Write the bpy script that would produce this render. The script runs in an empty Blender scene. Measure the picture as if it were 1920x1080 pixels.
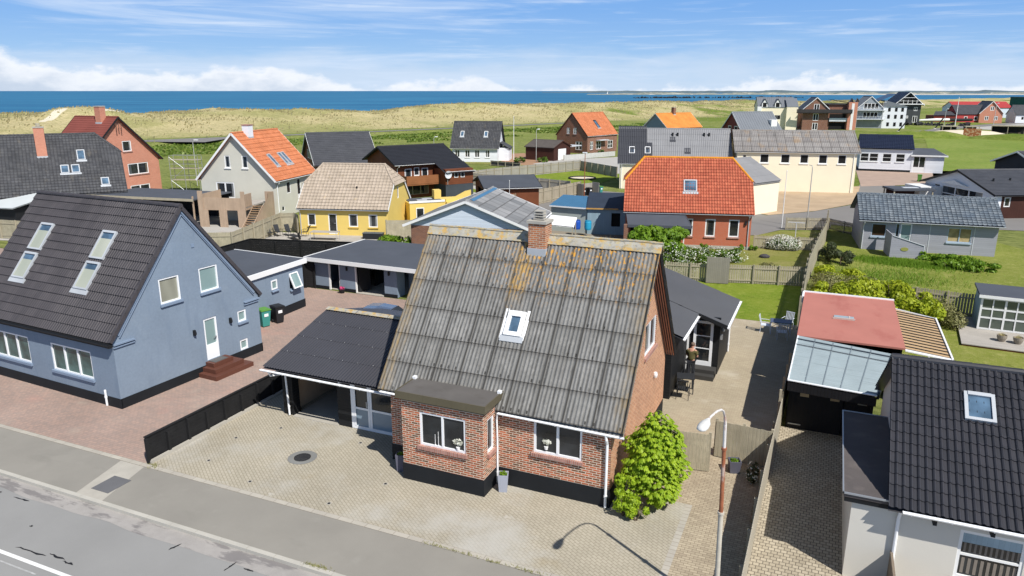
import bpy, bmesh, math, random
from math import sin, cos, pi, radians as R, sqrt, atan2, hypot
from mathutils import Vector as Vec, Matrix, noise

SC = bpy.context.scene
COL = SC.collection
random.seed(7)

# ------------------------------------------------------------------ camera, light, exposure
cam_d = bpy.data.cameras.new("camera"); cam = bpy.data.objects.new("camera", cam_d); COL.objects.link(cam)
cam.location = (5.4, -20.12, 12.8)
cam.rotation_euler = (R(90 - 15.112), 0, R(23.5))
cam_d.sensor_width = 36; cam_d.lens = 36 * 1370 / 1920
cam_d.clip_start = 0.3; cam_d.clip_end = 60000
SC.camera = cam

SUN_EL, SUN_AZ = 49.0, -33.3          # direction towards the sun (angle from +X, counter clockwise)
sd = bpy.data.lights.new("sun", 'SUN'); sd.energy = 4.9; sd.angle = R(0.53); sd.color = (1.0, 0.962, 0.90)
so = bpy.data.objects.new("sun", sd); COL.objects.link(so)
dv = Vec((cos(R(SUN_EL)) * cos(R(SUN_AZ)), cos(R(SUN_EL)) * sin(R(SUN_AZ)), sin(R(SUN_EL))))
so.rotation_euler = dv.to_track_quat('Z', 'Y').to_euler(); so.location = (20, -30, 60)
SC.view_settings.view_transform = 'Standard'; SC.view_settings.look = 'None'
SC.view_settings.exposure = 0.24; SC.view_settings.gamma = 1.0

W = bpy.data.worlds.new("World"); SC.world = W; W.use_nodes = True
wt = W.node_tree; wt.nodes.clear()

class NT:
    def __init__(s, t): s.t = t
    def n(s, typ, **k):
        nd = s.t.nodes.new(typ)
        for a, b in k.items(): setattr(nd, a, b)
        return nd
    def put(s, sock, v):
        if hasattr(v, 'is_linked') or hasattr(v, 'links'): s.t.links.new(v, sock)
        else:
            if isinstance(v, (tuple, list)) and len(v) == 3 and len(getattr(sock, 'default_value', [0] * 3)) == 4: v = (*v, 1)
            sock.default_value = v
    def m(s, op, a, b=0.0, c=None, clamp=False):
        nd = s.n('ShaderNodeMath', operation=op); nd.use_clamp = clamp
        s.put(nd.inputs[0], a); s.put(nd.inputs[1], b)
        if c is not None: s.put(nd.inputs[2], c)
        return nd.outputs[0]
    def mix(s, f, a, b, mode='MIX'):
        nd = s.n('ShaderNodeMix', data_type='RGBA', blend_type=mode); nd.clamp_factor = True
        s.put(nd.inputs[0], f); s.put(nd.inputs[6], a); s.put(nd.inputs[7], b)
        return nd.outputs[2]
    def noise(s, vec, scale, detail=4, rough=.55, dist=0, col=False):
        nd = s.n('ShaderNodeTexNoise'); s.put(nd.inputs['Vector'], vec); nd.inputs['Scale'].default_value = scale
        nd.inputs['Detail'].default_value = detail; nd.inputs['Roughness'].default_value = rough; nd.inputs['Distortion'].default_value = dist
        return nd.outputs['Color' if col else 'Fac']
    def step(s, x, a, b, lo=0.0, hi=1.0):
        nd = s.n('ShaderNodeMapRange', interpolation_type='SMOOTHSTEP'); s.put(nd.inputs[0], x)
        s.put(nd.inputs[1], a); s.put(nd.inputs[2], b); nd.inputs[3].default_value = lo; nd.inputs[4].default_value = hi
        return nd.outputs[0]
    def map(s, vec, sc=(1, 1, 1), rot=(0, 0, 0), loc=(0, 0, 0)):
        nd = s.n('ShaderNodeMapping'); s.put(nd.inputs[0], vec); nd.inputs['Scale'].default_value = sc
        nd.inputs['Rotation'].default_value = rot; nd.inputs['Location'].default_value = loc
        return nd.outputs[0]
    def xyz(s, vec):
        nd = s.n('ShaderNodeSeparateXYZ'); s.put(nd.inputs[0], vec); return nd.outputs
    def vec(s, x, y, z):
        nd = s.n('ShaderNodeCombineXYZ'); s.put(nd.inputs[0], x); s.put(nd.inputs[1], y); s.put(nd.inputs[2], z); return nd.outputs[0]
    def ramp(s, f, pts, interp='LINEAR'):
        nd = s.n('ShaderNodeValToRGB'); s.put(nd.inputs[0], f); cr = nd.color_ramp; cr.interpolation = interp
        while len(cr.elements) < len(pts): cr.elements.new(1)
        for e, (p, c) in zip(cr.elements, pts): e.position = p; e.color = (*c, 1) if isinstance(c, tuple) else (c, c, c, 1)
        return nd.outputs[0]

# sky: Nishita plus real cloud cover, laid out by compass bearing and elevation
t = NT(wt)
sky = t.n('ShaderNodeTexSky', sky_type='NISHITA'); sky.sun_disc = False
sky.sun_elevation = R(SUN_EL); sky.sun_rotation = R(90 - SUN_AZ); sky.altitude = 0; sky.air_density = 1.0; sky.dust_density = 0.3; sky.ozone_density = 3.0
tc = t.n('ShaderNodeTexCoord')
dirv = t.map(tc.outputs['Generated'], rot=(0, 0, R(-23.5)))
dx, dy, dz = t.xyz(dirv)
az = t.m('ARCTAN2', dx, dy)
el = t.m('DIVIDE', dz, t.m('SQRT', t.m('ADD', t.m('MULTIPLY', dx, dx), t.m('MULTIPLY', dy, dy))))
el = t.m('MAXIMUM', el, 0.0)
azn = t.m('MULTIPLY_ADD', az, 0.7, 0.5)
top = t.ramp(azn, [(0.0, .032), (.045, .042), (.085, .042), (.125, .022), (.20, .020), (.285, .028), (.33, .014), (.37, .0), (.46, .012), (.52, .002), (.60, .0), (.70, .004), (.755, .018), (.80, .012), (.87, .0), (1.0, .016)])
nv = t.vec(t.m('MULTIPLY', az, 1.0), t.m('MULTIPLY', el, 1.9), 0.0)
n1 = t.noise(nv, 17, 7, .55); n2 = t.noise(nv, 60, 5, .6)
edge = t.m('ADD', t.m('MULTIPLY', t.m('SUBTRACT', n1, .46), .05), t.m('MULTIPLY', t.m('SUBTRACT', n2, .5), .014))
hh = t.m('SUBTRACT', t.m('ADD', t.m('MULTIPLY', top, 1.0), edge), el)
cum = t.step(hh, -.003, .008, 0, .93)
shade = t.step(t.m('ADD', hh, t.m('MULTIPLY', t.m('SUBTRACT', t.noise(nv, 24, 6, .6), .5), .06)), .0, .045)
ccol = t.mix(shade, (.80, .83, .88), (.50, .58, .70))
cv = t.vec(t.m('MULTIPLY', t.m('ADD', az, t.m('MULTIPLY', el, 2.2)), 1.6), t.m('MULTIPLY', el, 22.0), 3.3)
ci = t.noise(cv, 1.7, 8, .6, .6)
ci2 = t.noise(t.vec(t.m('MULTIPLY', az, 3.0), t.m('MULTIPLY', el, 60.0), 8.0), 2.2, 7, .62, .4)
cir = t.m('ADD', t.step(ci, .49, .74, 0, .65), t.step(ci2, .52, .75, 0, .38), clamp=True)
veil = t.step(t.m('ADD', el, t.m('MULTIPLY', t.m('SUBTRACT', t.noise(t.vec(t.m('MULTIPLY', az, 2.0), t.m('MULTIPLY', el, 9.0), 1.0), 2.5, 6, .6), .5), .09)), .015, .055, 1, 0)
base = t.mix(t.step(el, -.01, .12), (.38, .59, .84), (.175, .385, .78))
up = t.step(el, .14, .6)
skyv = t.mix(1.0, sky.outputs[0], (.055, .057, .062), 'MULTIPLY')
# nishita keeps the upper dome; the low band is graded to the clear sea air of the coast
skyc = t.mix(t.m('MULTIPLY', t.m('SUBTRACT', 1.0, up), .85), skyv, base)
skyc = t.mix(t.m('MULTIPLY', veil, .7), skyc, (.56, .655, .79))
skyc = t.mix(cir, skyc, (.60, .70, .85))
skyc = t.mix(cum, skyc, ccol)
bg = t.n('ShaderNodeBackground'); t.put(bg.inputs[0], skyc); bg.inputs[1].default_value = 1.0
wo = t.n('ShaderNodeOutputWorld'); wt.links.new(bg.outputs[0], wo.inputs[0])

# ------------------------------------------------------------------ materials
MATS = {}
def mk(name):
    m = bpy.data.materials.new(name); m.use_nodes = True; m.node_tree.nodes.clear()
    t = NT(m.node_tree); b = t.n('ShaderNodeBsdfPrincipled'); o = t.n('ShaderNodeOutputMaterial')
    m.node_tree.links.new(b.outputs[0], o.inputs[0]); MATS[name] = m
    return m, t, b
def lin(c):
    if isinstance(c, str):
        c = tuple(int(c[i:i + 2], 16) / 255 for i in (0, 2, 4)); return tuple(x / 12.92 if x < .04045 else ((x + .055) / 1.055) ** 2.4 for x in c)
    return c
def sc_(c, k): return tuple(min(1, x * k) for x in c)
def mat(name, base, var=.18, scale=.8, rough=.8, spec=.25, metal=0, bump=0, bscale=30, brick=None, boards=None, spots=(), fine=.5, rot=0, coat=0):
    """brick=(c2, mortar, bw, bh, msize, offset) ; boards=(pitch, axis, painted gap shade) ; spots=[(col, scale, thr, soft, (sx,sy), amount)]"""
    base = lin(base); m, t, b = mk(name)
    tc = t.n('ShaderNodeTexCoord'); uv = tc.outputs['UV']
    if rot: uv = t.map(uv, rot=(0, 0, R(rot)))
    oi = t.n('ShaderNodeObjectInfo')
    big = t.noise(uv, scale, 5, .6); sm = t.noise(uv, bscale, 3, .6)
    c = base; hgt = None
    if brick:
        c2, mo, bw, bh, ms, off = brick
        bt = t.n('ShaderNodeTexBrick'); t.put(bt.inputs['Vector'], uv); bt.offset = off; bt.squash = 1
        t.put(bt.inputs['Color1'], base); t.put(bt.inputs['Color2'], lin(c2)); t.put(bt.inputs['Mortar'], lin(mo))
        bt.inputs['Scale'].default_value = 1; bt.inputs['Mortar Size'].default_value = ms; bt.inputs['Mortar Smooth'].default_value = .2
        bt.inputs['Brick Width'].default_value = bw; bt.inputs['Row Height'].default_value = bh
        c = bt.outputs['Color']; hgt = t.m('SUBTRACT', 1, bt.outputs['Fac'])
    if boards:
        p, ax, dep = boards
        x = t.xyz(uv)[0 if ax == 'u' else 1]
        fr = t.m('FRACT', t.m('DIVIDE', x, p))
        g = t.step(fr, 0, .12); idn = t.n('ShaderNodeTexWhiteNoise', noise_dimensions='1D'); t.put(idn.inputs['W'], t.m('FLOOR', t.m('DIVIDE', x, p)))
        c = t.mix(t.m('MULTIPLY', t.m('SUBTRACT', 1, g), dep), t.mix(t.m('MULTIPLY', idn.outputs[0], .22), c, sc_(base, .62)), sc_(base, .3))  # shadow lines between boards are darkened into the colour
        hgt = g if hgt is None else t.m('ADD', hgt, g)
    fac = t.m('ADD', t.m('MULTIPLY', t.m('SUBTRACT', big, .5), 2 * var * 2), t.m('MULTIPLY', t.m('SUBTRACT', sm, .5), 2 * var * fine * 2))
    k = t.m('ADD', 1, fac)
    kk = t.vec(k, k, k)
    c = t.mix(1.0, c, kk, 'MULTIPLY')
    for col, s_, thr, soft, st, am in spots:
        f = t.step(t.noise(t.map(uv, sc=(st[0], st[1], 1), loc=(s_ * 3.1, 2.7, 0)), s_, 5, .6), thr, thr + soft, 0, am)
        c = t.mix(f, c, lin(col))
    t.put(b.inputs['Base Color'], c); b.inputs['Roughness'].default_value = rough
    b.inputs['Specular IOR Level'].default_value = spec; b.inputs['Metallic'].default_value = metal
    if coat: b.inputs['Coat Weight'].default_value = coat
    if bump:
        h = t.m('MULTIPLY', sm, .5)
        if hgt is not None: h = t.m('ADD', h, hgt)
        bp = t.n('ShaderNodeBump'); bp.inputs['Strength'].default_value = min(1, bump); bp.inputs['Distance'].default_value = .015
        t.put(bp.inputs['Height'], h); t.put(b.inputs['Normal'], bp.outputs[0])
    return m

WHITE = mat('white_paint', (.78, .78, .77), var=.04, rough=.5, bump=0)
PVC = mat('white_plastic', (.82, .83, .84), var=.03, rough=.35, spec=.4)
PVC2 = mat('grey_white_trim', (.55, .57, .60), var=.05, rough=.5)
BLACKW = mat('black_painted_boards', (.012, .013, .015), var=.2, rough=.55, boards=(.12, 'v', .8), bump=.6)
BLACKV = mat('black_upright_boards', (.013, .013, .015), var=.2, rough=.6, boards=(.12, 'u', .8), bump=.6)
BLACKP = mat('black_paint', (.015, .016, .018), var=.15, rough=.6)
PLINTH = mat('black_plinth_paint', (.012, .014, .017), var=.25, rough=.7, bump=.2)
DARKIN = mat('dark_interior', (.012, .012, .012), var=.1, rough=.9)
STEEL = mat('galvanised_steel', (.42, .44, .46), var=.08, rough=.45, metal=.6)
LEAD = mat('lead_flashing', (.42, .44, .46), var=.15, rough=.55, spec=.4)
def glassm(name, base, rough=.06, spec=.6):
    m, t, b = mk(name); tc = t.n('ShaderNodeTexCoord')
    n = t.noise(tc.outputs['UV'], 1.3, 3, .5)
    t.put(b.inputs['Base Color'], t.mix(t.step(n, .35, .7), base, sc_(base, 2.2)))
    b.inputs['Roughness'].default_value = rough; b.inputs['Specular IOR Level'].default_value = spec
    return m
def paleglass(name, a, b_, rough=.15):
    m, t, b = mk(name); u, v, _ = t.xyz(t.n('ShaderNodeTexCoord').outputs['UV'])
    n = t.noise(t.vec(t.m('MULTIPLY', u, .6), t.m('MULTIPLY', v, .25), 0.0), 1.0, 2, .5)
    t.put(b.inputs['Base Color'], t.mix(t.step(n, .3, .7), a, b_)); b.inputs['Roughness'].default_value = rough; b.inputs['Specular IOR Level'].default_value = .5
    return m
GLASS = glassm('window_glass', (.014, .016, .018)); GLASSG = glassm('green_tinted_glass', (.035, .07, .065)); GLASSB = glassm('skylight_glass', (.05, .085, .125), .06, .7)
FROST = paleglass('frosted_glass', (.17, .26, .26), (.26, .35, .34), .35); BLIND = paleglass('glass_with_pale_blind', (.34, .36, .29), (.44, .45, .37)); SHADED = paleglass('glass_with_shaded_room', (.16, .155, .12), (.42, .42, .34), .1)

BRICK = mat('red_brown_brick', (.52, .14, .06), var=.18, scale=1.3, rough=.85, brick=((.13, .065, .035), (.62, .54, .43), .24, .078, .0125, .5), bump=.5)
BRICKG = mat('orange_brick', (.54, .25, .13), var=.12, scale=.8, rough=.85, brick=((.38, .15, .075), (.62, .48, .34), .235, .074, .010, .5), bump=.5)
BRICKSILL = mat('brick_sill', (.42, .21, .17), var=.12, brick=((.30, .13, .10), (.42, .36, .30), .07, .5, .008, 0), bump=.4)
BRICKRED = mat('bright_red_brick', (.47, .14, .075), var=.08, brick=((.48, .12, .055), (.40, .2, .14), .235, .074, .009, .5), bump=.3)
BRICKOR = mat('salmon_brick', (.56, .215, .135), var=.08, brick=((.50, .18, .11), (.5, .33, .25), .235, .074, .009, .5), bump=.3)
BRICKBR = mat('brown_brick', (.24, .095, .05), var=.15, brick=((.16, .06, .035), (.30, .24, .2), .235, .074, .009, .5), bump=.3)
BLUER = mat('blue_grey_render', (.20, .252, .318), var=.10, scale=.5, rough=.85, bump=.25, bscale=9, fine=.7, spots=[((.155, .205, .275), 1.2, .52, .2, (2.2, .35), .5), ((.28, .33, .39), .9, .6, .15, (.6, .8), .35), ((.25, .30, .36), .5, .55, .2, (1, 1), .4)])
BLUER2 = mat('blue_sill_paint', (.20, .26, .35), var=.05, rough=.6)
YELLOW = mat('yellow_render', (.70, .52, .15), var=.05, rough=.85)
CREAM = mat('cream_render', (.82, .74, .56), var=.05, scale=.4, rough=.85, spots=[((.6, .5, .33), .6, .62, .2, (1, .3), .3)])
WARMW = mat('warm_white_render', (.56, .545, .47), var=.05, rough=.85)
GREYR = mat('light_grey_render', (.60, .575, .515), var=.04, scale=.6, rough=.85, spots=[((.36, .35, .32), .7, .62, .2, (1, 1), .25)])
WHITER = mat('white_render', (.74, .76, .80), var=.04, rough=.85)
WHITEBR = mat('white_painted_brick', (.76, .78, .82), var=.04, rough=.8, boards=(.3, 'v', .25), bump=.2)
PALEB = mat('pale_blue_siding', (.62, .69, .78), var=.03, rough=.6, boards=(.16, 'v', .45), bump=.5)
GREYSID = mat('grey_lilac_siding', (.34, .345, .385), var=.05, rough=.7, boards=(.15, 'v', .4), bump=.4)
BLUESHED = mat('blue_grey_shed_boards', (.26, .36, .42), var=.08, rough=.7, boards=(.2, 'u', .25), bump=.3)
BROWNW = mat('brown_stained_boards', (.16, .052, .022), var=.2, rough=.65, boards=(.14, 'v', .6), bump=.4)
BROWNL = mat('oiled_balcony_boards', (.27, .11, .045), var=.2, rough=.6, boards=(.12, 'v', .5), bump=.4)
DKBROWN = mat('dark_red_brown_boards', (.055, .020, .014), var=.2, rough=.7, boards=(.14, 'u', .5), bump=.4)
WOODG = mat('weathered_fence_boards', (.40, .36, .26), var=.22, scale=1.5, rough=.9, boards=(.12, 'u', .75), bump=.7, spots=[((.16, .15, .10), 1.2, .55, .2, (1, .4), .5)])
WOODP = mat('weathered_post', (.36, .32, .235), var=.2, rough=.9)
WOODL = mat('light_larch_boards', (.42, .31, .22), var=.15, rough=.85, boards=(.14, 'u', .5), bump=.5)
DECK = mat('grey_decking', (.40, .37, .33), var=.15, rough=.85, boards=(.13, 'v', .5), bump=.4)
DARKRED = mat('dark_red_paint', (.16, .025, .018), var=.12, rough=.6)
SCARLET = mat('scarlet_paint', (.40, .055, .055), var=.08, rough=.7)
TANW = mat('tan_plywood', (.46, .33, .22), var=.15, rough=.85, spots=[((.3, .2, .12), 2, .5, .2, (1, .3), .4)])

# roofs
def lichen_roof():
    m, t, b = mk('old_fibre_cement_sheets'); tc = t.n('ShaderNodeTexCoord'); uv = tc.outputs['UV']
    u, v, _ = t.xyz(uv)
    bt = t.n('ShaderNodeTexBrick'); t.put(bt.inputs['Vector'], t.map(uv, loc=(.0, -.02, 0))); bt.offset = 0
    t.put(bt.inputs['Color1'], (.185, .182, .172)); t.put(bt.inputs['Color2'], (.235, .231, .22)); t.put(bt.inputs['Mortar'], (.085, .078, .07))
    bt.inputs['Scale'].default_value = 1; bt.inputs['Mortar Size'].default_value = .022; bt.inputs['Mortar Smooth'].default_value = .6
    bt.inputs['Brick Width'].default_value = .98; bt.inputs['Row Height'].default_value = 1.065
    c = bt.outputs['Color']
    st = t.noise(t.map(uv, sc=(7, .8, 1)), 1.0, 6, .65); c = t.mix(t.step(st, .42, .66, 0, .45), c, (.105, .10, .092))
    # pale worn patch in the middle of each sheet
    fu = t.m('FRACT', t.m('DIVIDE', u, .98)); fv = t.m('FRACT', t.m('DIVIDE', v, 1.065))
    ctr = t.m('MULTIPLY', t.step(t.m('ABSOLUTE', t.m('SUBTRACT', fu, .5)), .2, .46, 1, 0), t.step(t.m('ABSOLUTE', t.m('SUBTRACT', fv, .48)), .15, .45, 1, 0))
    c = t.mix(t.m('MULTIPLY', ctr, t.step(t.noise(uv, 2.2, 5, .65), .40, .70, 0, .55)), c, (.33, .32, .30))
    c = t.mix(t.step(fv, .86, 1.0, 0, .5), c, (.07, .065, .06)); c = t.mix(t.step(t.noise(uv, .55, 4, .6), .45, .7, 0, .35), c, (.13, .125, .11))
    c = t.mix(t.step(t.noise(t.map(uv, sc=(3, 1, 1)), 9, 4, .7), .5, .75, 0, .7), c, (.10, .092, .08))
    c = t.mix(t.step(t.noise(t.map(uv, sc=(1.6, 1, 1)), 26, 3, .7), .58, .72, 0, .5), c, (.40, .39, .36))
    gi = t.m('FLOOR', t.m('DIVIDE', u, .14)); wn = t.n('ShaderNodeTexWhiteNoise', noise_dimensions='2D'); t.put(wn.inputs['Vector'], t.vec(gi, t.m('FLOOR', t.m('DIVIDE', v, 1.065)), 0.0))
    gm = t.step(t.m('ABSOLUTE', t.m('SUBTRACT', t.m('FRACT', t.m('DIVIDE', u, .14)), .5)), .10, .26, 1, 0)
    groove_var = t.step(t.noise(t.map(uv, sc=(3, 1.2, 1)), 1.6, 4, .7), .35, .65, .35, 1)
    c = t.mix(t.m('MULTIPLY', t.m('MULTIPLY', gm, groove_var), t.step(wn.outputs[0], .25, .9, .25, .95)), c, (.055, .052, .048))  # corrugation valleys coloured darker, unevenly from sheet to sheet
    jt = t.step(t.m('ABSOLUTE', t.m('SUBTRACT', fu, .5)), .455, .485); c = t.mix(t.m('MULTIPLY', jt, .75), c, (.05, .047, .042))
    fb_ = t.m('FRACT', t.m('DIVIDE', t.m('ADD', u, t.m('MULTIPLY', t.m('FLOOR', t.m('DIVIDE', v, 1.065)), .11)), .28))
    c = t.mix(t.m('MULTIPLY', t.m('MULTIPLY', t.m('LESS_THAN', fb_, .18), t.step(wn.outputs[0], .2, .7, 0, .9)), t.m('MULTIPLY', t.m('LESS_THAN', fv, .16), t.m('GREATER_THAN', fv, .06))), c, (.035, .033, .03))
    ol = t.m('MULTIPLY', t.step(t.noise(t.map(uv, sc=(2.2, 1, 1)), 4.5, 5, .7), .53, .60), t.step(t.m('ADD', v, t.m('MULTIPLY', t.noise(uv, .9, 3, .5), 3)), 5.0, 7.4))
    ol = t.m('MULTIPLY', ol, t.step(u, 2.2, 4.6, .15, 1))
    c = t.mix(t.m('MULTIPLY', ol, .85), c, (.52, .26, .03))
    e1 = t.m('MAXIMUM', t.step(t.m('ADD', u, t.m('MULTIPLY', t.noise(t.map(uv, sc=(1, .4, 1)), 2, 4, .6), .8)), .55, 1.0, 1, 0), t.step(t.m('SUBTRACT', u, t.m('MULTIPLY', t.noise(uv, 3, 4, .6), .5)), 7.9, 8.6, 0, .8))
    c = t.mix(t.m('MULTIPLY', e1, t.step(t.noise(t.map(uv, sc=(3, .7, 1)), 2.5, 5, .7), .42, .66, .1, .65)), c, (.30, .20, .075))
    sk = t.m('MULTIPLY', t.step(t.m('ABSOLUTE', t.m('SUBTRACT', u, 4.15)), .15, .45, 1, 0), t.step(v, 3.6, 4.6))
    c = t.mix(t.m('MULTIPLY', sk, t.step(t.noise(t.map(uv, sc=(4, 1, 1)), 3, 4, .7), .42, .6, 0, .8)), c, (.40, .24, .06))
    t.put(b.inputs['Base Color'], c); b.inputs['Roughness'].default_value = .92; b.inputs['Specular IOR Level'].default_value = .15
    bp = t.n('ShaderNodeBump'); bp.inputs['Strength'].default_value = .4; bp.inputs['Distance'].default_value = .01
    t.put(bp.inputs['Height'], t.noise(uv, 35, 4, .7)); t.put(b.inputs['Normal'], bp.outputs[0])
    return m
R_OLD = lichen_roof()
R_RIDGE = mat('lichen_covered_ridge', (.36, .34, .29), var=.2, scale=3, rough=.95, bump=.5, spots=[((.50, .29, .05), 2.6, .51, .10, (1, 1), .8), ((.46, .36, .16), 5, .48, .15, (1, 1), .7), ((.20, .19, .15), 3.5, .55, .1, (1, 1), .6), ((.14, .13, .11), 6, .56, .1, (1, 1), .6)])
R_BLK = mat('black_corrugated_sheets', (.048, .048, .056), var=.12, scale=.5, rough=.42, spec=.5)
R_DARK = mat('dark_concrete_tiles', (.050, .045, .049), var=.18, scale=.6, rough=.6, spec=.4, brick=((.066, .059, .062), (.03, .028, .03), .33, .40, .006, 0))
R_GLZ = mat('black_double_roman_tiles', (.030, .030, .035), var=.12, rough=.38, spec=.55, brick=((.038, .037, .043), (.02, .02, .022), .175, .345, .003, 0), spots=[((.18, .18, .18), 5, .74, .05, (1, 1), .7)])
R_OLDT = mat('weathered_dark_tiles', (.058, .060, .066), var=.25, scale=.7, rough=.8, brick=((.085, .086, .09), (.028, .028, .03), .30, .34, .02, 0), spots=[((.16, .14, .11), 1.2, .58, .2, (1, .5), .5)])
R_REDT = mat('red_clay_pantiles', (.36, .088, .048), var=.16, scale=.8, rough=.75, brick=((.47, .135, .072), (.17, .035, .02), .22, .33, .012, 0))
R_LICH = mat('orange_lichen_edge_tiles', (.60, .24, .025), var=.3, scale=3, rough=.9)
R_ORG = mat('orange_clay_tiles', (.46, .155, .065), var=.16, scale=.8, rough=.8, brick=((.52, .19, .09), (.24, .075, .035), .30, .35, .010, 0))
R_BEI = mat('beige_concrete_tiles', (.37, .305, .235), var=.14, scale=.9, rough=.9, brick=((.43, .355, .28), (.20, .165, .13), .33, .37, .010, 0), spots=[((.5, .38, .2), 1.6, .63, .1, (1, 1), .4)])
R_FELT = mat('grey_roofing_felt', (.075, .083, .100), var=.12, scale=.5, rough=.85)
R_FELTR = mat('red_roofing_felt', (.42, .165, .13), var=.08, scale=.5, rough=.9, bump=.3, spots=[((.33, .10, .08), .8, .5, .2, (1, .4), .6), ((.6, .28, .2), 9, .72, .05, (1, 1), .5)])
R_SLATE = mat('dark_slate_tiles', (.050, .052, .060), var=.16, scale=.5, rough=.55, spec=.45, brick=((.062, .064, .072), (.03, .03, .034), .6, .35, .01, .5))
R_NAVY = mat('glossy_navy_tiles', (.013, .017, .035), var=.12, rough=.3, spec=.6, brick=((.017, .022, .045), (.008, .01, .02), .33, .37, .01, 0))
R_GREYT = mat('grey_blue_patched_tiles', (.10, .125, .15), var=.2, scale=1, rough=.7, brick=((.19, .215, .235), (.045, .055, .07), .33, .34, .03, 0), spots=[((.10, .13, .17), .8, .5, .2, (1, 1), .5)])
R_CORG = mat('grey_corrugated_roof', (.23, .23, .235), var=.12, scale=.4, rough=.75)
R_CORD = mat('charcoal_corrugated_roof', (.048, .050, .058), var=.12, scale=.4, rough=.6)
R_CEM = mat('streaked_cement_sheets', (.215, .20, .19), var=.16, scale=.5, rough=.9, brick=((.27, .255, .24), (.07, .065, .06), 1.1, 1.15, .03, 0), spots=[((.36, .22, .09), .8, .52, .2, (1, .5), .45), ((.09, .09, .09), 1.6, .6, .1, (1, .3), .5)])
R_CEM2 = mat('patchy_grey_cement_sheets', (.16, .165, .17), var=.2, scale=.4, rough=.9, brick=((.30, .30, .30), (.12, .12, .12), 1.2, 1.15, .05, .5))
R_RED = mat('faded_red_sheets', (.20, .058, .045), var=.14, scale=.6, rough=.8)
R_ZINC = mat('zinc_standing_seam', (.20, .215, .235), var=.07, scale=.3, rough=.5, metal=.3)
R_BLUEM = mat('blue_metal_roof', (.055, .155, .27), var=.08, rough=.4, spec=.5)
R_COP = mat('dark_lead_flat_roof', (.115, .107, .10), var=.15, scale=1, rough=.6, spots=[((.09, .08, .07), 2, .55, .15, (1, 1), .5)])
COPTRIM = mat('bronze_fascia', (.15, .13, .085), var=.1, rough=.45, metal=.4)
POLY = mat('clouded_polycarbonate', (.30, .36, .38), var=.12, scale=1.2, rough=.35, spec=.4, spots=[((.17, .20, .21), 2, .5, .2, (.15, 3), .6), ((.36, .40, .41), 1.3, .55, .2, (1, 1), .5)])
POLYB = mat('bronze_polycarbonate', (.50, .34, .18), var=.15, scale=.7, rough=.4, spec=.5)

# ground
ASPH = mat('pale_asphalt_road', (.26, .257, .248), var=.08, scale=.35, rough=.9, bump=.25, bscale=60, fine=1.2, spots=[((.36, .355, .34), .25, .5, .2, (.2, 1.5), .6), ((.22, .215, .205), .5, .62, .1, (.3, 1.5), .4)])
WALK = mat('pavement_asphalt', (.255, .24, .21), var=.1, scale=.4, rough=.92, bump=.25, bscale=60, fine=1.2, spots=[((.20, .19, .165), .6, .56, .12, (.5, 1), .5), ((.31, .295, .26), .9, .58, .15, (1, 1), .4)])
GUT = mat('worn_gutter_asphalt', (.33, .31, .29), var=.14, scale=1.6, rough=.95, spots=[((.15, .14, .14), 1.1, .52, .08, (.5, 1.6), .7)])
CONC = mat('concrete', (.40, .375, .325), var=.12, scale=2, rough=.95, bump=.3)
PAVR = mat('reddish_block_paving', (.385, .27, .22), var=.14, scale=.35, rough=.9, brick=((.31, .235, .20), (.23, .18, .15), .21, .105, .007, .5), bump=.4, spots=[((.47, .23, .18), .28, .56, .18, (.7, 1), .55), ((.38, .33, .27), .5, .56, .2, (1, 1), .5)])
PAVT = mat('tan_block_paving', (.40, .36, .28), var=.14, scale=.3, rough=.9, rot=35, brick=((.36, .325, .25), (.22, .19, .14), .21, .105, .008, .5), bump=.4, spots=[((.44, .425, .385), .22, .46, .2, (1, 1), .8), ((.50, .48, .43), .9, .66, .08, (1, 1), .6), ((.30, .24, .14), .5, .60, .2, (1, 1), .5)])
PAVT2 = mat('tan_path_paving', (.42, .355, .255), var=.12, scale=.5, rough=.9, brick=((.32, .265, .19), (.20, .16, .11), .21, .105, .009, .5), bump=.4)
PAVP = mat('patio_brick_paving', (.42, .36, .255), var=.12, scale=.35, rough=.9, brick=((.36, .30, .215), (.27, .225, .155), .21, .07, .006, .5), bump=.3, spots=[((.50, .45, .36), .35, .52, .15, (1, 1), .6), ((.30, .26, .15), .8, .6, .1, (1, 1), .4)])
PAVD = mat('driveway_cobbles', (.46, .40, .30), var=.1, scale=.4, rough=.9, brick=((.35, .30, .22), (.14, .12, .09), .17, .15, .012, .5), bump=.5)
EDGE = mat('pale_edging_blocks', (.43, .40, .34), var=.12, scale=1, rough=.95, brick=((.38, .35, .3), (.25, .22, .18), .5, .2, .01, 0))
TERR = mat('grey_terrace_boards', (.42, .39, .35), var=.1, rough=.9, boards=(.14, 'u', .3))
GRAV = mat('tan_gravel', (.43, .32, .21), var=.16, scale=.35, rough=.95, bump=.4, bscale=14, spots=[((.35, .25, .15), .3, .5, .2, (1, 1), .5)])
SAND = mat('pale_sand', (.62, .55, .42), var=.06, scale=.5, rough=.95)
LANE = mat('back_lane_asphalt', (.20, .19, .18), var=.08, scale=.2, rough=.95)
CONCY = mat('light_yard_concrete', (.40, .385, .355), var=.08, scale=.4, rough=.95)
SEAM = mk('sea_water')
GREY_LEAF = None
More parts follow.
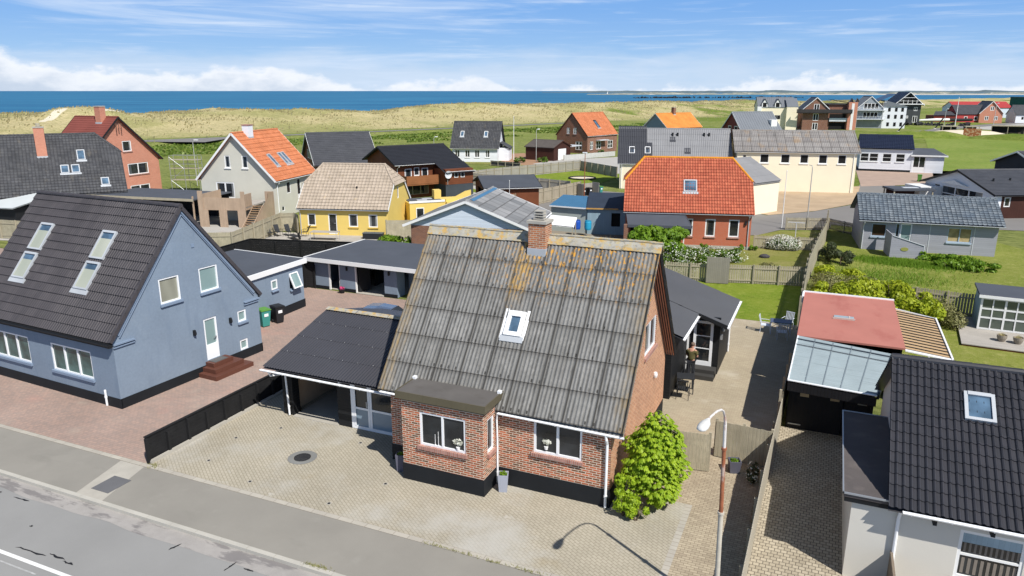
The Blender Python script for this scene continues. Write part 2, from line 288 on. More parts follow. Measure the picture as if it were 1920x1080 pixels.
def grassm(name, a, b_, c3, sc=1.0, rough=.9, aniso=(1, 1)):
    m, t, b = mk(name); tc = t.n('ShaderNodeTexCoord'); uv = tc.outputs['UV']
    n1 = t.noise(uv, .22 * sc, 5, .6); n2 = t.noise(t.map(uv, sc=(aniso[0], aniso[1], 1)), 3.5 * sc, 6, .75); n3 = t.noise(uv, 14 * sc, 4, .8)
    c = t.mix(t.step(n1, .35, .65), a, b_); c = t.mix(t.step(n2, .42, .7, 0, .7), c, c3)
    n4 = t.noise(uv, .9 * sc, 5, .7); c = t.mix(t.step(n4, .52, .72, 0, .65), c, sc_(c3, 1.25)); c = t.mix(t.step(n4, .28, .46, .6, 0), c, sc_(a, .6))
    k = t.m('ADD', .4, t.m('MULTIPLY', n3, 1.2)); c = t.mix(1, c, t.vec(k, k, k), 'MULTIPLY')
    t.put(b.inputs['Base Color'], c); b.inputs['Roughness'].default_value = rough; b.inputs['Specular IOR Level'].default_value = .1
    bp = t.n('ShaderNodeBump'); bp.inputs['Strength'].default_value = .7; bp.inputs['Distance'].default_value = .08
    t.put(bp.inputs['Height'], n3); t.put(b.inputs['Normal'], bp.outputs[0])
    return m
LAWN = grassm('green_lawn', (.13, .205, .015), (.18, .235, .025), (.25, .27, .06))
LAWNN = grassm('neighbour_lawn', (.15, .19, .025), (.21, .235, .045), (.30, .285, .10))
LAWND = grassm('dry_lawn', (.20, .205, .045), (.27, .245, .09), (.14, .18, .03))
FIELD = grassm('sports_field_grass', (.17, .225, .04), (.22, .26, .06), (.13, .20, .03), .35, aniso=(1, .25))
def leafm(name, a, b_, tr=.25):
    m, t, b = mk(name); g = t.n('ShaderNodeNewGeometry')
    c = t.mix(g.outputs['Random Per Island'], a, b_)
    t.put(b.inputs['Base Color'], c); b.inputs['Roughness'].default_value = .5; b.inputs['Specular IOR Level'].default_value = .3
    tl = t.n('ShaderNodeBsdfTranslucent'); t.put(tl.inputs[0], c); mx = t.n('ShaderNodeMixShader'); mx.inputs[0].default_value = tr
    t.t.links.new(b.outputs[0], mx.inputs[1]); t.t.links.new(tl.outputs[0], mx.inputs[2])
    o = [n for n in t.t.nodes if n.type == 'OUTPUT_MATERIAL'][0]; t.t.links.new(mx.outputs[0], o.inputs[0])
    return m
LF_CH = leafm('bright_chestnut_leaf', (.20, .33, .012), (.42, .55, .035), .4)
LF_HG = leafm('mid_green_leaf', (.055, .12, .015), (.15, .22, .03))
LF_DK = leafm('dark_grey_green_leaf', (.035, .05, .018), (.10, .12, .05))
LF_YG = leafm('yellow_green_leaf', (.25, .32, .014), (.50, .55, .04), .4)
LF_OL = leafm('olive_tamarisk_leaf', (.15, .16, .045), (.30, .28, .12))
LF_WH = leafm('white_blossom', (.55, .56, .46), (.82, .82, .75))
LF_GR = leafm('leafy_ground_green', (.10, .20, .012), (.21, .34, .025), .35)
LF_DG = leafm('dune_grass_blade', (.44, .385, .19), (.62, .54, .31), .5)
LF_SC = leafm('scrub_leaf', (.085, .145, .02), (.19, .26, .04))
BARK = mat('bark', (.12, .09, .06), var=.2, rough=.9)

# ------------------------------------------------------------------ mesh helpers
class MB:
    def __init__(s): s.v = []; s.f = []; s.uv = []; s.cl = []; s.T = None
    def _a(s, p):
        s.v.append(tuple(s.T @ Vec(p)) if s.T is not None else (p[0], p[1], p[2])); return len(s.v) - 1
    def poly(s, pts, uv=None):
        s.f.append([s._a(p) for p in pts]); s.uv.append(uv); return s
    def box(s, x0, y0, z0, x1, y1, z1):
        if x0 > x1: x0, x1 = x1, x0
        if y0 > y1: y0, y1 = y1, y0
        if z0 > z1: z0, z1 = z1, z0
        i = [s._a(p) for p in [(x0, y0, z0), (x1, y0, z0), (x1, y1, z0), (x0, y1, z0), (x0, y0, z1), (x1, y0, z1), (x1, y1, z1), (x0, y1, z1)]]
        for q in [(0, 3, 2, 1), (4, 5, 6, 7), (0, 1, 5, 4), (1, 2, 6, 5), (2, 3, 7, 6), (3, 0, 4, 7)]:
            s.f.append([i[k] for k in q]); s.uv.append(None)
        return s
    def prism(s, pts, z0, z1):
        n = len(pts); a = [s._a((p[0], p[1], z0)) for p in pts]; b = [s._a((p[0], p[1], z1)) for p in pts]
        s.f += [a[::-1], b]; s.uv += [None, None]
        for k in range(n): s.f.append([a[k], a[(k + 1) % n], b[(k + 1) % n], b[k]]); s.uv.append(None)
        return s
    def beam(s, p, q, w, h=None, up=(0, 0, 1)):
        p = Vec(p); q = Vec(q); d = (q - p).normalized(); h = h or w
        u = Vec(up)
        if abs(d.dot(u)) > .98: u = Vec((1, 0, 0))
        a = d.cross(u).normalized(); b = a.cross(d)
        i = [s._a(o + a * (sx * w / 2) + b * (sz * h / 2)) for o in (p, q) for sx, sz in ((-1, -1), (1, -1), (1, 1), (-1, 1))]
        for k in [(0, 1, 2, 3), (7, 6, 5, 4), (0, 4, 5, 1), (1, 5, 6, 2), (2, 6, 7, 3), (3, 7, 4, 0)]:
            s.f.append([i[j] for j in k]); s.uv.append(None)
        return s
    def tube(s, pts, r, n=8, cap=True):
        pts = [Vec(p) for p in pts]; rs = r if isinstance(r, (list, tuple)) else [r] * len(pts); rings = []
        pa = None
        for k, p in enumerate(pts):
            d = (pts[min(k + 1, len(pts) - 1)] - pts[max(k - 1, 0)]).normalized()
            if pa is None: pa = d.orthogonal().normalized()
            a = (pa - d * pa.dot(d)).normalized(); pa = a; b = d.cross(a)
            rings.append([s._a(p + (a * cos(2 * pi * j / n) + b * sin(2 * pi * j / n)) * rs[k]) for j in range(n)])
        for A_, B_ in zip(rings, rings[1:]):
            for j in range(n): s.f.append([A_[j], A_[(j + 1) % n], B_[(j + 1) % n], B_[j]]); s.uv.append(None)
        if cap: s.f += [rings[0][::-1], rings[-1]]; s.uv += [None, None]
        return s
    def lathe(s, prof, c=(0, 0, 0), n=16, sx=1, sy=1):
        rings = [[s._a((c[0] + r * cos(2 * pi * j / n) * sx, c[1] + r * sin(2 * pi * j / n) * sy, c[2] + z)) for j in range(n)] for r, z in prof]
        for A_, B_ in zip(rings, rings[1:]):
            for j in range(n): s.f.append([A_[j], A_[(j + 1) % n], B_[(j + 1) % n], B_[j]]); s.uv.append(None)
        s.f += [rings[0][::-1], rings[-1]]; s.uv += [None, None]
        return s
    def clip(s, co, no): s.cl.append((Vec(co), Vec(no))); return s
    def build(s, name, m, parent=None, smooth=False):
        me = bpy.data.meshes.new(name); me.from_pydata(s.v, [], s.f); me.validate()
        ul = me.uv_layers.new(name='UVMap').data
        if len(me.polygons) == len(s.uv):
            V = me.vertices
            for P in me.polygons:
                g = s.uv[P.index]; li = P.loop_indices
                if g:
                    for k, l in enumerate(li): ul[l].uv = g[k]
                    continue
                n = P.normal; az = abs(n.z)
                if az > .95: 
                    for l in li: c = V[me.loops[l].vertex_index].co; ul[l].uv = (c.x, c.y)
                else:
                    if n.z < 0 and az > .01: n = -n
                    tx = Vec((-n.y, n.x, 0)).normalized()
                    if tx.x + tx.y * .3 < 0: tx = -tx
                    bt = n.cross(tx); 
                    if bt.z < 0: bt = -bt
                    for l in li: c = V[me.loops[l].vertex_index].co; ul[l].uv = (c.dot(tx), c.dot(bt))
        if s.cl:
            bm = bmesh.new(); bm.from_mesh(me)
            for co, no in s.cl:
                bmesh.ops.bisect_plane(bm, geom=bm.verts[:] + bm.edges[:] + bm.faces[:], plane_co=co, plane_no=no, clear_outer=True)
            bm.to_mesh(me); bm.free()
        for mm in (m if isinstance(m, (list, tuple)) else [m]): me.materials.append(mm)
        if smooth:
            for P in me.polygons: P.use_smooth = True
        o = bpy.data.objects.new(name, me); COL.objects.link(o)
        if parent is not None: o.parent = parent
        return o

def tag(o, label=None, cat=None, group=None, kind=None):
    if label: o['label'] = label
    if cat: o['category'] = cat
    if group: o['group'] = group
    if kind: o['kind'] = kind
    return o
def thing(name, label, cat, loc=(0, 0, 0), rz=0, group=None):
    o = bpy.data.objects.new(name, None); COL.objects.link(o); o.location = loc; o.rotation_euler = (0, 0, R(rz))
    o.empty_display_size = .3
    return tag(o, label, cat, group)
def kids(o): return [c for c in bpy.data.objects if c.parent == o]
def copy_tree(o, parent=None):
    c = o.copy(); COL.objects.link(c); c.parent = parent
    for ch in kids(o): copy_tree(ch, c)
    return c

def sheet(mb, P0, U, V, lu, lv, kind, u_off=0.0):
    """roof sheet from P0 along U (eave) and V (up the slope); kind=(shape, pitch, amp, course, step)"""
    P0 = Vec(P0); U = Vec(U).normalized(); V = Vec(V).normalized(); N = U.cross(V).normalized()
    if N.z < 0: N = -N
    shape, pitch, amp, course, stp = kind
    if shape == 'flat': us = [0, lu]; hs = [0, 0]
    elif shape == 'seam':
        us, hs = [], []; k = 0
        while k * pitch <= lu + 1e-6:
            c = k * pitch
            for du, h in ((-.02, 0), (-.02, amp), (.02, amp), (.02, 0)): us.append(min(max(c + du, 0), lu)); hs.append(h)
            k += 1
        us.append(lu); hs.append(0)
    else:
        spp = 6 if pitch > .1 else 5
        n = max(1, int(lu / pitch * spp)); us = [lu * i / n for i in range(n + 1)]
        def prof(x):
            f = (x / pitch) % 1
            if shape == 'corr': return amp * (.5 + .5 * cos(2 * pi * f))
            if shape == 'pan': return amp * (.5 + .5 * cos(2 * pi * f)) ** .7 if f > .0 else amp
            if shape == 'roll': return amp * max(0, cos(2 * pi * f)) ** .6
            return 0
        hs = [prof(x) for x in us]
    rows = []; nc = max(1, int(round(lv / course))) if course else 1; cl = lv / nc
    for j in range(nc):
        for vv, h in ((j * cl, stp), ((j + 1) * cl, 0.0)):
            rows.append((vv, h))
    idx = [[mb._a(P0 + U * u + V * vv + N * (h + hr)) for u, h in zip(us, hs)] for vv, hr in rows]
    for a in range(len(rows) - 1):
        A_, B_ = idx[a], idx[a + 1]; va, vb = rows[a][0], rows[a + 1][0]
        if va == vb: vb += .001
        for i in range(len(us) - 1):
            mb.f.append([A_[i], A_[i + 1], B_[i + 1], B_[i]])
            mb.uv.append([(us[i] + u_off, va), (us[i + 1] + u_off, va), (us[i + 1] + u_off, vb), (us[i] + u_off, vb)])

K_OLD = ('corr', .14, .034, 1.065, .016); K_BLK = ('corr', .13, .035, 1.1, .012)
K_ROM = ('roll', .175, .05, .345, .028); K_DARK = ('roll', .15, .022, .40, .042); K_T = ('roll', .30, .04, .36, .03)
K_PAN = ('pan', .22, .05, .33, .03); K_FLAT = ('flat', 1, 0, 0, 0); K_SHT = ('flat', 1, 0, .37, .025); K_COR = ('corr', .25, .05, 1.15, .02)
K_SEAM = ('seam', .6, .04, 0, 0)

def halfround(mb, p, q, r, seg=.4, over=.012):
    """a row of half round ridge tiles"""
    p = Vec(p); q = Vec(q); L_ = (q - p).length; d = (q - p) / L_; n = max(1, int(L_ / seg)); a = d.cross(Vec((0, 0, 1))).normalized(); b = a.cross(d)
    for k in range(n):
        s0 = p + d * (L_ * k / n); s1 = p + d * (L_ * (k + 1) / n + .03)
        ra, rb = r, r + over; m = 7
        A_ = [mb._a(s0 + (a * cos(pi * (j / (m - 1) * 1.1 - .05)) + b * sin(pi * (j / (m - 1) * 1.1 - .05))) * ra) for j in range(m)]
        B_ = [mb._a(s1 + (a * cos(pi * (j / (m - 1) * 1.1 - .05)) + b * sin(pi * (j / (m - 1) * 1.1 - .05))) * rb) for j in range(m)]
        for j in range(m - 1): mb.f.append([A_[j], A_[j + 1], B_[j + 1], B_[j]]); mb.uv.append(None)
        mb.f += [A_, B_]; mb.uv += [None, None]

def gutter(parent, p, q, r=.06, m=None, name='gutter'):
    mb = MB(); p = Vec(p); q = Vec(q); d = (q - p).normalized(); a = d.cross(Vec((0, 0, 1))).normalized(); b = Vec((0, 0, 1)); n = 7
    rings = [[mb._a(o + (a * cos(pi + pi * j / (n - 1)) + b * sin(pi + pi * j / (n - 1))) * r) for j in range(n)] for o in (p, q)]
    for j in range(n - 1): mb.f.append([rings[0][j], rings[0][j + 1], rings[1][j + 1], rings[1][j]]); mb.uv.append(None)
    mb.f += rings; mb.uv += [None, None]
    L_ = (q - p).length
    for k in range(int(L_ / .9) + 1):
        c = p + d * min(L_, .2 + k * .9); mb.box(c.x - .015, c.y - .015, c.z - r - .02, c.x + .015, c.y + .015, c.z - r + .01)
    return mb.build(name, m or PVC, parent)
def pipe(parent, pts, r=.04, m=None, name='downpipe'):
    mb = MB(); mb.tube(pts, r, 8)
    a = Vec(pts[-1]); mb.lathe([(r * 1.25, 0), (r * 1.25, .07)], (a.x, a.y, a.z + .35), 8)
    return mb.build(name, m or PVC, parent, False)

# ------------------------------------------------------------------ houses
cur = random.Random(77)
CURT = [mat('curtain_behind_glass', (.20, .21, .21), rough=.15, spec=.5), mat('tan_curtain_behind_glass', (.13, .11, .085), rough=.15, spec=.5), mat('grey_curtain_behind_glass', (.07, .08, .09), rough=.15, spec=.5)]
class House:
    """ridge along local x; front eave at y=0"""
    def __init__(s, name, label, loc, rz, L, W, ze, zr, o=.3, g=.2, cat='house', wm=None, rm=None, rk=K_T, hip=(0, 0, 0), group=None, th=.1, rpart='roof', capm=None, verge=None, wend=None):
        s.root = thing(name, label, cat, (loc[0], loc[1], 0), rz, group); s.L, s.W, s.ze, s.zr, s.o, s.g = L, W, ze, zr, o, g
        s.wm = wm; s.op = {k: [] for k in 'fblr'}; s.hip = hip; s.sl = (zr - ze) / (W / 2); s.th = th
        s.rm, s.rk, s.capm, s.verge, s.wend = rm, rk, capm, verge, wend
        s.roofs()
    def pt(s, side, a, z, d=0):
        return {'f': (a, -d, z), 'b': (a, s.W + d, z), 'l': (-d, a, z), 'r': (s.L + d, a, z)}[side]
    def sbox(s, mb, side, a0, a1, z0, z1, d0, d1):
        p = s.pt(side, a0, z0, d0); q = s.pt(side, a1, z1, d1); mb.box(*p, *q)
    def roofs(s):
        L, W, o, g, sl, th = s.L, s.W, s.o, s.g, s.sl, s.th; hi_l, hi_r, hz = s.hip
        mb = MB(); z0 = s.ze - o * sl + th; n = sqrt(1 + sl * sl); lv = (W / 2 + o) * n
        mb.clip; sheet(mb, (-g, -o, z0), (1, 0, 0), (0, 1, sl), L + 2 * g, lv, s.rk)
        sheet(mb, (L + g, W + o, z0), (-1, 0, 0), (0, -1, sl), L + 2 * g, lv, s.rk)
        zt = z0 - .1
        mb.poly([(-g, -o, zt), (L + g, -o, zt), (L + g, W / 2, zt + lv / n * sl), (-g, W / 2, zt + lv / n * sl)])
        mb.poly([(-g, W + o, zt), (L + g, W + o, zt), (L + g, W / 2, zt + lv / n * sl), (-g, W / 2, zt + lv / n * sl)])
        hips = []
        for hi, sx, xe in ((hi_l, -1, -g), (hi_r, 1, L + g)):
            if hi:
                dy = (s.zr - hz) / sl; R_ = Vec((xe - sx * hi, W / 2, s.zr + th))
                for sy in (-1, 1):
                    C = Vec((xe, W / 2 + sy * dy, hz + th)); e = C - R_; nn = Vec((e.y, -e.x, 0)).normalized()
                    if nn.x * sx < 0: nn = -nn
                    hips.append((R_, C, nn, sy, sx))
        # each half hip trims only its own end: trim front and back sheets together with one plane through both hip lines
        for hi, sx, xe in ((hi_l, -1, -g), (hi_r, 1, L + g)):
            if hi:
                no = Vec((sx * (s.zr - hz), 0, hi)).normalized()
                mb.clip(Vec((xe, 0, hz + th)) + no * .005, no)
        s.roof = mb.build('roof', s.rm, s.root)
        for hi, sx, xe in ((hi_l, -1, -g), (hi_r, 1, L + g)):
            if hi:
                dy = (s.zr - hz) / sl; k = (s.zr - hz) / hi; hm = MB()
                ov = .12
                sheet(hm, (xe + sx * ov, W / 2 + sx * -(dy + .3), hz + th - ov * k + .02), (0, sx, 0), (-sx, 0, k), 2 * dy + .6, (hi + ov) * sqrt(1 + k * k), s.rk)
                for sy in (-1, 1): hm.clip((0, W / 2, s.zr + th + .05), (0, sy * sl / n, 1 / n))
                hm.build('hip_roof', s.rm, s.root)
        rc = MB()
        if s.rk is K_OLD:
            k = 0; x = -g - .02; y_ = W / 2
            while x < L + g:
                x1 = min(x + 1.08, L + g + .03); zt_ = s.zr + th + .09 + .012 * (k % 2)
                for sy in (-1, 1): rc.beam(((x + x1) / 2 - (x1 - x) / 2, y_ + sy * .12, zt_ - .12 * sl), ((x + x1) / 2 + (x1 - x) / 2 + .02, y_ + sy * .12, zt_ - .12 * sl), .36, .03, up=(0, sy * sl, 1))
                rc.tube([(x, y_, zt_ + .01), (x1 + .02, y_, zt_ + .01)], .05, 8); x = x1; k += 1
        else: halfround(rc, (-g + hi_l, W / 2, s.zr + th - .02), (L + g - hi_r, W / 2, s.zr + th - .02), .11)
        for hi, sx, xe in ((hi_l, -1, -g), (hi_r, 1, L + g)):
            if hi:
                dy = (s.zr - hz) / sl
                for sy in (-1, 1): halfround(rc, (xe, W / 2 + sy * dy, hz + th), (xe - sx * hi, W / 2, s.zr + th), .1)
        s.cap = rc.build('ridge_cap', s.capm or s.rm, s.root)
        if s.verge:
            vb = MB(); h = .2
            for xe, sx, hi in ((-g, -1, hi_l), (L + g, 1, hi_r)):
                for ys, ye in ((-o, W / 2), (W + o, W / 2)):
                    p = Vec((xe + sx * .015, ys, z0 - .06)); q = Vec((xe + sx * .015, ye, z0 - .06 + lv / n * sl))
                    if hi: f_ = (hz + th - .06 - p.z) / (q.z - p.z); q = p + (q - p) * f_
                    vb = MB(); vb.beam(p, q, .03, h); vb.build('bargeboard', s.verge, s.root)
    def walls(s, mat_=None, plinth=0, pm=None, z_base=0, ends=True):
        L, W, ze, zr, sl = s.L, s.W, s.ze, s.zr, s.sl; dep = .13; mb = MB()
        for side in 'fblr':
            ln = L if side in 'fb' else W; zt = ze + .02 if side in 'fb' else zr
            A_ = sorted({0, ln, *[x for r in s.op[side] for x in (r[0], r[2])]}); Z = sorted({z_base, zt, *[x for r in s.op[side] for x in (r[1], r[3])]})
            A_ = [a for a in A_ if 0 <= a <= ln]; Z = [z for z in Z if z_base <= z <= zt]
            for a0, a1 in zip(A_, A_[1:]):
                for b0, b1 in zip(Z, Z[1:]):
                    ca, cb = (a0 + a1) / 2, (b0 + b1) / 2
                    if any(r[0] < ca < r[2] and r[1] < cb < r[3] for r in s.op[side]): continue
                    mb.poly([s.pt(side, a0, b0), s.pt(side, a1, b0), s.pt(side, a1, b1), s.pt(side, a0, b1)])
            for a0, b0, a1, b1 in s.op[side]:
                for q in ([(a0, b0), (a0, b1)], [(a1, b0), (a1, b1)], [(a0, b0), (a1, b0)], [(a0, b1), (a1, b1)]):
                    (pa, pz), (qa, qz) = q
                    mb.poly([s.pt(side, pa, pz), s.pt(side, qa, qz), s.pt(side, qa, qz, -dep), s.pt(side, pa, pz, -dep)])
        n = sqrt(1 + sl * sl)
        mb.clip((0, 0, ze + .03), (0, -sl / n, 1 / n)); mb.clip((0, W, ze + .03), (0, sl / n, 1 / n))
        for hi, sx, xe in ((s.hip[0], -1, -s.g), (s.hip[1], 1, L + s.g)):
            if hi:
                no = Vec((sx * (s.zr - s.hip[2]), 0, hi)).normalized(); mb.clip(Vec((xe, 0, s.hip[2] + .02)), no)
        s.wall = mb.build('wall', mat_ or s.wm, s.root)
        if plinth:
            e = .02; pb = MB()
            for side in 'fblr':
                ln = L if side in 'fb' else W
                s.sbox(pb, side, -e if side in 'fb' else 0, ln + e if side in 'fb' else ln, z_base, plinth, -.05, e)
            pb.build('plinth', pm or PLINTH, s.root)
    def window(s, side, a0, z0, a1, z1, cols=1, rows=1, m=None, glass=None, sill=None, fw=.06, name='window', split=None, open_=False, label=None):
        if a0 > a1: a0, a1 = a1, a0
        s.op[side].append((a0, z0, a1, z1)); m = m or WHITE; mb = MB(); B = lambda x0, x1, y0, y1, d0=-.10, d1=-.02: s.sbox(mb, side, x0, x1, y0, y1, d0, d1)
        B(a0, a0 + fw, z0, z1); B(a1 - fw, a1, z0, z1); B(a0 + fw, a1 - fw, z0, z0 + fw); B(a0 + fw, a1 - fw, z1 - fw, z1)
        cs = [a0 + (a1 - a0) * k / cols for k in range(1, cols)] if split is None else [a0 + (a1 - a0) * x for x in split]
        for c in cs: B(c - fw * .6, c + fw * .6, z0 + fw, z1 - fw, -.095, -.015)
        for k in range(1, rows):
            zc = z0 + (z1 - z0) * k / rows; B(a0 + fw, a1 - fw, zc - fw * .4, zc + fw * .4, -.09, -.025)
        w = mb.build(name, m, s.root)
        if label: w['label'] = label
        g = MB(); s.sbox(g, side, a0 + fw * .5, a1 - fw * .5, z0 + fw * .5, z1 - fw * .5, -.085, -.07); g.build('pane', glass or GLASS, w)
        if glass is None and (a1 - a0) > .6 and cur.random() < .7:
            k = MB(); ww = (a1 - a0) * cur.uniform(.1, .2); s.sbox(k, side, a0 + fw, a0 + fw + ww, z0 + fw, z1 - fw, -.069, -.066); k.build('curtain', CURT[cur.randrange(3)], w)
            k = MB(); s.sbox(k, side, a1 - fw - ww * cur.uniform(.5, 1), a1 - fw, z0 + fw, z1 - fw, -.069, -.066); k.build('curtain', CURT[cur.randrange(3)], w)
        if sill:
            k = MB(); s.sbox(k, side, a0 - .06, a1 + .06, z0 - .11, z0 - .002, -.12, .09); k.build('sill', sill, w)
        return w
    def door(s, side, a0, z0, a1, z1, m=None, glass=None, gz=.35, step=None, cols=1, bars=0, name='door'):
        if a0 > a1: a0, a1 = a1, a0
        s.op[side].append((a0, z0, a1, z1)); m = m or WHITE; mb = MB(); fw = .09; zs = z0 + (z1 - z0) * gz
        B = lambda x0, x1, y0, y1, d0=-.10, d1=-.03: s.sbox(mb, side, x0, x1, y0, y1, d0, d1)
        B(a0, a0 + fw, z0, z1); B(a1 - fw, a1, z0, z1); B(a0 + fw, a1 - fw, z1 - fw, z1)
        if gz < 1:
            B(a0 + fw, a1 - fw, z0, zs)
            for k in range(1, cols): c = a0 + (a1 - a0) * k / cols; B(c - .05, c + .05, zs, z1 - fw)
            for k in range(1, bars + 1): zc = zs + (z1 - fw - zs) * k / (bars + 1); B(a0 + fw, a1 - fw, zc - .025, zc + .025, -.095, -.035)
        else: B(a0 + fw, a1 - fw, z0, z1 - fw)
        d = mb.build(name, m, s.root)
        if gz < 1:
            g = MB(); s.sbox(g, side, a0 + fw * .7, a1 - fw * .7, zs - .02, z1 - fw * .7, -.085, -.07); g.build('pane', glass or GLASS, d)
        h = MB(); s.sbox(h, side, a1 - .16, a1 - .12, z0 + 1.0, z0 + 1.04, -.03, .03); s.sbox(h, side, a1 - .27, a1 - .12, z0 + 1.0, z0 + 1.03, .02, .045); h.build('handle', STEEL, d)
        return d
    def skylight(s, x0, x1, y0, y1, back=False, frame=None, glass=None, flash=True, fw=.08, blind=False):
        """y0,y1 in plan distance from the front wall; lies in the roof slope"""
        sl = s.sl; n = sqrt(1 + sl * sl); o = Vec((x0, y0, s.ze + sl * y0 + s.th + .03)); U = Vec((1, 0, 0)); V = Vec((0, 1, sl)) / n; N = Vec((0, -sl, 1)) / n
        w = x1 - x0; l = (y1 - y0) * n
        M = Matrix((U.to_4d(), V.to_4d(), N.to_4d(), (0, 0, 0, 1))).transposed(); M.translation = o
        for c in range(3): M[3][c] = 0
        M[3][3] = 1
        mb = MB(); mb.T = M
        mb.box(0, 0, -.05, fw, l, .09); mb.box(w - fw, 0, -.05, w, l, .09); mb.box(fw, 0, -.05, w - fw, fw, .09); mb.box(fw, l - fw * 1.3, -.05, w - fw, l, .11)
        f = mb.build('skylight', frame or PVC2, s.root)
        g = MB(); g.T = M; g.box(fw * .8, fw * .8, .02, w - fw * .8, l - fw, .045); g.build('pane', glass or GLASSB, f)
        if blind: b = MB(); b.T = M; b.box(fw, fw * 1.1, .046, w - fw, l * .72, .052); b.build('blind', BLIND, f)
        if flash: a = MB(); a.T = M; a.box(-.1, -.22, -.01, w + .1, -.003, .045); a.build('flashing', LEAD, f)
        return f
    def chimney(s, x, y, w, d, z1, m=None, z0=None, capm=None, pots=True, flash=True):
        z0 = z0 or (s.ze + s.sl * min(y, s.W - y) - .4)
        mb = MB(); mb.box(x - w / 2, y - d / 2, z0, x + w / 2, y + d / 2, z1); c = mb.build('chimney', m or BRICK, s.root)
        k = MB(); k.box(x - w / 2 - .05, y - d / 2 - .05, z1 + .002, x + w / 2 + .05, y + d / 2 + .05, z1 + .1); k.build('chimney_cap', capm or CONC, c)
        if pots:
            p = MB()
            for q in range(4): p.box(x - .2 + q * .01, y - .17 + q * .01, z1 + .12 + q * .09, x + .2 - q * .01, y + .17 - q * .01, z1 + .16 + q * .09)
            for sx in (-1, 1): p.box(x + sx * .14 - .02, y - .1, z1 + .1, x + sx * .14 + .02, y + .1, z1 + .44)
            p.build('cowl', CONC, c)
        if flash:
            f = MB(); zf = s.ze + s.sl * min(y - d / 2, s.W - y); f.box(x - w / 2 - .03, y - d / 2 - .03, zf - .1, x + w / 2 + .03, y + d / 2 + .03, zf + .28); f.build('flashing', LEAD, c)
        return c
    def gutters(s, m=None, dp=None, ends=(0, 0)):
        z = s.ze - s.o * s.sl + s.th - .06
        gutter(s.root, (-s.g + ends[0], -s.o - .06, z), (s.L + s.g - ends[1], -s.o - .06, z), .06, m)
        for x in (dp or []): pipe(s.root, [(x, -s.o - .05, z - .05), (x, -s.o - .03, z - .18), (x, -.06, z - .42), (x, -.06, .05)], .04, m)

def leaves(mb, cx, cy, cz, rx, ry, rz, n, size, rnd, shell=.55, droop=0, low=-1):
    for _ in range(n):
        while 1:
            a = Vec((rnd.gauss(0, 1), rnd.gauss(0, 1), rnd.gauss(0, 1)))
            if a.length > .1: break
        a.normalize(); r = shell + (1 - shell) * rnd.random() ** .5
        if rnd.random() < .12: r *= rnd.random()
        p = Vec((cx + a.x * rx * r, cy + a.y * ry * r, cz + a.z * rz * r))
        if p.z < low: continue
        d = Vec((a.x + rnd.uniform(-.7, .7), a.y + rnd.uniform(-.7, .7), a.z + rnd.uniform(-.5, .9))).normalized()
        u = d.orthogonal().normalized(); u = Matrix.Rotation(rnd.uniform(0, 6.28), 3, d) @ u; v = d.cross(u); sz = size * rnd.uniform(.6, 1.25)
        u = u * sz; v = v * sz * .62
        if droop: u = (u + Vec((a.x * .3, a.y * .3, -droop)) * sz)
        mb.poly([p - u, p - u * .1 + v, p + u, p - u * .1 - v])
def bush(name, label, cat, blobs, n, size, m, loc=(0, 0, 0), stems=4, h=1.0, group=None, droop=0, seed=1, shell=.5, extra=None, lump=True):
    rnd = random.Random(seed); t_ = thing(name, label, cat, loc, 0, group); mb = MB()
    tot = sum(b[3] * b[4] for b in blobs)
    for (x, y, z, rx, ry, rz) in blobs:
        k = int(n * rx * ry / tot)
        if lump:
            q = 9
            for _ in range(q):
                a = Vec((rnd.gauss(0, 1), rnd.gauss(0, 1), rnd.gauss(0, .8))).normalized()
                f = rnd.uniform(.25, .5)
                leaves(mb, x + a.x * rx * (1 - f), y + a.y * ry * (1 - f), z + a.z * rz * (1 - f), rx * f, ry * f, rz * f, k // q, size, rnd, shell, droop, .02)
        else: leaves(mb, x, y, z, rx, ry, rz, k, size, rnd, shell, droop, .02)
    mb.build('foliage', m, t_)
    if extra: e = MB(); [leaves(e, x, y, z, rx * 1.02, ry * 1.02, rz * 1.04, int(extra[1] * rx * ry / tot), extra[2], rnd, .92, 0, .02) for (x, y, z, rx, ry, rz) in blobs]; e.build(extra[3] if len(extra) > 3 else 'blossom', extra[0], t_)
    st = MB()
    for k in range(stems):
        st = MB(); b = blobs[k % len(blobs)]; p = Vec((b[0] + rnd.uniform(-.2, .2) * b[3], b[1] + rnd.uniform(-.2, .2) * b[4], 0)); q = Vec((b[0] + rnd.uniform(-.5, .5) * b[3], b[1] + rnd.uniform(-.5, .5) * b[4], b[2] + b[5] * .5))
        st.tube([p, p.lerp(q, .5) + Vec((rnd.uniform(-.1, .1), rnd.uniform(-.1, .1), 0)), q], [.04 * h, .03 * h, .012 * h], 5); st.build('stem', BARK, t_)
    return t_

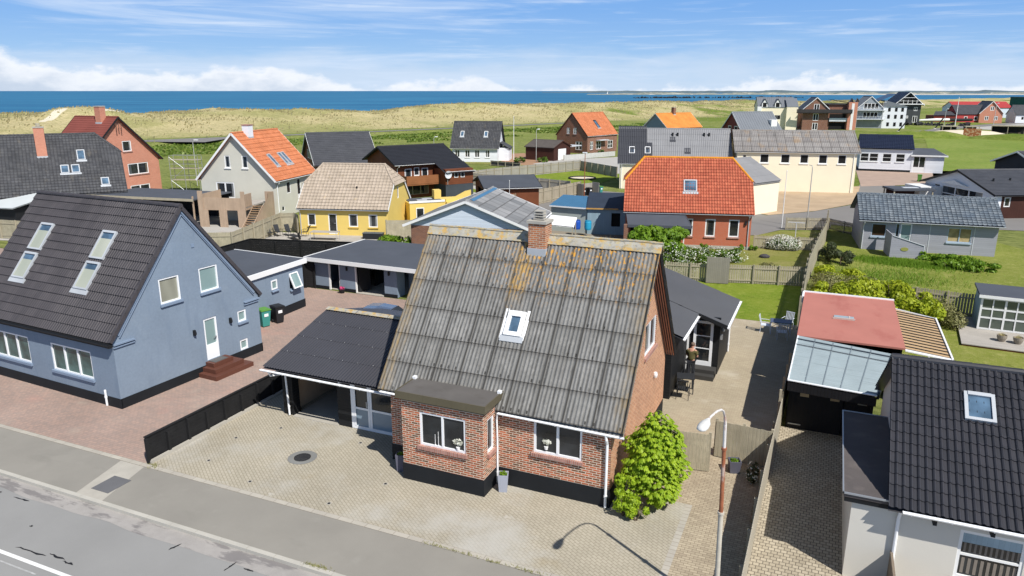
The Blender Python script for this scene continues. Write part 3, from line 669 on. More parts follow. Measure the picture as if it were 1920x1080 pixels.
# ------------------------------------------------------------------ terrain, sea, coast
def c2m(cx, d):
    a = R(23.5); return (5.4 + cx * cos(a) - d * sin(a), -20.12 + cx * sin(a) + d * cos(a))
def sm(x, a, b):
    f = min(1, max(0, (x - a) / (b - a))); return f * f * (3 - 2 * f)
def shore(cx, d): return (cx + 175) * .678 - (d - 270) * .735
def hgt(cx, d):
    s = shore(cx, d); X, Y = c2m(cx, d)
    n = noise.fractal(Vec((X * .022, Y * .022, 0)), .9, 2.1, 5); n2 = noise.fractal(Vec((X * .09, Y * .09, 4)), .9, 2.1, 4)
    env = sm(s, -6, 20) * (1 - sm(s, 46, 104)); amp = 1 - .42 * sm(cx, 60, 420)
    z = -.02
    z += env * amp * (4.6 + 1.1 * sm(cx, -60, 0) + 1.7 * n + .7 * n2)
    z += .9 * sm(s, 107, 113) * (1 - sm(s, 127, 133)) * (1 - sm(cx, 30, 60))
    z += 4.0 * math.exp(-(((cx + 134) / 14) ** 2 + ((d - 236) / 13) ** 2)) + .8 * math.exp(-(((cx + 108) / 8) ** 2 + ((d - 236) / 13) ** 2))
    if s < 4: z = -9 + (z + 9) * sm(s, -16, 4)
    z += sm(s, 129, 140) * (1 - sm(s, 150, 160)) * (1 - sm(cx, 40, 60)) * max(0, .25 + .5 * noise.noise(Vec((X * .12, Y * .12, 0))))
    if cx > 60: z += sm(s, 112, 122) * (1 - sm(s, 205, 230)) * sm(cx, 90, 120) * max(0, .5 + noise.noise(Vec((X * .03, Y * .03, 2)))) * .9
    if Y < 3: z -= .6 * sm(-Y, -3, -1)
    return z
def terrain():
    ds = []; d = 2.0
    while d < 1900: ds.append(d); d += max(.9, d * .0085)
    ax = [(-1.15 + 2.3 * i / 520) for i in range(521)]
    vs = []; att = []
    for d in ds:
        for a in ax:
            cx = a * d * (1 if d > 60 else 1 + (60 - d) / 30); z = hgt(cx, d); X, Y = c2m(cx, d); vs.append((X, Y, z))
            s = shore(cx, d)
            sand = sm(s, 6, -2)
            for (ux, ud, rx, rd, am) in ((-138, 226, 1.7, 8, 1), (-128, 238, 1.2, 7, 1), (150, 420, 30, 7, .55), (40, 400, 45, 12, .35)):
                sand = max(sand, am * (1 - sm(sqrt(((cx - ux) / rx) ** 2 + ((d - ud) / rd) ** 2) + .3 * noise.noise(Vec((X * .2, Y * .2, 0))), .7, 1.2)))
            n = noise.fractal(Vec((X * .03, Y * .03, 9)), .9, 2, 4)
            gr = max(sm(s, 106, 116) * .8, sm(s, 90, 110) * .5 + n * .4) if s > 80 else max(0, n * .9 - .3) * sm(s, 30, 90)
            if cx > 45: gr = max(gr, sm(n, .0, .35) * sm(s, 30, 60))
            att.append((sand, max(0, min(1, gr)), 0, 1))
    na = len(ax); fs = [(j * na + i, j * na + i + 1, (j + 1) * na + i + 1, (j + 1) * na + i) for j in range(len(ds) - 1) for i in range(na - 1)]
    me = bpy.data.meshes.new('terrain'); me.from_pydata(vs, [], fs)
    ca = me.color_attributes.new('zone', 'FLOAT_COLOR', 'POINT'); ca.data.foreach_set('color', [x for c in att for x in c])
    for p in me.polygons: p.use_smooth = True
    m, t, b = mk('dune_ground'); at = t.n('ShaderNodeAttribute'); at.attribute_name = 'zone'; r_, g_, _ = t.xyz(at.outputs['Vector'])
    ob = t.n('ShaderNodeTexCoord').outputs['Object']
    n1 = t.noise(ob, .035, 6, .6); n2 = t.noise(t.map(ob, rot=(0, 0, R(20)), sc=(1, 3, 1)), .5, 7, .75); n3 = t.noise(ob, 2.2, 4, .8)
    c = t.mix(t.step(n1, .35, .65), (.50, .425, .235), (.42, .375, .18)); c = t.mix(t.step(n1, .50, .62, 0, .55), c, (.30, .29, .115)); c = t.mix(t.step(n2, .46, .66, 0, .7), c, (.20, .205, .075)); c = t.mix(t.step(n2, .30, .46, .6, 0), c, (.60, .52, .32))
    gc = t.mix(t.step(n2, .38, .66), (.20, .25, .05), (.09, .13, .025))
    c = t.mix(t.m('ADD', g_, t.m('MULTIPLY', t.m('SUBTRACT', n2, .5), .5), clamp=True), c, gc)
    k = t.m('ADD', .6, t.m('MULTIPLY', n3, .8)); c = t.mix(1, c, t.vec(k, k, k), 'MULTIPLY')
    c = t.mix(t.step(r_, .3, .7), c, (.66, .60, .47))
    t.put(b.inputs['Base Color'], c); b.inputs['Roughness'].default_value = .95; b.inputs['Specular IOR Level'].default_value = .05
    bp = t.n('ShaderNodeBump'); bp.inputs['Strength'].default_value = .9; bp.inputs['Distance'].default_value = .5; t.put(bp.inputs['Height'], n2); t.put(b.inputs['Normal'], bp.outputs[0])
    me.materials.append(m); o = bpy.data.objects.new('terrain', me); COL.objects.link(o); tag(o, kind='structure')
terrain()

def sea():
    m, t, b = mk('sea_surface'); ob = t.n('ShaderNodeTexCoord').outputs['Object']
    a = t.map(ob, rot=(0, 0, R(-23.5))); n1 = t.noise(t.map(a, sc=(.0025, .012, 1)), 1.0, 6, .6); n2 = t.noise(t.map(a, sc=(.05, .22, 1)), 1, 6, .7)
    c = t.mix(t.step(n1, .36, .66), (.014, .10, .205), (.035, .175, .30)); c = t.mix(t.step(n2, .5, .75, 0, .5), c, (.06, .24, .37))
    wc = t.noise(t.map(a, sc=(.012, .10, 1)), 1, 8, .75); c = t.mix(t.step(wc, .70, .76, 0, .5), c, (.6, .68, .72))
    t.put(b.inputs['Base Color'], c); b.inputs['Roughness'].default_value = .5; b.inputs['Specular IOR Level'].default_value = .12
    bp = t.n('ShaderNodeBump'); bp.inputs['Strength'].default_value = .4; bp.inputs['Distance'].default_value = .6; t.put(bp.inputs['Height'], n2); t.put(b.inputs['Normal'], bp.outputs[0])
    mb = MB(); pts = [c2m(x, d) for x, d in ((-42000, -500), (42000, -500), (42000, 42000), (-42000, 42000))]; mb.poly([(x, y, -5) for x, y in pts])
    tag(mb.build('sea', m), kind='structure')
    # surf lines along the beach
    rnd = random.Random(3); mb = MB()
    for k in range(70):
        s0 = rnd.uniform(-60, -2); tt = rnd.uniform(-60, 500); ln = rnd.uniform(6, 30); w = rnd.uniform(.3, 1.0)
        def P(t_, s_):
            cx = -175 + .735 * t_ + .678 * s_; d = 270 + .678 * t_ - .735 * s_; return (*c2m(cx, d), -4.93)
        q = 8; A_ = [P(tt + ln * i / q, s0 + rnd.uniform(-.2, .2) + w * sin(pi * i / q)) for i in range(q + 1)]; B_ = [P(tt + ln * i / q, s0 - w * .2 * sin(pi * i / q)) for i in range(q, -1, -1)]
        mb.poly(A_ + B_)
    tag(mb.build('surf', mat('sea_foam', (.7, .74, .76), rough=.9)), kind='stuff', label='white lines of surf along the beach', cat='surf')
sea()

def headland():
    """far shore across the bay: beach, low dunes, wooded skyline"""
    rnd = random.Random(5)
    def strip(name, d0, d1, x0, x1, z0, z1, m, n=260, rough=1.0, taper=0):
        mb = MB(); prev = None
        for i in range(n + 1):
            a = x0 + (x1 - x0) * i / n; e = sm(a, x0, x0 + .10) if taper else 1
            h = z0 + (z1 - z0) * e * (.62 + .5 * noise.fractal(Vec((a * 30 * rough, d0 * .01, 1)), .8, 2, 5)); p = [(*c2m(a * d0, d0), -5.2), (*c2m(a * d0 * 1.004, d0 * 1.02), h), (*c2m(a * d1, d1), h * .9)]
            if prev: mb.poly([prev[0], p[0], p[1], prev[1]]); mb.poly([prev[1], p[1], p[2], prev[2]])
            prev = p
        tag(mb.build(name, m), kind='structure')
    strip('beach', 3300, 3420, .34, .95, -5, -1.0, mat('far_beach_sand', (.52, .48, .42), var=.1, scale=.01), taper=1)
    strip('far_dunes', 3430, 4200, .10, .95, -5, 7.5, mat('far_dune_grass', (.24, .25, .20), var=.4, scale=.012, spots=[((.55, .52, .46), .03, .52, .1, (1, 1), .8), ((.11, .16, .13), .02, .55, .1, (1, 1), .8)]), taper=1, rough=1.5)
    strip('far_hills', 6500, 8000, .04, .95, -5, 20, mat('far_wood', (.10, .14, .155), var=.2, scale=.004, spots=[((.3, .32, .3), .006, .62, .05, (1, 1), .8)]), rough=.7, taper=1)
headland()

def rocks(name, label, pts, n, r, seed=1):
    rnd = random.Random(seed); mb = MB()
    for k in range(n):
        f = rnd.random() * (len(pts) - 1); i = int(f); p = Vec(pts[i]).lerp(Vec(pts[i + 1]), f - i); s = r * rnd.uniform(.5, 1.3)
        c = p + Vec((rnd.uniform(-1, 1) * r * 1.6, rnd.uniform(-1, 1) * r * 1.6, rnd.uniform(-.3, .8) * r))
        q = [c + Vec((rnd.uniform(-1, 1), rnd.uniform(-1, 1), rnd.uniform(-.8, .8))).normalized() * s for _ in range(8)]
        bm = bmesh.new(); [bm.verts.new(v) for v in q]; bmesh.ops.convex_hull(bm, input=bm.verts); bm.verts.ensure_lookup_table(); bm.verts.index_update()
        for f_ in bm.faces: mb.poly([tuple(v.co) for v in f_.verts])
        bm.free()
    return tag(mb.build(name, mat('dark_wet_rock', (.035, .035, .038), var=.4, scale=.3)), label, 'breakwater')
rocks('rock_breakwater', 'low dark rock groyne in the sea just beyond the dunes, left of centre', [(*c2m(-112, 330), -4.6), (*c2m(-98, 334), -4.2), (*c2m(-86, 336), -4.6)], 120, 1.0, 2)
rocks('rock_breakwater', 'long dark rock mole running out from the far shore', [(*c2m(300, 1850), -5.2), (*c2m(450, 1880), -4.6), (*c2m(760, 1960), -5)], 260, 2.8, 3)
rocks('rock_breakwater', 'small rock pile at the water behind the cream flats', [(*c2m(222, 660), -2.5), (*c2m(246, 690), -2.5)], 60, 1.6, 4)

# ------------------------------------------------------------------ ground surfaces
def ground(name, pts, z, m, rot=0, stuff=False):
    mb = MB(); mb.poly([(x, y, z) for x, y in pts]); o = mb.build(name, m); tag(o, kind='structure'); return o
def rect(x0, y0, x1, y1): return [(x0, y0), (x1, y0), (x1, y1), (x0, y1)]
def gslab(name, pts, z, m, depth=.5):
    mb = MB(); mb.prism(pts, z - depth, z); o = mb.build(name, m); tag(o, kind='structure'); return o
ground('road', rect(-70, -17, 50, -6.28), -.10, ASPH)
ground('gutter', [(-70, -6.9)] + [(x, -6.86 + .16 * noise.noise(Vec((x * .6, 0, 0)))) for x in [(-70 + i * .5) for i in range(1, 240)]] + [(50, -6.9), (50, -6.28), (-70, -6.28)], -.096, GUT)
def kerb():
    mb = MB(); x = -70
    while x < 50: mb.box(x, -6.29, -.4, x + .985, -6.14, .012 + .004 * random.random()); x += 1.0
    tag(mb.build('kerb', mat('kerb_granite', (.44, .42, .37), var=.12, rough=.9)), kind='structure')
    mb = MB(); x = -70
    while x < 50: mb.box(x, -4.0, -.2, x + .495, -3.8, .014); x += .5
    tag(mb.build('edging', EDGE), kind='structure')
kerb()
gslab('pavement', [(-70, -6.14), (-16.37, -6.14), (-16.9, -4.0), (-70, -4.0)], 0, WALK)
gslab('pavement', [(-15.13, -6.14), (50, -6.14), (50, -4.0), (-15.75, -4.0)], 0, WALK)
gslab('pavement_crossing', [(-16.365, -6.14), (-15.135, -6.14), (-15.755, -4.0), (-16.895, -4.0)], .001, CONC)
gslab('block_paved_yard', rect(-70, -3.8, -15.95, 18), .0, PAVR)
gslab('block_paved_court', rect(-28, 7.4, -8.3, 18), .003, PAVR, .02)
gslab('block_paved_forecourt', rect(-15.95, -3.8, 2.22, 7.4), .004, PAVT)
gslab('block_paved_path', rect(2.42, -3.8, 4.398, 4.6), .003, PAVT2)
gslab('pale_block_row', rect(2.22, -3.8, 2.42, 1.2), .006, EDGE)
ground('block_paved_path', rect(.0, 1.2, 2.45, 4.6), .008, PAVT2)
gslab('brick_patio', rect(-2, 4.6, 4.55, 22.3), .006, PAVP)
gslab('cobbled_driveway', rect(4.40, -3.8, 6.9, 8.4), .004, PAVD)
gslab('cobbled_driveway', rect(6.9, -3.8, 30, -.7), .004, PAVD)
ground('lawn', rect(-8, 22.3, 4.5, 31.4), .012, LAWN)
ground('lawn', [(4.6, 14), (44, 14), (44, 52), (22, 50), (18.6, 55), (9.4, 56), (5.6, 55)], .012, LAWNN)
ground('lawn', [(-8, 31.4), (4.6, 31.4), (5.3, 47.5), (5.4, 53), (1.5, 52.6), (-.5, 49), (-8, 42)], .012, LAWND)
ground('gravel_yard', [(-22, 31), (-8, 31), (-8, 50), (-22, 49)], .01, mat('brown_yard', (.22, .19, .15), var=.2, rough=.95))
ground('back_lane', [(-30, 48.5), (-9, 47), (-.3, 49.2), (1.5, 53), (5.7, 54.8), (5.9, 58), (9.2, 57), (9.5, 60), (26, 62), (28, 76), (12.5, 82), (14.5, 104), (11, 112), (9, 92), (8.5, 74), (4, 66), (-.5, 61.2), (-5, 66), (-18, 72.5), (-25, 73.5), (-23.7, 67.5), (-26.3, 56)], .016, LANE)
ground('gravel_yard', [(-.3, 61.5), (4.2, 66.5), (8.2, 74), (9.2, 92), (-7, 82), (-6, 66)], .022, GRAV)
ground('gravel_yard', [(9.3, 92), (15, 96), (22, 102), (30, 112), (24, 120), (9, 118)], .02, mat('reddish_yard_paving', (.38, .28, .22), var=.12, rough=.9))
ground('pale_paving', [(12.6, 92), (16.2, 93), (13.3, 78), (11.8, 78)], .028, CONCY)
ground('sports_field', [(19.5, 106), (24, 100), (46, 92), (80, 120), (95, 205), (47, 228), (29, 228), (24, 160)], .02, FIELD)
ground('street', [(2, 240), (24, 238), (34, 252), (46, 284), (78, 345), (130, 330), (150, 350), (80, 362), (42, 292), (30, 258), (22, 244.5), (2, 247)], .05, LANE)
ground('pavement', [(46, 284), (78, 345), (120, 322), (60, 268)], .04, CONCY)
ground('terrace', [(-46, 24.5), (-26, 24.5), (-26, 38), (-31, 36), (-47, 31.5)], .01, TERR)
ground('yard', [(-62, 20), (-42.5, 25.5), (-42, 36), (-60, 46), (-85, 50), (-95, 20)], .008, CONCY)
ground('lawn', [(-36, 74), (-25.4, 71), (-24, 96), (-41, 96)], .02, LAWN)
ground('lawn', [(-41, 60), (-36.5, 66), (-43, 73), (-60, 90), (-64, 80), (-50, 62)], .02, LAWN)
ground('lawn', [(-62, 98), (-50, 100), (-40, 98), (-44, 104), (-50, 108), (-64, 104)], .02, LAWND)
ground('yard', [(-44.5, 104), (-36, 97), (-25, 94), (-22, 104), (-34, 124), (-43, 112)], .025, CONCY)
ground('yard', [(-50, 104), (-43.5, 100), (-41, 108), (-55, 125), (-60, 118)], .022, mat('brown_red_chippings', (.34, .20, .12), var=.15, rough=.95))
ground('yard', [(-43, 73), (-36, 62), (-27, 50), (-23, 46), (-25, 56), (-24, 66), (-36, 76)], .012, CONCY)
def ribbon(name, f0, f1, t0, t1, z, m):
    A_, B_ = [], []
    for i in range(101):
        t_ = t0 + (t1 - t0) * i / 100
        for L_, s_ in ((A_, f0(t_)), (B_, f1(t_))):
            L_.append((*c2m(-175 + .735 * t_ + .678 * s_, 270 + .678 * t_ - .735 * s_), z))
    mb = MB()
    for i in range(100): mb.poly([A_[i], A_[i + 1], B_[i + 1], B_[i]])
    tag(mb.build(name, m), kind='structure')
w_ = lambda t_: 119 + 3 * sin(t_ * .02)
ribbon('coast_road', lambda t_: w_(t_), lambda t_: w_(t_) + 4.2, -60, 170, .95, LANE)
ribbon('coast_road', lambda t_: w_(t_) + 4.2 , lambda t_: w_(t_) + 4.2 + 13 * max(0, 1 - abs(t_ - 12) / 12), 0, 24, .94, LANE)
# markings on the road
def flatmark(name, polys, z, m, kind='structure'):
    mb = MB(); [mb.poly([(x, y, z) for x, y in p]) for p in polys]; return tag(mb.build(name, m), kind=kind)
RP = mat('road_paint', (.72, .72, .70), var=.1, scale=6, rough=.7)
flatmark('road_marking', [rect(-21.5 + 0, -9.16, -12.55, -9.04), rect(-4, -9.16, 5, -9.04)], -.093, RP)
flatmark('road_marking', [rect(-21.5, -9.42, -13.6, -9.37)], -.093, mat('worn_road_paint', (.38, .38, .37), var=.3, scale=5))
def tar():
    rnd = random.Random(4); mb = MB(); m = mat('tar_seal', (.02, .02, .022), rough=.6)
    for (x, y, a, l) in [(-17.8, -7.01, 3, .74), (-14.76, -8.75, 2, 1.23), (-13.82, -8.62, -2, .70), (-13.26, -8.69, -1, .44), (-11.1, -6.92, 74, .40), (-8.94, -6.98, 83, .45), (-8.36, -6.9, -3, .36), (-18.86, -7.0, -17, .10), (-16.0, -7.9, 20, .12)]:
        A_, B_ = [], []; n = 9
        for i in range(n):
            f = i / (n - 1) - .5; wob = .05 * noise.noise(Vec((x + f * 5, y, 1))); w = .026 * (1 - abs(2 * f) ** 3) * rnd.uniform(.5, 1.5) + .003
            c_, s_ = cos(R(a)), sin(R(a)); px, py = x + f * l * c_ - wob * s_, y + f * l * s_ + wob * c_
            A_.append((px - s_ * w, py + c_ * w, -.092)); B_.append((px + s_ * w, py - c_ * w, -.092))
        for i in range(n - 1): mb.poly([A_[i], A_[i + 1], B_[i + 1], B_[i]])
    tag(mb.build('tar_patches', m), kind='structure')
tar()
IRON = mat('cast_iron', (.07, .07, .075), var=.2, rough=.6, metal=.5, brick=((.09, .09, .09), (.03, .03, .03), .06, .06, .01, 0), bump=.4)
def cover(name, label, x, y, r, ring, z=.008, grp=None):
    t_ = thing(name, label, 'drain cover', (x, y, z), 0, grp); mb = MB(); mb.lathe([(r, 0), (r, .012)], n=24); mb.build('lid', IRON, t_)
    mb = MB(); q = [(cos(2 * pi * k / 24), sin(2 * pi * k / 24)) for k in range(24)]
    for k in range(24):
        a, b = q[k], q[(k + 1) % 24]; mb.poly([(a[0] * (r + .01), a[1] * (r + .01), .006), (b[0] * (r + .01), b[1] * (r + .01), .006), (b[0] * ring, b[1] * ring, .004), (a[0] * ring, a[1] * ring, .004)])
    mb.build('collar', mat('drain_collar', (.20, .20, .19), rough=.9) if ring > .3 else CONC, t_)
    return t_
cover('manhole_cover', 'round manhole cover in a wide concrete ring on the tan forecourt', -11.07, -1.23, .30, .52)
for lb, (x, y) in zip(['small round ground spotlight nearest the black fence end', 'small round ground spotlight in front of the black pier', 'small ground spotlight beside the bay corner', 'small ground spotlight near the pavement edge, left of the manhole line', 'small ground spotlight below the bay, right of the others', 'small ground spotlight close along the black fence', 'small ground spotlight in front of the open carport'],
                     [(-14.0, -2.75), (-9.8, .55), (-7.3, -1.6), (-11.6, -3.3), (-8.3, -3.35), (-14.4, -1.0), (-13.4, .35)]):
    cover('ground_light', lb, x, y, .045, .085, grp='round lights set in the forecourt paving')
gr = MB(); gr.box(-16.15, -5.75, .002, -15.35, -4.85, .012)
tag(gr.build('drain_grating', mat('drain_lid', (.13, .13, .135), var=.15, rough=.8)), 'dark square service lid in the pale pavement strip', 'drain cover')

# ------------------------------------------------------------------ the main brick house
H = House('brick_house', 'red brown brick house with steep old grey corrugated roof, in the middle foreground', (-8.0, 0), 0, 8.0, 7.75, 2.86, 7.74, .14, .42, wm=BRICK, rm=R_OLD, rk=K_OLD, capm=R_RIDGE, th=.02)
ridge = H
# front window, gable window
H.window('f', 5.42, 1.42, 7.06, 2.62, split=[.5], sill=BRICKSILL, m=PVC, fw=.07)
H.window('r', 4.0, 3.66, 5.75, 4.85, cols=2, sill=BRICKSILL, m=PVC)
H.walls(plinth=.62)
H.skylight(3.70, 4.34, 1.46, 2.02, frame=WHITE, fw=.15)
mb = MB(); [mb.beam((x, 1.38, H.ze + H.sl * 1.38 + .06), (x, 2.06, H.ze + H.sl * 2.06 + .06), .12, .03, up=(0, -H.sl, 1)) for x in (3.62, 4.42)]; mb.build('skylight_flashing', WHITE, H.root)
H.chimney(4.12, 3.72, .64, .64, 8.30, m=mat('chimney_brick', (.52, .19, .08), var=.12, brick=((.30, .10, .045), (.48, .4, .3), .235, .074, .012, .5), bump=.4), z0=6.6)
# the gable wall is in a lighter brick than the front
gw = MB(); gw.poly([(8.012, 0, .62), (8.012, 7.75, .62), (8.012, 7.75, 2.69), (8.012, 3.875, 7.60), (8.012, 0, 2.69)])
mbw = MB()
for a0, a1, b0, b1 in ((0, 4.0, .62, 7.7), (5.75, 7.75, .62, 7.7), (4.0, 5.75, .62, 3.66), (4.0, 5.75, 4.85, 7.7)):
    mbw.poly([(8.012, a0, b0), (8.012, a1, b0), (8.012, a1, b1), (8.012, a0, b1)])
s_, n_ = H.sl, sqrt(1 + H.sl ** 2); mbw.clip((0, 0, 2.87), (0, -s_ / n_, 1 / n_)); mbw.clip((0, 7.75, 2.87), (0, s_ / n_, 1 / n_))
mbw.build('gable_facing', BRICKG, H.root)
vb = MB()
for x in (8.40,):
    for ys, ye, k in ((-.14, 3.9, 1), (7.89, 3.85, -1)):
        zz = lambda y: 2.86 + s_ * (y if k == 1 else 7.75 - y) + .0
        vb.beam((x - .02, ys, zz(ys) - .08), (x - .02, ye, zz(ye) - .08), .03, .22)
        vb.beam((x - .2, ys + (.2 if k == 1 else -.2), zz(ys + (.2 if k == 1 else -.2)) - .15), (x - .2, ye, zz(ye) - .15), .40, .015, up=(0, -s_ * k, 1))
for y0 in [7.7 - i * .0 for i in range(1)]: pass
vb.build('bargeboard', BLACKP, H.root)
vr = MB()
for q in range(4):
    xq = 8.06 + q * .088; zq = lambda y: 2.86 + s_ * (7.75 - y) - .20
    vr.beam((xq, 7.85, zq(7.85)), (xq, 4.0, zq(4.0)), .04, .02, up=(0, s_, 1))
vr.build('soffit_boards', mat('reddish_soffit_boards', (.46, .22, .15), var=.15, rough=.7), H.root)
gutter(H.root, (4.22, -.20, 2.66), (8.45, -.20, 2.60), .055); gutter(H.root, (-.3, -.20, 2.66), (.95, -.20, 2.64), .055)
pipe(H.root, [(8.0 - .12, -.20, 2.58), (7.9, -.19, 2.42), (7.9, -.07, 2.22), (7.9, -.07, .03)], .045)
ml = MB(); ml.lathe([(.02, -.12), (.07, -.09), (.09, 0), (.07, .09), (.02, .12)], (8.07, 5.75, 2.42), 12); ml.build('wall_lamp', WHITE, H.root)
# bay
bay = MB()
bx0, bx1, by, bz = 1.07, 4.09, -1.0, 2.98
def wallrect(mb, P, Q, z0, z1, holes=()):
    P = Vec((*P, 0)); Q = Vec((*Q, 0)); D = Q - P; ln = D.length; D /= ln; N = Vec((D.y, -D.x, 0))
    A_ = sorted({0, ln, *[x for h in holes for x in (h[0], h[2])]}); Z = sorted({z0, z1, *[x for h in holes for x in (h[1], h[3])]})
    for a0, a1 in zip(A_, A_[1:]):
        for b0, b1 in zip(Z, Z[1:]):
            if any(h[0] < (a0 + a1) / 2 < h[2] and h[1] < (b0 + b1) / 2 < h[3] for h in holes): continue
            p, q = P + D * a0, P + D * a1; mb.poly([(p.x, p.y, b0), (q.x, q.y, b0), (q.x, q.y, b1), (p.x, p.y, b1)])
    for h in holes:
        for (a, b), (c, d) in (((h[0], h[1]), (h[0], h[3])), ((h[2], h[1]), (h[2], h[3])), ((h[0], h[1]), (h[2], h[1])), ((h[0], h[3]), (h[2], h[3]))):
            p, q = P + D * a, P + D * c; r_ = N * -.13; mb.poly([(p.x, p.y, b), (q.x, q.y, d), (q.x + r_.x, q.y + r_.y, d), (p.x + r_.x, p.y + r_.y, b)])
wallrect(bay, (bx0, by), (bx1, by), 0, bz, [(.68, 1.40, 2.38, 2.60)])
wallrect(bay, (bx1, by), (bx1, 0), 0, bz, [(.30, 1.40, .78, 2.60)])
wallrect(bay, (bx0, 0), (bx0, by), 0, bz)
bw = bay.build('bay_wall', BRICK, H.root)
pb = MB(); e = .02; pb.box(bx0 - e, by - e, 0, bx1 + e, by + .03, .60); pb.box(bx1 - .02, by + .03, 0, bx1 + e, .0, .60); pb.box(bx0 - e, by + .03, 0, bx0 + .02, 1.5, .60); pb.build('bay_plinth', PLINTH, H.root)
fm = MB(); x0, x1, z0, z1 = bx0 + .68, bx0 + 2.38, 1.40, 2.60
for a in (x0, (x0 + x1) / 2 - .04, x1 - .07): fm.box(a, by + .02, z0, a + .07, by + .10, z1)
fm.box(x0 + .07, by + .021, z0, x1 - .07, by + .099, z0 + .07); fm.box(x0 + .07, by + .021, z1 - .07, x1 - .07, by + .099, z1)
fw_ = fm.build('window', PVC, H.root); g = MB(); g.box(x0 + .03, by + .07, z0 + .03, x1 - .03, by + .085, z1 - .03); g.build('pane', GLASS, fw_)
g = MB(); g.box(x0 - .07, by - .09, z0 - .13, x1 + .07, by + .1, z0 - .002); g.build('sill', BRICKSILL, fw_)
fm = MB(); y0, y1 = by + .30, by + .78
for a in (y0, y1 - .06): fm.box(bx1 - .10, a, z0, bx1 - .02, a + .06, z1)
fm.box(bx1 - .099, y0 + .06, z0, bx1 - .021, y1 - .06, z0 + .06); fm.box(bx1 - .099, y0 + .06, z1 - .06, bx1 - .021, y1 - .06, z1)
fw_ = fm.build('window', PVC, H.root); g = MB(); g.box(bx1 - .085, y0 + .03, z0 + .03, bx1 - .07, y1 - .03, z1 - .03); g.build('pane', GLASS, fw_)
g = MB(); g.box(bx1 - .1, y0 - .05, z0 - .13, bx1 + .09, y1 + .05, z0 - .002); g.build('sill', BRICKSILL, fw_)
rf = MB(); rf.box(bx0 - .10, by - .14, bz + .20, bx1 + .12, .10, bz + .27); rf.box(bx0 + .02, by + .02, bz + .001, bx1 - .02, .15, bz + .20); rf.build('bay_roof', R_COP, H.root)
tr = MB(); tr.box(bx0 - .13, by - .17, bz + .03, bx1 + .15, by - .142, bz + .29); tr.box(bx0 - .13, by - .142, bz + .03, bx0 - .102, .25, bz + .29); tr.box(bx1 + .122, by - .142, bz + .03, bx1 + .15, .25, bz + .29)
for k in range(1, 6): x = bx0 - .13 + k * .53; tr.box(x, by - .176, bz + .03, x + .02, by - .17, bz + .30)
tr.build('bay_fascia', COPTRIM, H.root)
sf = MB(); sf.box(bx0 - .04, by - .04, bz - .06, bx1 + .04, by - .0, bz + .03); sf.box(bx1, by - .0, bz - .06, bx1 + .04, 0, bz + .03); sf.build('bay_soffit', BLACKP, H.root)
for x in (bx0 - .08, bx1 + .1):
    b_ = MB(); b_.box(x - .06, -.02, bz + .27, x + .06, .12, bz + .36); b_.build('gutter_end', PVC, H.root)
pipe(H.root, [(bx1 + .13, -.2, 2.62), (bx1 + .08, -.15, 2.4), (bx1 + .06, -.06, 1.6), (bx1 + .06, -.06, .05)], .035)
# ornaments behind the panes (seen through the glass in the photo)
def glazing_thing(name, label, cat, loc):
    return thing(name, label, cat, loc)
def candlesticks(x, y, z, label):
    t_ = thing('candlestick_pair', label, 'candlesticks', (x, y, z)); c_ = MB()
    for dx in (0, .12): c_.lathe([(.03, 0), (.01, .03), (.01, .2 + dx)], (dx, 0, 0), 8); c_.lathe([(.008, .2 + dx), (.008, .38 + dx)], (dx, 0, 0), 6)
    c_.build('candlestick', WHITE, t_)
candlesticks(-6.93 + .68 + .55, -.955, 1.48, 'pair of white candlesticks behind the left pane of the bay window')
def orchid(x, y, z, label):
    rnd = random.Random(int(x * 10)); t_ = thing('white_orchid', label, 'plant', (x, y, z)); m_ = MB()
    leaves(m_, 0, 0, .22, .18, .03, .12, 40, .06, rnd, .3); m_.build('petals', LF_WH, t_); m_ = MB(); m_.lathe([(.05, -.05), (.07, .06)], n=10); m_.build('pot', WHITE, t_)
orchid(-6.93 + .68 + 1.4, -.955, 1.52, 'white flowers behind the right pane of the bay window')
orchid(-8 + 5.42 + .42, .045, 1.62, 'white flowers behind the left pane of the flat front window')

# planters by the bay
def planter(label, x, y, m, hgt_=.62, w=.17, plant=LF_GR, grp=None, name='planter'):
    t_ = thing(name, label, 'planter', (x, y, .005), 20, grp); mb = MB()
    for a, b in ((w * .75, 0), ): pass
    for k in range(4):
        c_, s2 = [(1, 1), (-1, 1), (-1, -1), (1, -1)][k], [(1, 1), (-1, 1), (-1, -1), (1, -1)][(k + 1) % 4]
        lo, hi = w * .78, w
        mb.poly([(c_[0] * lo, c_[1] * lo, 0), (s2[0] * lo, s2[1] * lo, 0), (s2[0] * hi, s2[1] * hi, hgt_), (c_[0] * hi, c_[1] * hi, hgt_)])
        mb.poly([(c_[0] * hi, c_[1] * hi, hgt_), (s2[0] * hi, s2[1] * hi, hgt_), (s2[0] * hi * .84, s2[1] * hi * .84, hgt_), (c_[0] * hi * .84, c_[1] * hi * .84, hgt_)])
        mb.poly([(c_[0] * hi * .84, c_[1] * hi * .84, hgt_), (s2[0] * hi * .84, s2[1] * hi * .84, hgt_), (s2[0] * lo * .84, s2[1] * lo * .84, hgt_ - .12), (c_[0] * lo * .84, c_[1] * lo * .84, hgt_ - .12)])
    mb.poly([(-w * .8, -w * .8, hgt_ - .08), (w * .8, -w * .8, hgt_ - .08), (w * .8, w * .8, hgt_ - .08), (-w * .8, w * .8, hgt_ - .08)])
    mb.build('pot', m, t_); rnd = random.Random(int(x * 7)); f = MB(); leaves(f, 0, 0, hgt_ - .02, w * .8, w * .8, .08, 90, .05, rnd, .2); f.build('plant', plant, t_); return t_
ZP = mat('zinc_planter', (.34, .36, .42), var=.08, rough=.6)
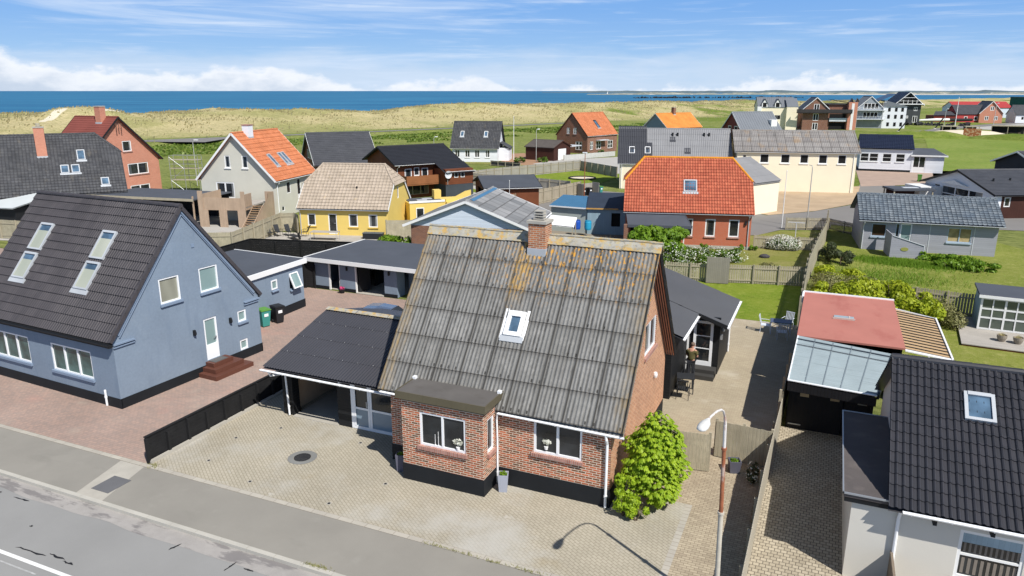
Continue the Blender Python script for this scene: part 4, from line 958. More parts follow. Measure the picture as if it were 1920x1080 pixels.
planter('tall grey square planter to the right of the bay, with small green plants', -3.5, -.38, ZP)
planter('tall dark planter in the shade to the left of the bay', -7.32, -.55, mat('dark_planter', (.12, .12, .16), rough=.6))

# ------------------------------------------------------------------ carport and glazed entrance
G = thing('carport', 'black corrugated roofed carport with glazed entrance, left of the brick house', 'carport', (-14.4, 0, 0))
mb = MB(); zr_, yr_ = 3.5, 5.05; sl_ = (zr_ - 2.28) / (yr_ - .75); q = sqrt(1 + sl_ ** 2)
sheet(mb, (0, .75, 2.28), (1, 0, 0), (0, 1, sl_), 6.75, (yr_ - .75) * q, K_BLK); sheet(mb, (6.75, 9.3, 2.28), (-1, 0, 0), (0, -1, sl_), 6.75, (yr_ - .75) * q, K_BLK)
mb.poly([(0, .75, 2.22), (6.75, .75, 2.22), (6.75, yr_, zr_ - .06), (0, yr_, zr_ - .06)])
mb.build('roof', R_BLK, G)
mb = MB()
for k in range(4): mb.T = None; x0 = k * 1.6; [mb.poly([(x0, yr_ + a, zr_ + .1 - abs(a) * .35 + .0), (x0 + 1.58, yr_ + a, zr_ + .1 - abs(a) * .35), (x0 + 1.58, yr_ + b, zr_ + .1 - abs(b) * .35), (x0, yr_ + b, zr_ + .1 - abs(b) * .35)]) for a, b in ((-.22, 0), (0, .22))]
mb.build('ridge_cap', R_RIDGE, G)
sc2 = MB(); rnd = random.Random(9)
for j in range(1, 4):
    for i in range(10):
        y = .75 + j * 1.1 / q; x = .35 + i * .68 + rnd.uniform(-.03, .03); z = 2.28 + sl_ * (y - .75) + .045; sc2.lathe([(.010, 0), (.008, .012)], (x, y + .02, z), 6)
sc2.build('roof_screw', WHITE, G)
gutter(G, (-.08, .66, 2.19), (6.3, .66, 2.15), .06)
pipe(G, [(.32, .66, 2.16), (.34, .75, 1.95), (.55, 1.35, 1.85), (.55, 1.42, .04)], .04)
mb = MB(); mb.box(.22, 1.5, 0, .72, 1.9, 2.2); mb.box(.22, 1.9, 0, .36, 8.9, 2.2); mb.box(2.93, 1.5, 0, 3.56, 1.75, 2.25); mb.box(2.93, 1.75, 0, 3.05, 6.9, 2.3); mb.box(.36, 8.75, 0, 6.7, 8.9, 2.2); mb.build('wall', BLACKW, G)
mb = MB(); mb.box(.37, 1.9, 0, .42, 7.0, 2.25); mb.box(.42, 6.9, 0, 2.93, 6.98, 2.6); mb.build('inner_wall', TANW, G)
mb = MB()
for a0, a1 in ((3.56, 3.70), (4.42, 4.52), (7.3, 7.4)): mb.box(a0, 1.5, .02, a1, 1.58, 2.2)
for z0, z1 in ((.02, .14), (.86, .94), (2.12, 2.2)): mb.box(3.70, 1.502, z0, 4.42, 1.578, z1); mb.box(4.52, 1.502, z0, 7.3, 1.578, z1)
for a in (3.70, 4.34): mb.box(a, 1.49, .14, a + .08, 1.50, 2.12)
dr = mb.build('glazed_door', PVC, G)
g = MB(); g.box(3.72, 1.53, .94, 4.40, 1.55, 2.12); g.box(4.52, 1.53, .94, 7.3, 1.55, 2.12); g.build('pane', GLASS, dr)
g = MB(); g.box(3.72, 1.53, .14, 4.40, 1.55, .86); g.box(4.52, 1.53, .14, 7.3, 1.55, .86); g.build('lower_panel', mat('frosted_blue_grey_panel', (.20, .27, .33), var=.06, rough=.2, spec=.6), dr)
g = MB(); g.box(4.30, 1.44, 1.0, 4.33, 1.49, 1.25); g.build('handle', STEEL, dr)
wl = MB(); wl.box(3.1, 1.40, 2.0, 3.3, 1.5, 2.1); wl.box(3.17, 1.28, 1.86, 3.24, 1.42, 2.05); wl.build('wall_lamp', WHITE, G)
fl = MB(); fl.box(.72, 1.4, .002, 2.93, 7.2, .03); fl.build('floor', CONC, G)
for lb, x, y, z in [('dark lawnmower at the back of the carport', 1.6, 4.6, .03)]:
    t_ = thing('lawnmower', lb, 'lawnmower', (x - 14.4, y, z), 30); mb = MB(); mb.lathe([(.22, .12), (.28, .2), (.26, .32), (.12, .42)], n=12, sx=1.3); mb.build('body', BLACKP, t_)
    mb = MB(); [mb.lathe([(.09, 0), (.09, .05)], (a, b, .0), 10) for a in (-.3, .3) for b in (-.22, .22)]; mb.build('wheel', DARKIN, t_); mb = MB(); mb.tube([(-.3, -.2, .2), (-.8, -.2, .85), (-.8, .2, .85), (-.3, .2, .2)], .015, 6); mb.build('handle', STEEL, t_)

# blue-grey car behind the carport
def car(label, loc, rz, paint, L_=4.3):
    t_ = thing('parked_car', label, 'car', loc, rz); cs = []
    prof = [(0, .35, .55, .80), (.06, .22, .80, .80), (.9, .20, .98, .84), (1.35, .2, 1.02, .85), (2.0, .2, 1.42, .66), (2.7, .2, 1.47, .66), (3.5, .2, 1.42, .64), (4.0, .22, 1.02, .80), (4.25, .35, .85, .78), (4.3, .4, .6, .76)]
    mb = MB(); rings = []
    for x, zb, zt, hw in prof:
        zt2 = min(zt, .95); rings.append([(x - 2.15, -.80, zb), (x - 2.15, -.86, .5), (x - 2.15, -.84, zt2), (x - 2.15, -hw, zt), (x - 2.15, 0, zt + .03), (x - 2.15, hw, zt), (x - 2.15, .84, zt2), (x - 2.15, .86, .5), (x - 2.15, .80, zb)])
    for a, b in zip(rings, rings[1:]):
        for k in range(8): mb.poly([a[k], a[k + 1], b[k + 1], b[k]])
        mb.poly([a[0], b[0], b[8], a[8]])
    mb.poly(rings[0]); mb.poly(rings[-1]); mb.build('body', paint, t_, True)
    g = MB()
    for s in (-1, 1):
        g.poly([(-.70, s * .80, 1.0), (1.6, s * .80, 1.02), (1.25, s * .69, 1.36), (-.18, s * .69, 1.38)])
    g.poly([(-.78, -.74, 1.05), (-.78, .74, 1.05), (-.2, .62, 1.41), (-.2, -.62, 1.41)]); g.poly([(1.88, -.72, 1.05), (1.88, .72, 1.05), (1.42, .6, 1.42), (1.42, -.6, 1.42)])
    for i, v in enumerate(g.v): g.v[i] = (v[0], v[1] * 1.02, v[2] + .015)
    g.build('window', GLASS, t_)
    for x in (-1.35, 1.3):
        for s in (-1, 1):
            w = MB(); w.tube([(x, s * .66, .31), (x, s * .87, .31)], .31, 18); o = w.build('wheel', BLACKP, t_); r_ = MB(); r_.tube([(x, s * .86, .31), (x, s * .885, .31)], .19, 10); r_.build('rim', STEEL, o)
    for s in (-1, 1): h = MB(); h.box(-2.14, s * .72 - .1, .62, -2.05, s * .72 + .1, .74); h.build('headlight', PVC, t_); h = MB(); h.box(2.05, s * .72 - .08, .75, 2.14, s * .72 + .08, .92); h.build('tail_light', SCARLET, t_)
    return t_
car('blue grey car parked behind the carport, only its roof showing', (-17.0, 11.9, .005), 4, mat('slate_blue_car_paint', (.075, .10, .15), var=.03, rough=.25, spec=.6, coat=.6))

# ------------------------------------------------------------------ blue-grey house on the left
BO = (-16.23 - 3.07, 28.06 - 20.6); a_ = R(23.5); BX, BY = BO[0] * cos(a_) - BO[1] * sin(a_), BO[0] * sin(a_) + BO[1] * cos(a_)
BH = House('blue_house', 'large blue grey rendered house with dark tiled roof, at the left edge', (BX - 9.9 * cos(R(-3)), BY - 9.9 * sin(R(-3))), -3.0, 9.9, 7.9, 3.0, 7.92, .12, .06, wm=BLUER, rm=R_DARK, rk=K_DARK, th=.06)
S = 9.9
for a, b in ((S - 4.26, S - 1.55), (S - 8.55, S - 5.85)): BH.window('f', a, 1.03, b, 2.27, cols=3, sill=BLUER2, glass=GLASSG, m=PVC, fw=.07)
BH.window('r', 2.44, 3.88, 3.48, 5.0, sill=BLUER2, glass=SHADED, m=PVC, fw=.07); BH.window('r', 4.55, 3.88, 5.6, 5.03, sill=BLUER2, glass=FROST, m=PVC, fw=.07)
BH.window('r', 6.52, 1.9, 7.05, 2.46, sill=BLUER2, m=PVC, fw=.08, glass=FROST); BH.window('r', 6.5, .46, 7.0, .98, m=PVC, fw=.08, glass=FROST)
BH.door('r', 4.5, .62, 5.25, 2.62, m=PVC, glass=FROST, gz=.36)
BH.walls(plinth=.44)
for a, b in ((S - 8.25, S - 7.3), (S - 3.78, S - 2.85)):
    for y0, y1 in ((1.12, 1.95), (2.05, 2.92)): BH.skylight(a, b, y0, y1, flash=(y0 < 1.5), blind=True, frame=LEAD)
mb = MB()
for y0, y1 in ((-.1, 3.95), (8.0, 3.95)):
    k = 1 if y0 < 1 else -1
    for o_, w_2, dd in ((.16, .12, .05), (.34, .035, .06)):
        za = lambda y: 3.0 + BH.sl * (y if k == 1 else 7.9 - y) - o_
        mb.beam((S + dd - .02, y0 + k * (.3 + o_ * .3), za(y0 + k * (.3 + o_ * .3))), (S + dd - .02, y1, za(y1)), .04, w_2)
for y0, y1 in ((-.02, .95), (6.95, 7.92)): mb.box(S + .002, y0, 2.78, S + .12, y1, 2.84); mb.box(S + .003, y0, 2.66, S + .07, y1, 2.72)
mb.build('cornice', BLUER2, BH.root)
mb = MB(); mb.beam((S + .07, -.14, 2.95), (S + .07, 3.95, 7.92), .1, .16); mb.beam((S + .07, 8.04, 2.95), (S + .07, 3.95, 7.92), .1, .16); mb.build('verge_tiles', R_DARK, BH.root)
mb = MB(); mb.box(-.02, -.2, 2.72, S + .05, -.06, 2.9); mb.build('fascia', BLACKP, BH.root)
gutter(BH.root, (0, -.27, 2.88), (S + .08, -.27, 2.88), .065, BLACKP)
pipe(BH.root, [(S - .85, -.07, .72), (S - .85, -.07, .02)], .045)
for y in (3.9, 6.0):
    mb = MB(); mb.box(S + .02, y - .05, 2.05, S + .12, y + .05, 2.3); mb.lathe([(.05, 0), (.04, .14)], (S + .14, y, 2.1), 8); mb.build('wall_lamp', BLACKP, BH.root)
vt = MB(); vt.box(S + .002, 4.3, 6.05, S + .03, 4.45, 6.2); vt.build('vent', BLUER2, BH.root)
# brown steps
st = thing('door_steps', 'brown stained wooden steps below the blue house side door', 'steps', (BX, BY, 0), -3); 
STEPM = mat('red_brown_decking', (.125, .05, .034), var=.15, rough=.5, boards=(.12, 'u', .4))
for k, (y0, y1, x1) in enumerate(((3.9, 6.15, 1.15), (4.15, 5.85, .85), (4.35, 5.5, .55))):
    mb = MB(); mb.box(.03, y0, k * .2 + .003, x1, y1, k * .2 + .2); mb.build('step', STEPM, st)
mb = MB(); mb.box(.08, 4.5, .602, .5, 5.25, .62); mb.build('doormat', mat('grey_doormat', (.1, .1, .1)), st)
# rear extension
E0 = lambda x, y: (BX + x * cos(R(-3)) - y * sin(R(-3)), BY + x * sin(R(-3)) + y * cos(R(-3)))
EX = thing('flat_roof_annex', 'blue grey flat roofed annex with white fascia, behind the blue house', 'annex', (*E0(-3.2, 8.0), 0), -3)
mb = MB(); X1 = -.35
wallrect(mb, (X1 + .55, 0), (X1, 7.0), .0, 2.72, [(4.15, 1.75, 4.65, 2.3), (5.75, 1.4, 6.5, 2.35)]); wallrect(mb, (X1, 7.0), (-6, 7.0), 0, 2.72); wallrect(mb, (-6, 7), (-6, 0), 0, 2.72); wallrect(mb, (-6, 0), (X1 + .55, 0), 0, 2.72); mb.build('wall', BLUER, EX)
mb = MB(); mb.prism([(X1 + .6, -.02), (X1 + .02, 7.05), (-6, 7.05), (-6, -.02)], 0, .5); mb.build('plinth', PLINTH, EX)
mb = MB(); mb.prism([(X1 + .62, -.05), (X1 + .12, 7.2), (-6.1, 7.2), (-6.1, -.05)], 2.94, 2.98); mb.build('roof', R_FELT, EX)
mb = MB(); mb.prism([(X1 + .64, -.06), (X1 + .17, 7.25), (X1 + .05, 7.25), (X1 + .52, -.06)], 2.72, 3.0); mb.box(-6.15, 7.2, 2.72, X1 + .04, 7.27, 3.0); mb.build('fascia', WHITE, EX)
def win_on(P, Q, a0, z0, a1, z1, parent, tilt=0, m=PVC, gl=FROST, sill=BLUER2):
    P = Vec((*P, 0)); Q = Vec((*Q, 0)); D = (Q - P).normalized(); N = Vec((D.y, -D.x, 0)); o = P + D * a0 + Vec((0, 0, z1)) + N * .0
    M = Matrix((D.to_4d(), N.to_4d(), Vec((0, 0, 1)).to_4d(), (0, 0, 0, 1))).transposed()
    for c in range(3): M[3][c] = 0
    M.translation = o; M[3][3] = 1
    if tilt: M = M @ Matrix.Rotation(R(tilt), 4, 'X')
    h = z1 - z0; w = a1 - a0; fw = .07
    mb = MB(); mb.T = M; d0 = -.05; d1 = .03
    mb.box(0, d0, -h, fw, d1, 0); mb.box(w - fw, d0, -h, w, d1, 0); mb.box(fw, d0, -h, w - fw, d1, -h + fw); mb.box(fw, d0, -fw, w - fw, d1, 0); f = mb.build('window', m, parent)
    g = MB(); g.T = M; g.box(fw * .7, -.03, -h + fw * .7, w - fw * .7, -.01, -fw * .7); g.build('pane', gl, f)
    s2 = MB(); p = P + D * (a0 - .05) + N * .0; q_ = P + D * (a1 + .05); s2.poly([(p.x, p.y, z0 - .05), (q_.x, q_.y, z0 - .05), (q_.x + N.x * .12, q_.y + N.y * .12, z0 - .07), (p.x + N.x * .12, p.y + N.y * .12, z0 - .07)])
    s2.poly([(q_.x + N.x * .12, q_.y + N.y * .12, z0 - .07), (p.x + N.x * .12, p.y + N.y * .12, z0 - .07), (p.x + N.x * .12, p.y + N.y * .12, z0 - .13), (q_.x + N.x * .12, q_.y + N.y * .12, z0 - .13)]); s2.poly([(p.x, p.y, z0 - .13), (q_.x, q_.y, z0 - .13), (q_.x + N.x * .12, q_.y + N.y * .12, z0 - .13), (p.x + N.x * .12, p.y + N.y * .12, z0 - .13)]); s2.build('sill', sill, f)
win_on((X1 + .55, 0), (X1, 7.0), 4.15, 1.75, 4.65, 2.3, EX); win_on((X1 + .55, 0), (X1, 7.0), 5.75, 1.4, 6.5, 2.35, EX, tilt=22)
# wheelie bins
def bin_(label, x, y, rz, body, lid, name='wheelie_bin', grp=None, logo=True):
    t_ = thing(name, label, 'wheelie bin', (x, y, .005), rz, grp); mb = MB()
    a, b = [(-.2, -.24), (.2, -.24), (.2, .2), (-.2, .2)], [(-.28, -.33), (.28, -.33), (.28, .33), (-.28, .33)]
    for k in range(4): p, q_, r_, s2 = a[k], a[(k + 1) % 4], b[(k + 1) % 4], b[k]; mb.poly([(*p, .05), (*q_, .05), (*r_, .95), (*s2, .95)])
    mb.build('body', body, t_); mb = MB(); mb.box(-.3, -.36, .952, .3, .36, 1.0); mb.box(-.26, -.3, 1.0, .26, .3, 1.03); mb.box(-.24, .33, .9, .24, .40, .95); mb.build('lid', lid, t_)
    for s in (-1, 1): w = MB(); w.tube([(s * .2, .24, .1), (s * .27, .24, .1)], .1, 12); w.build('wheel', BLACKP, t_)
    if logo: l = MB(); l.box(-.12, -.325, .62, .12, -.30, .78); l.build('sticker', PVC, t_)
    return t_
TEAL = mat('teal_plastic', (.05, .25, .22), var=.05, rough=.5); GRLID = mat('green_plastic', (.10, .26, .05), var=.05, rough=.5); BKPL = mat('black_plastic', (.02, .021, .024), var=.1, rough=.5)
bin_('teal wheelie bin with green lid beside the blue annex', -23.0, 10.25, 70, TEAL, GRLID, grp='bins beside the blue house'); bin_('black wheelie bin standing next to the teal one', -22.75, 11.1, 70, BKPL, BKPL, grp='bins beside the blue house')

# ------------------------------------------------------------------ black garden annex behind the brick house
AX = thing('garden_annex', 'black boarded annex with dark corrugated roof and white glazed door, behind the brick house', 'annex', (0, 9.0, 0))
zl, xr, k_ = 2.50, 1.80, .34
mb = MB(); nn = sqrt(1 + k_ * k_)
# slope falls to the right; U runs along +y, V up towards -x
sheet(mb, (xr, 3.55, zl), (0, 1, 0), (-1, 0, k_), 4.7, 4.15 * nn, K_BLK)
sheet(mb, (xr - 1.30, -.15, zl + 1.30 * k_), (0, 1, 0), (-1, 0, k_), 3.7, 2.85 * nn, K_BLK)
sheet(mb, (xr - 8.3, 8.25, zl), (0, -1, 0), (1, 0, k_), 8.4, 4.15 * nn, K_BLK)
mb.poly([(xr, 3.55, zl - .06), (xr, 8.25, zl - .06), (xr - 4.15, 8.25, zl - .06 + 4.15 * k_), (xr - 4.15, 3.55, zl - .06 + 4.15 * k_)])
mb.poly([(xr - 1.3, -.15, zl - .06 + 1.3 * k_), (xr - 1.3, 3.55, zl - .06 + 1.3 * k_), (xr - 4.15, 3.55, zl - .06 + 4.15 * k_), (xr - 4.15, -.15, zl - .06 + 4.15 * k_)])
mb.build('roof', mat('dark_grey_corrugated', (.060, .063, .072), var=.1, scale=.5, rough=.5, spec=.4), AX)
mb = MB(); mb.box(-.25, 3.95, 0, 1.45, 4.05, 2.75); mb.box(1.35, 4.05, 0, 1.45, 8.1, 2.55); mb.box(-6.3, 8.0, 0, 1.35, 8.1, 2.5); mb.box(-.12, .3, 0, .0, 3.95, 2.85); mb.box(-.6, .2, 0, .0, .3, 2.85); mb.build('wall', BLACKW, AX)
mb = MB(); mb.beam((xr + .01, 3.52, zl - .03), (xr - 1.3, 3.52, zl - .03 + 1.3 * k_), .04, .18); mb.build('bargeboard', BLACKP, AX)
gutter(AX, (xr + .06, 3.5, zl - .03), (xr + .06, 8.25, zl - .03), .06); gutter(AX, (xr - 1.24, -.2, zl + 1.27 * k_ - .02), (xr - 1.24, 3.5, zl + 1.27 * k_ - .02), .06)
pipe(AX, [(xr + .05, 7.3, zl - .08), (1.62, 7.3, zl - .3), (1.5, 7.3, zl - .5), (1.5, 7.3, .04)], .04)
mb = MB(); mb.box(.02, 3.72, .02, .10, 3.80, 2.75); mb.build('post', WHITE, AX)
mb = MB(); x0, x1, z0, z1 = .36, 1.08, .42, 2.55; y = 3.88
mb.box(x0 - .08, y, z0 - .06, x0 + .04, y + .07, z1); mb.box(x1 - .04, y, z0 - .06, x1 + .08, y + .07, z1); mb.box(x0 + .04, y, z1 - .12, x1 - .04, y + .07, z1); mb.box(x0 + .04, y, z0 - .06, x1 - .04, y + .07, z0 + .18)
for k in (1, 2): zc = z0 + .18 + (z1 - z0 - .3) * k / 3; mb.box(x0 + .04, y + .01, zc - .02, x1 - .04, y + .06, zc + .02)
dd = mb.build('door', PVC, AX); g = MB(); g.box(x0 + .03, y + .03, z0 + .15, x1 - .03, y + .045, z1 - .1); g.build('pane', GLASS, dd)
for k in range(2): mb = MB(); mb.box(.2 - k * 0, 3.3 - k * .35, .003, 1.42, 3.88 - k * .3, .38 - k * .17); mb.build('step', mat('black_deck_step', (.05, .048, .045), var=.2, rough=.7), AX)
for y, z in ((4.9, 1.95), (4.2, 1.75)): mb = MB(); mb.box(1.45, y - .05, z - .1, 1.55, y + .05, z + .14); mb.build('wall_lamp', STEEL, AX)

# ------------------------------------------------------------------ furniture
def chair(label, loc, rz, m, grp=None, recl=False):
    t_ = thing('garden_chair', label, 'chair', loc, rz, grp)
    mb = MB(); mb.box(-.24, -.23, .40, .24, .23, .43); mb.build('seat', m, t_)
    mb = MB(); b0, b1 = (-.24, .43), (-.36 if not recl else -.52, .92 if not recl else 1.02)
    for k in range(6 if not recl else 1):
        if recl: mb.beam((b0[0], 0, b0[1]), (b1[0], 0, b1[1]), .46, .03, up=(1, 0, 0))
        else: y = -.2 + k * .08; mb.beam((b0[0], y, b0[1]), (b1[0], y, b1[1]), .035, .02, up=(1, 0, 0))
    if not recl: mb.beam((b1[0], -.24, b1[1]), (b1[0], .24, b1[1]), .035, .05)
    mb.build('backrest', m, t_)
    for sx, sy in ((1, 1), (1, -1), (-1, 1), (-1, -1)): mb = MB(); mb.tube([(sx * .22, sy * .24, .42), (sx * .27, sy * .26, .002)], .014, 6); mb.build('leg', m, t_)
    for s in (-1, 1): mb = MB(); mb.tube([(.22, s * .26, .42), (.2, s * .27, .64), (-.28, s * .26, .64)], .016, 6); mb.build('armrest', m, t_)
    return t_
def table(label, loc, rz, m, lx, ly, h=.73, top=None, name='garden_table', cat='table', grp=None):
    t_ = thing(name, label, cat, loc, rz, grp); mb = MB(); mb.box(-lx / 2, -ly / 2, h - .03, lx / 2, ly / 2, h); mb.build('tabletop', top or m, t_)
    for sx in (-1, 1):
        for sy in (-1, 1): mb = MB(); mb.box(sx * (lx / 2 - .05) - .02, sy * (ly / 2 - .05) - .02, .002, sx * (lx / 2 - .05) + .02, sy * (ly / 2 - .05) + .02, h - .031); mb.build('leg', m, t_)
    return t_
BF = mat('black_powder_coat', (.03, .032, .036), var=.1, rough=.5); WF = mat('white_garden_furniture', (.62, .66, .74), rough=.5)
table('dark square garden table beside the brick gable', (.46, 10.35, .01), 12, BF, .75, .7)
chair('black garden chair at the front of the dark table', (.50, 9.62, .01), 95, BF, 'black chairs at the patio table'); chair('black garden chair with its back to the annex post', (.42, 11.05, .01), -90, BF, 'black chairs at the patio table')
table('dark blue topped table in the shadow of the red roofed shed', (3.72, 20.4, .01), 5, WF, 1.1, .75, top=mat('blue_grey_tabletop', (.08, .10, .16), rough=.5))
chair('white garden chair in front of the dark blue table', (3.85, 19.5, .01), 100, WF, 'white chairs round the dark blue table'); chair('white garden chair at the left end of the dark blue table', (2.95, 20.4, .01), 0, WF, 'white chairs round the dark blue table'); chair('white garden chair behind the dark blue table', (4.0, 21.3, .01), -110, WF, 'white chairs round the dark blue table')

# person
def skin(name, pts, edges, rad, m, parent, sub=2):
    me = bpy.data.meshes.new(name); me.from_pydata(pts, edges, []); o = bpy.data.objects.new(name, me); COL.objects.link(o)
    sk = o.modifiers.new('skin', 'SKIN'); sk.use_smooth_shade = True
    for i, r_ in enumerate(rad): o.data.skin_vertices[0].data[i].radius = (r_, r_) if not isinstance(r_, tuple) else r_
    o.data.skin_vertices[0].data[0].use_root = True
    if sub: s_ = o.modifiers.new('sub', 'SUBSURF'); s_.levels = sub; s_.render_levels = sub
    me.materials.append(m); o.parent = parent; return o
SKIN = mat('skin', (.50, .27, .19), var=.05, rough=.6); OLIVE = mat('olive_shirt', (.10, .088, .035), var=.15, rough=.9, scale=4); TROUS = mat('dark_trousers', (.018, .019, .024), var=.2, rough=.9, scale=4); HAIR = mat('short_grey_brown_hair', (.17, .12, .09), var=.1, rough=.8)
P_ = thing('person', 'man in olive T-shirt and dark trousers standing at the white annex door', 'person', (.42, 11.8, .014), 80)
# faces local +x (towards the door), head bowed
pts = [(0, 0, .95), (0, 0, 1.12), (.02, 0, 1.30), (.03, 0, 1.44), (.05, 0, 1.50), (.10, 0, 1.60), (.12, 0, 1.68),
       (.02, .19, 1.41), (.06, .25, 1.14), (.26, .20, 1.02), (.34, .16, 1.03), (.02, -.19, 1.41), (.06, -.25, 1.14), (.28, -.18, 1.06), (.36, -.13, 1.08),
       (0, .10, .90), (.02, .11, .50), (-.02, .11, .08), (.12, .12, .035), (0, -.10, .90), (.01, -.11, .50), (-.03, -.11, .08), (.11, -.12, .035)]
ed = [(0, 1), (1, 2), (2, 3), (3, 4), (4, 5), (5, 6), (3, 7), (7, 8), (8, 9), (9, 10), (3, 11), (11, 12), (12, 13), (13, 14), (0, 15), (15, 16), (16, 17), (17, 18), (0, 19), (19, 20), (20, 21), (21, 22)]
rd = [.15, .14, .15, .11, .06, .085, .095, .06, .046, .034, .036, .06, .046, .034, .036, .09, .058, .042, .038, .09, .058, .042, .038]
for hand in (10, 14):
    hx, hy, hz_ = pts[hand]; sy = 1 if hy > 0 else -1
    for k, (dy, ln, dz) in enumerate(((-.03, .075, 0), (-.01, .085, 0), (.01, .08, 0), (.03, .062, 0))):
        a = len(pts); pts.append((hx + .04, hy + dy, hz_)); pts.append((hx + .04 + ln * .6, hy + dy * 1.1, hz_ - .015)); pts.append((hx + .03 + ln, hy + dy * 1.1, hz_ - .045)); ed += [(hand, a), (a, a + 1), (a + 1, a + 2)]; rd += [.011, .009, .008]
    a = len(pts); pts.append((hx + .02, hy - sy * .045, hz_ + .005)); pts.append((hx + .055, hy - sy * .06, hz_ - .01)); ed += [(hand, a), (a, a + 1)]; rd += [.011, .009]
body = skin('body', pts, ed, rd, SKIN, P_)
skin('shirt', [(0, 0, .93), (0, 0, 1.10), (.02, 0, 1.28), (.025, 0, 1.41), (.02, .19, 1.405), (.055, .245, 1.20), (.02, -.19, 1.405), (.055, -.245, 1.20)], [(0, 1), (1, 2), (2, 3), (3, 4), (4, 5), (3, 6), (6, 7)], [(.17, .19), (.16, .18), (.165, .19), (.13, .14), .085, .075, .085, .075], OLIVE, P_)
skin('trousers', [(0, 0, .96), (0, .095, .88), (.02, .11, .50), (-.02, .11, .12), (0, -.095, .88), (.01, -.11, .50), (-.03, -.11, .12)], [(0, 1), (1, 2), (2, 3), (0, 4), (4, 5), (5, 6)], [.165, .11, .078, .065, .11, .078, .065], TROUS, P_)
mb = MB(); mb.lathe([(.05, -.03), (.096, 0), (.104, .05), (.09, .10), (.05, .125), (.01, .13)], (.095, 0, 1.645), 12); mb.build('hair', HAIR, P_, True)
mb = MB(); mb.lathe([(.012, -.02), (.016, 0), (.008, .03)], (.225, 0, 1.62), 8); [mb.lathe([(.012, -.03), (.02, 0), (.012, .03)], (.11, s * .105, 1.62), 8) for s in (-1, 1)]; mb.build('ears_and_nose', SKIN, P_, True)

# ------------------------------------------------------------------ fences
def pfence(name, label, pts, h, m, post=1.8, pm=None, pick=.12, gap=0.0, th=.022, rails=True, grp=None, base=0, side=1, h1=None, cat='fence', ph=.05, panel='board_panel', closed=False):
    """vertical board fence: one panel mesh of boards, each post its own mesh"""
    t_ = thing(name, label, cat, (pts[0][0], pts[0][1], base), 0, grp); o = Vec((pts[0][0], pts[0][1], 0)); h1 = h1 if h1 is not None else h
    tot = sum((Vec(b) - Vec(a)).length for a, b in zip(pts, pts[1:])); run = 0; mb = MB(); rl = MB(); rnd = random.Random(int(abs(pts[0][0] * 13 + pts[0][1] * 7)))
    for a, b in zip(pts, pts[1:]):
        a = Vec((*a, 0)) - o; b = Vec((*b, 0)) - o; L_ = (b - a).length; d = (b - a) / L_; n_ = Vec((-d.y, d.x, 0)) * side; n = max(1, int(L_ / (pick + gap)))
        if gap == 0 and pick > .5: n = 1
        hf = lambda s_: h + (h1 - h) * (run + s_) / tot
        st = L_ / n; w = st - gap if gap else st - .004
        for i in range(n):
            p = a + d * (i * st + .002); q = a + d * (i * st + w); hz_ = hf(i * st); j = rnd.uniform(-.012, .012)
            p2, q2 = p + n_ * th, q + n_ * th
            for f in ([p, q, q2, p2],):
                lo, hi = .04, hz_ + j
                c = [(v.x, v.y) for v in f]; mb.prism(c, lo, hi)
        if rails:
            for fz in (.18, .82): rl.beam(a - n_ * .02 + Vec((0, 0, hf(0) * fz)), b - n_ * .02 + Vec((0, 0, hf(L_) * fz)), .035, .08)
        np_ = max(1, int(round(L_ / post)))
        for i in range(np_ + 1):
            if i == 0 and run > 0: continue
            s_ = L_ * i / np_; p = a + d * s_ - n_ * .07; q_ = MB(); q_.box(p.x - .045, p.y - .045, 0, p.x + .045, p.y + .045, hf(s_) + ph); q_.build('post', pm or WOODP, t_)
        run += L_
    mb.build(panel, m, t_)
    if rails: rl.build('rail', pm or WOODP, t_)
    return t_
def bfence(name, label, pts, h, m, post=2.0, side=1, pm=None, cap=True, foot=None, grp=None, h1=None):
    """horizontal board fence panels"""
    t_ = thing(name, label, 'fence', (pts[0][0], pts[0][1], 0), 0, grp); o = Vec((pts[0][0], pts[0][1], 0)); mb = MB(); cp = MB(); ft = MB()
    for a, b in zip(pts, pts[1:]):
        a = Vec((*a, 0)) - o; b = Vec((*b, 0)) - o; L_ = (b - a).length; d = (b - a) / L_; n_ = Vec((-d.y, d.x, 0)) * side
        nb = int(h / .14); 
        for k in range(nb): z0 = .08 + k * (h - .08) / nb; mb.beam(a + Vec((0, 0, z0 + .065)), b + Vec((0, 0, z0 + .065)), .02 + .008 * (k % 2), (h - .08) / nb - .006)
        if cap: cp.beam(a + Vec((0, 0, h + .02)), b + Vec((0, 0, h + .02)), .11, .035)
        if foot: ft.beam(a + n_ * -.12 + Vec((0, 0, .05)), b + n_ * -.12 + Vec((0, 0, .05)), .12, .12)
        np_ = max(1, int(round(L_ / post)))
        for i in range(np_ + 1):
            p = a + d * (L_ * i / np_) - n_ * .07; q_ = MB(); q_.box(p.x - .05, p.y - .05, 0, p.x + .05, p.y + .05, h - .02 - (.12 if i % 2 else 0)); q_.build('post', pm or m, t_)
    mb.build('board_panel', m, t_)
    if cap: cp.build('cap_rail', pm or m, t_)
    if foot: ft.build('footing', foot, t_)
    return t_
BKF = mat('black_stained_timber', (.014, .014, .015), var=.35, scale=2, rough=.75)
bfence('black_fence', 'low black board fence with concrete footing between the two forecourts', [(-15.85, -3.75), (-15.85, 3.6)], .98, BKF, post=.92, foot=CONC)
bfence('black_fence', 'tall black horizontal board fence behind the blue annex and double garage', [(-34.6, 18.6), (-34.9, 22.3), (-26.9, 24.3)], 1.85, BKF)
bfence('black_fence', 'black board fence joining the blue annex to the double garage', [(-26.8, 15.2), (-26.3, 17.9), (-25.6, 18.1)], 1.75, BKF)
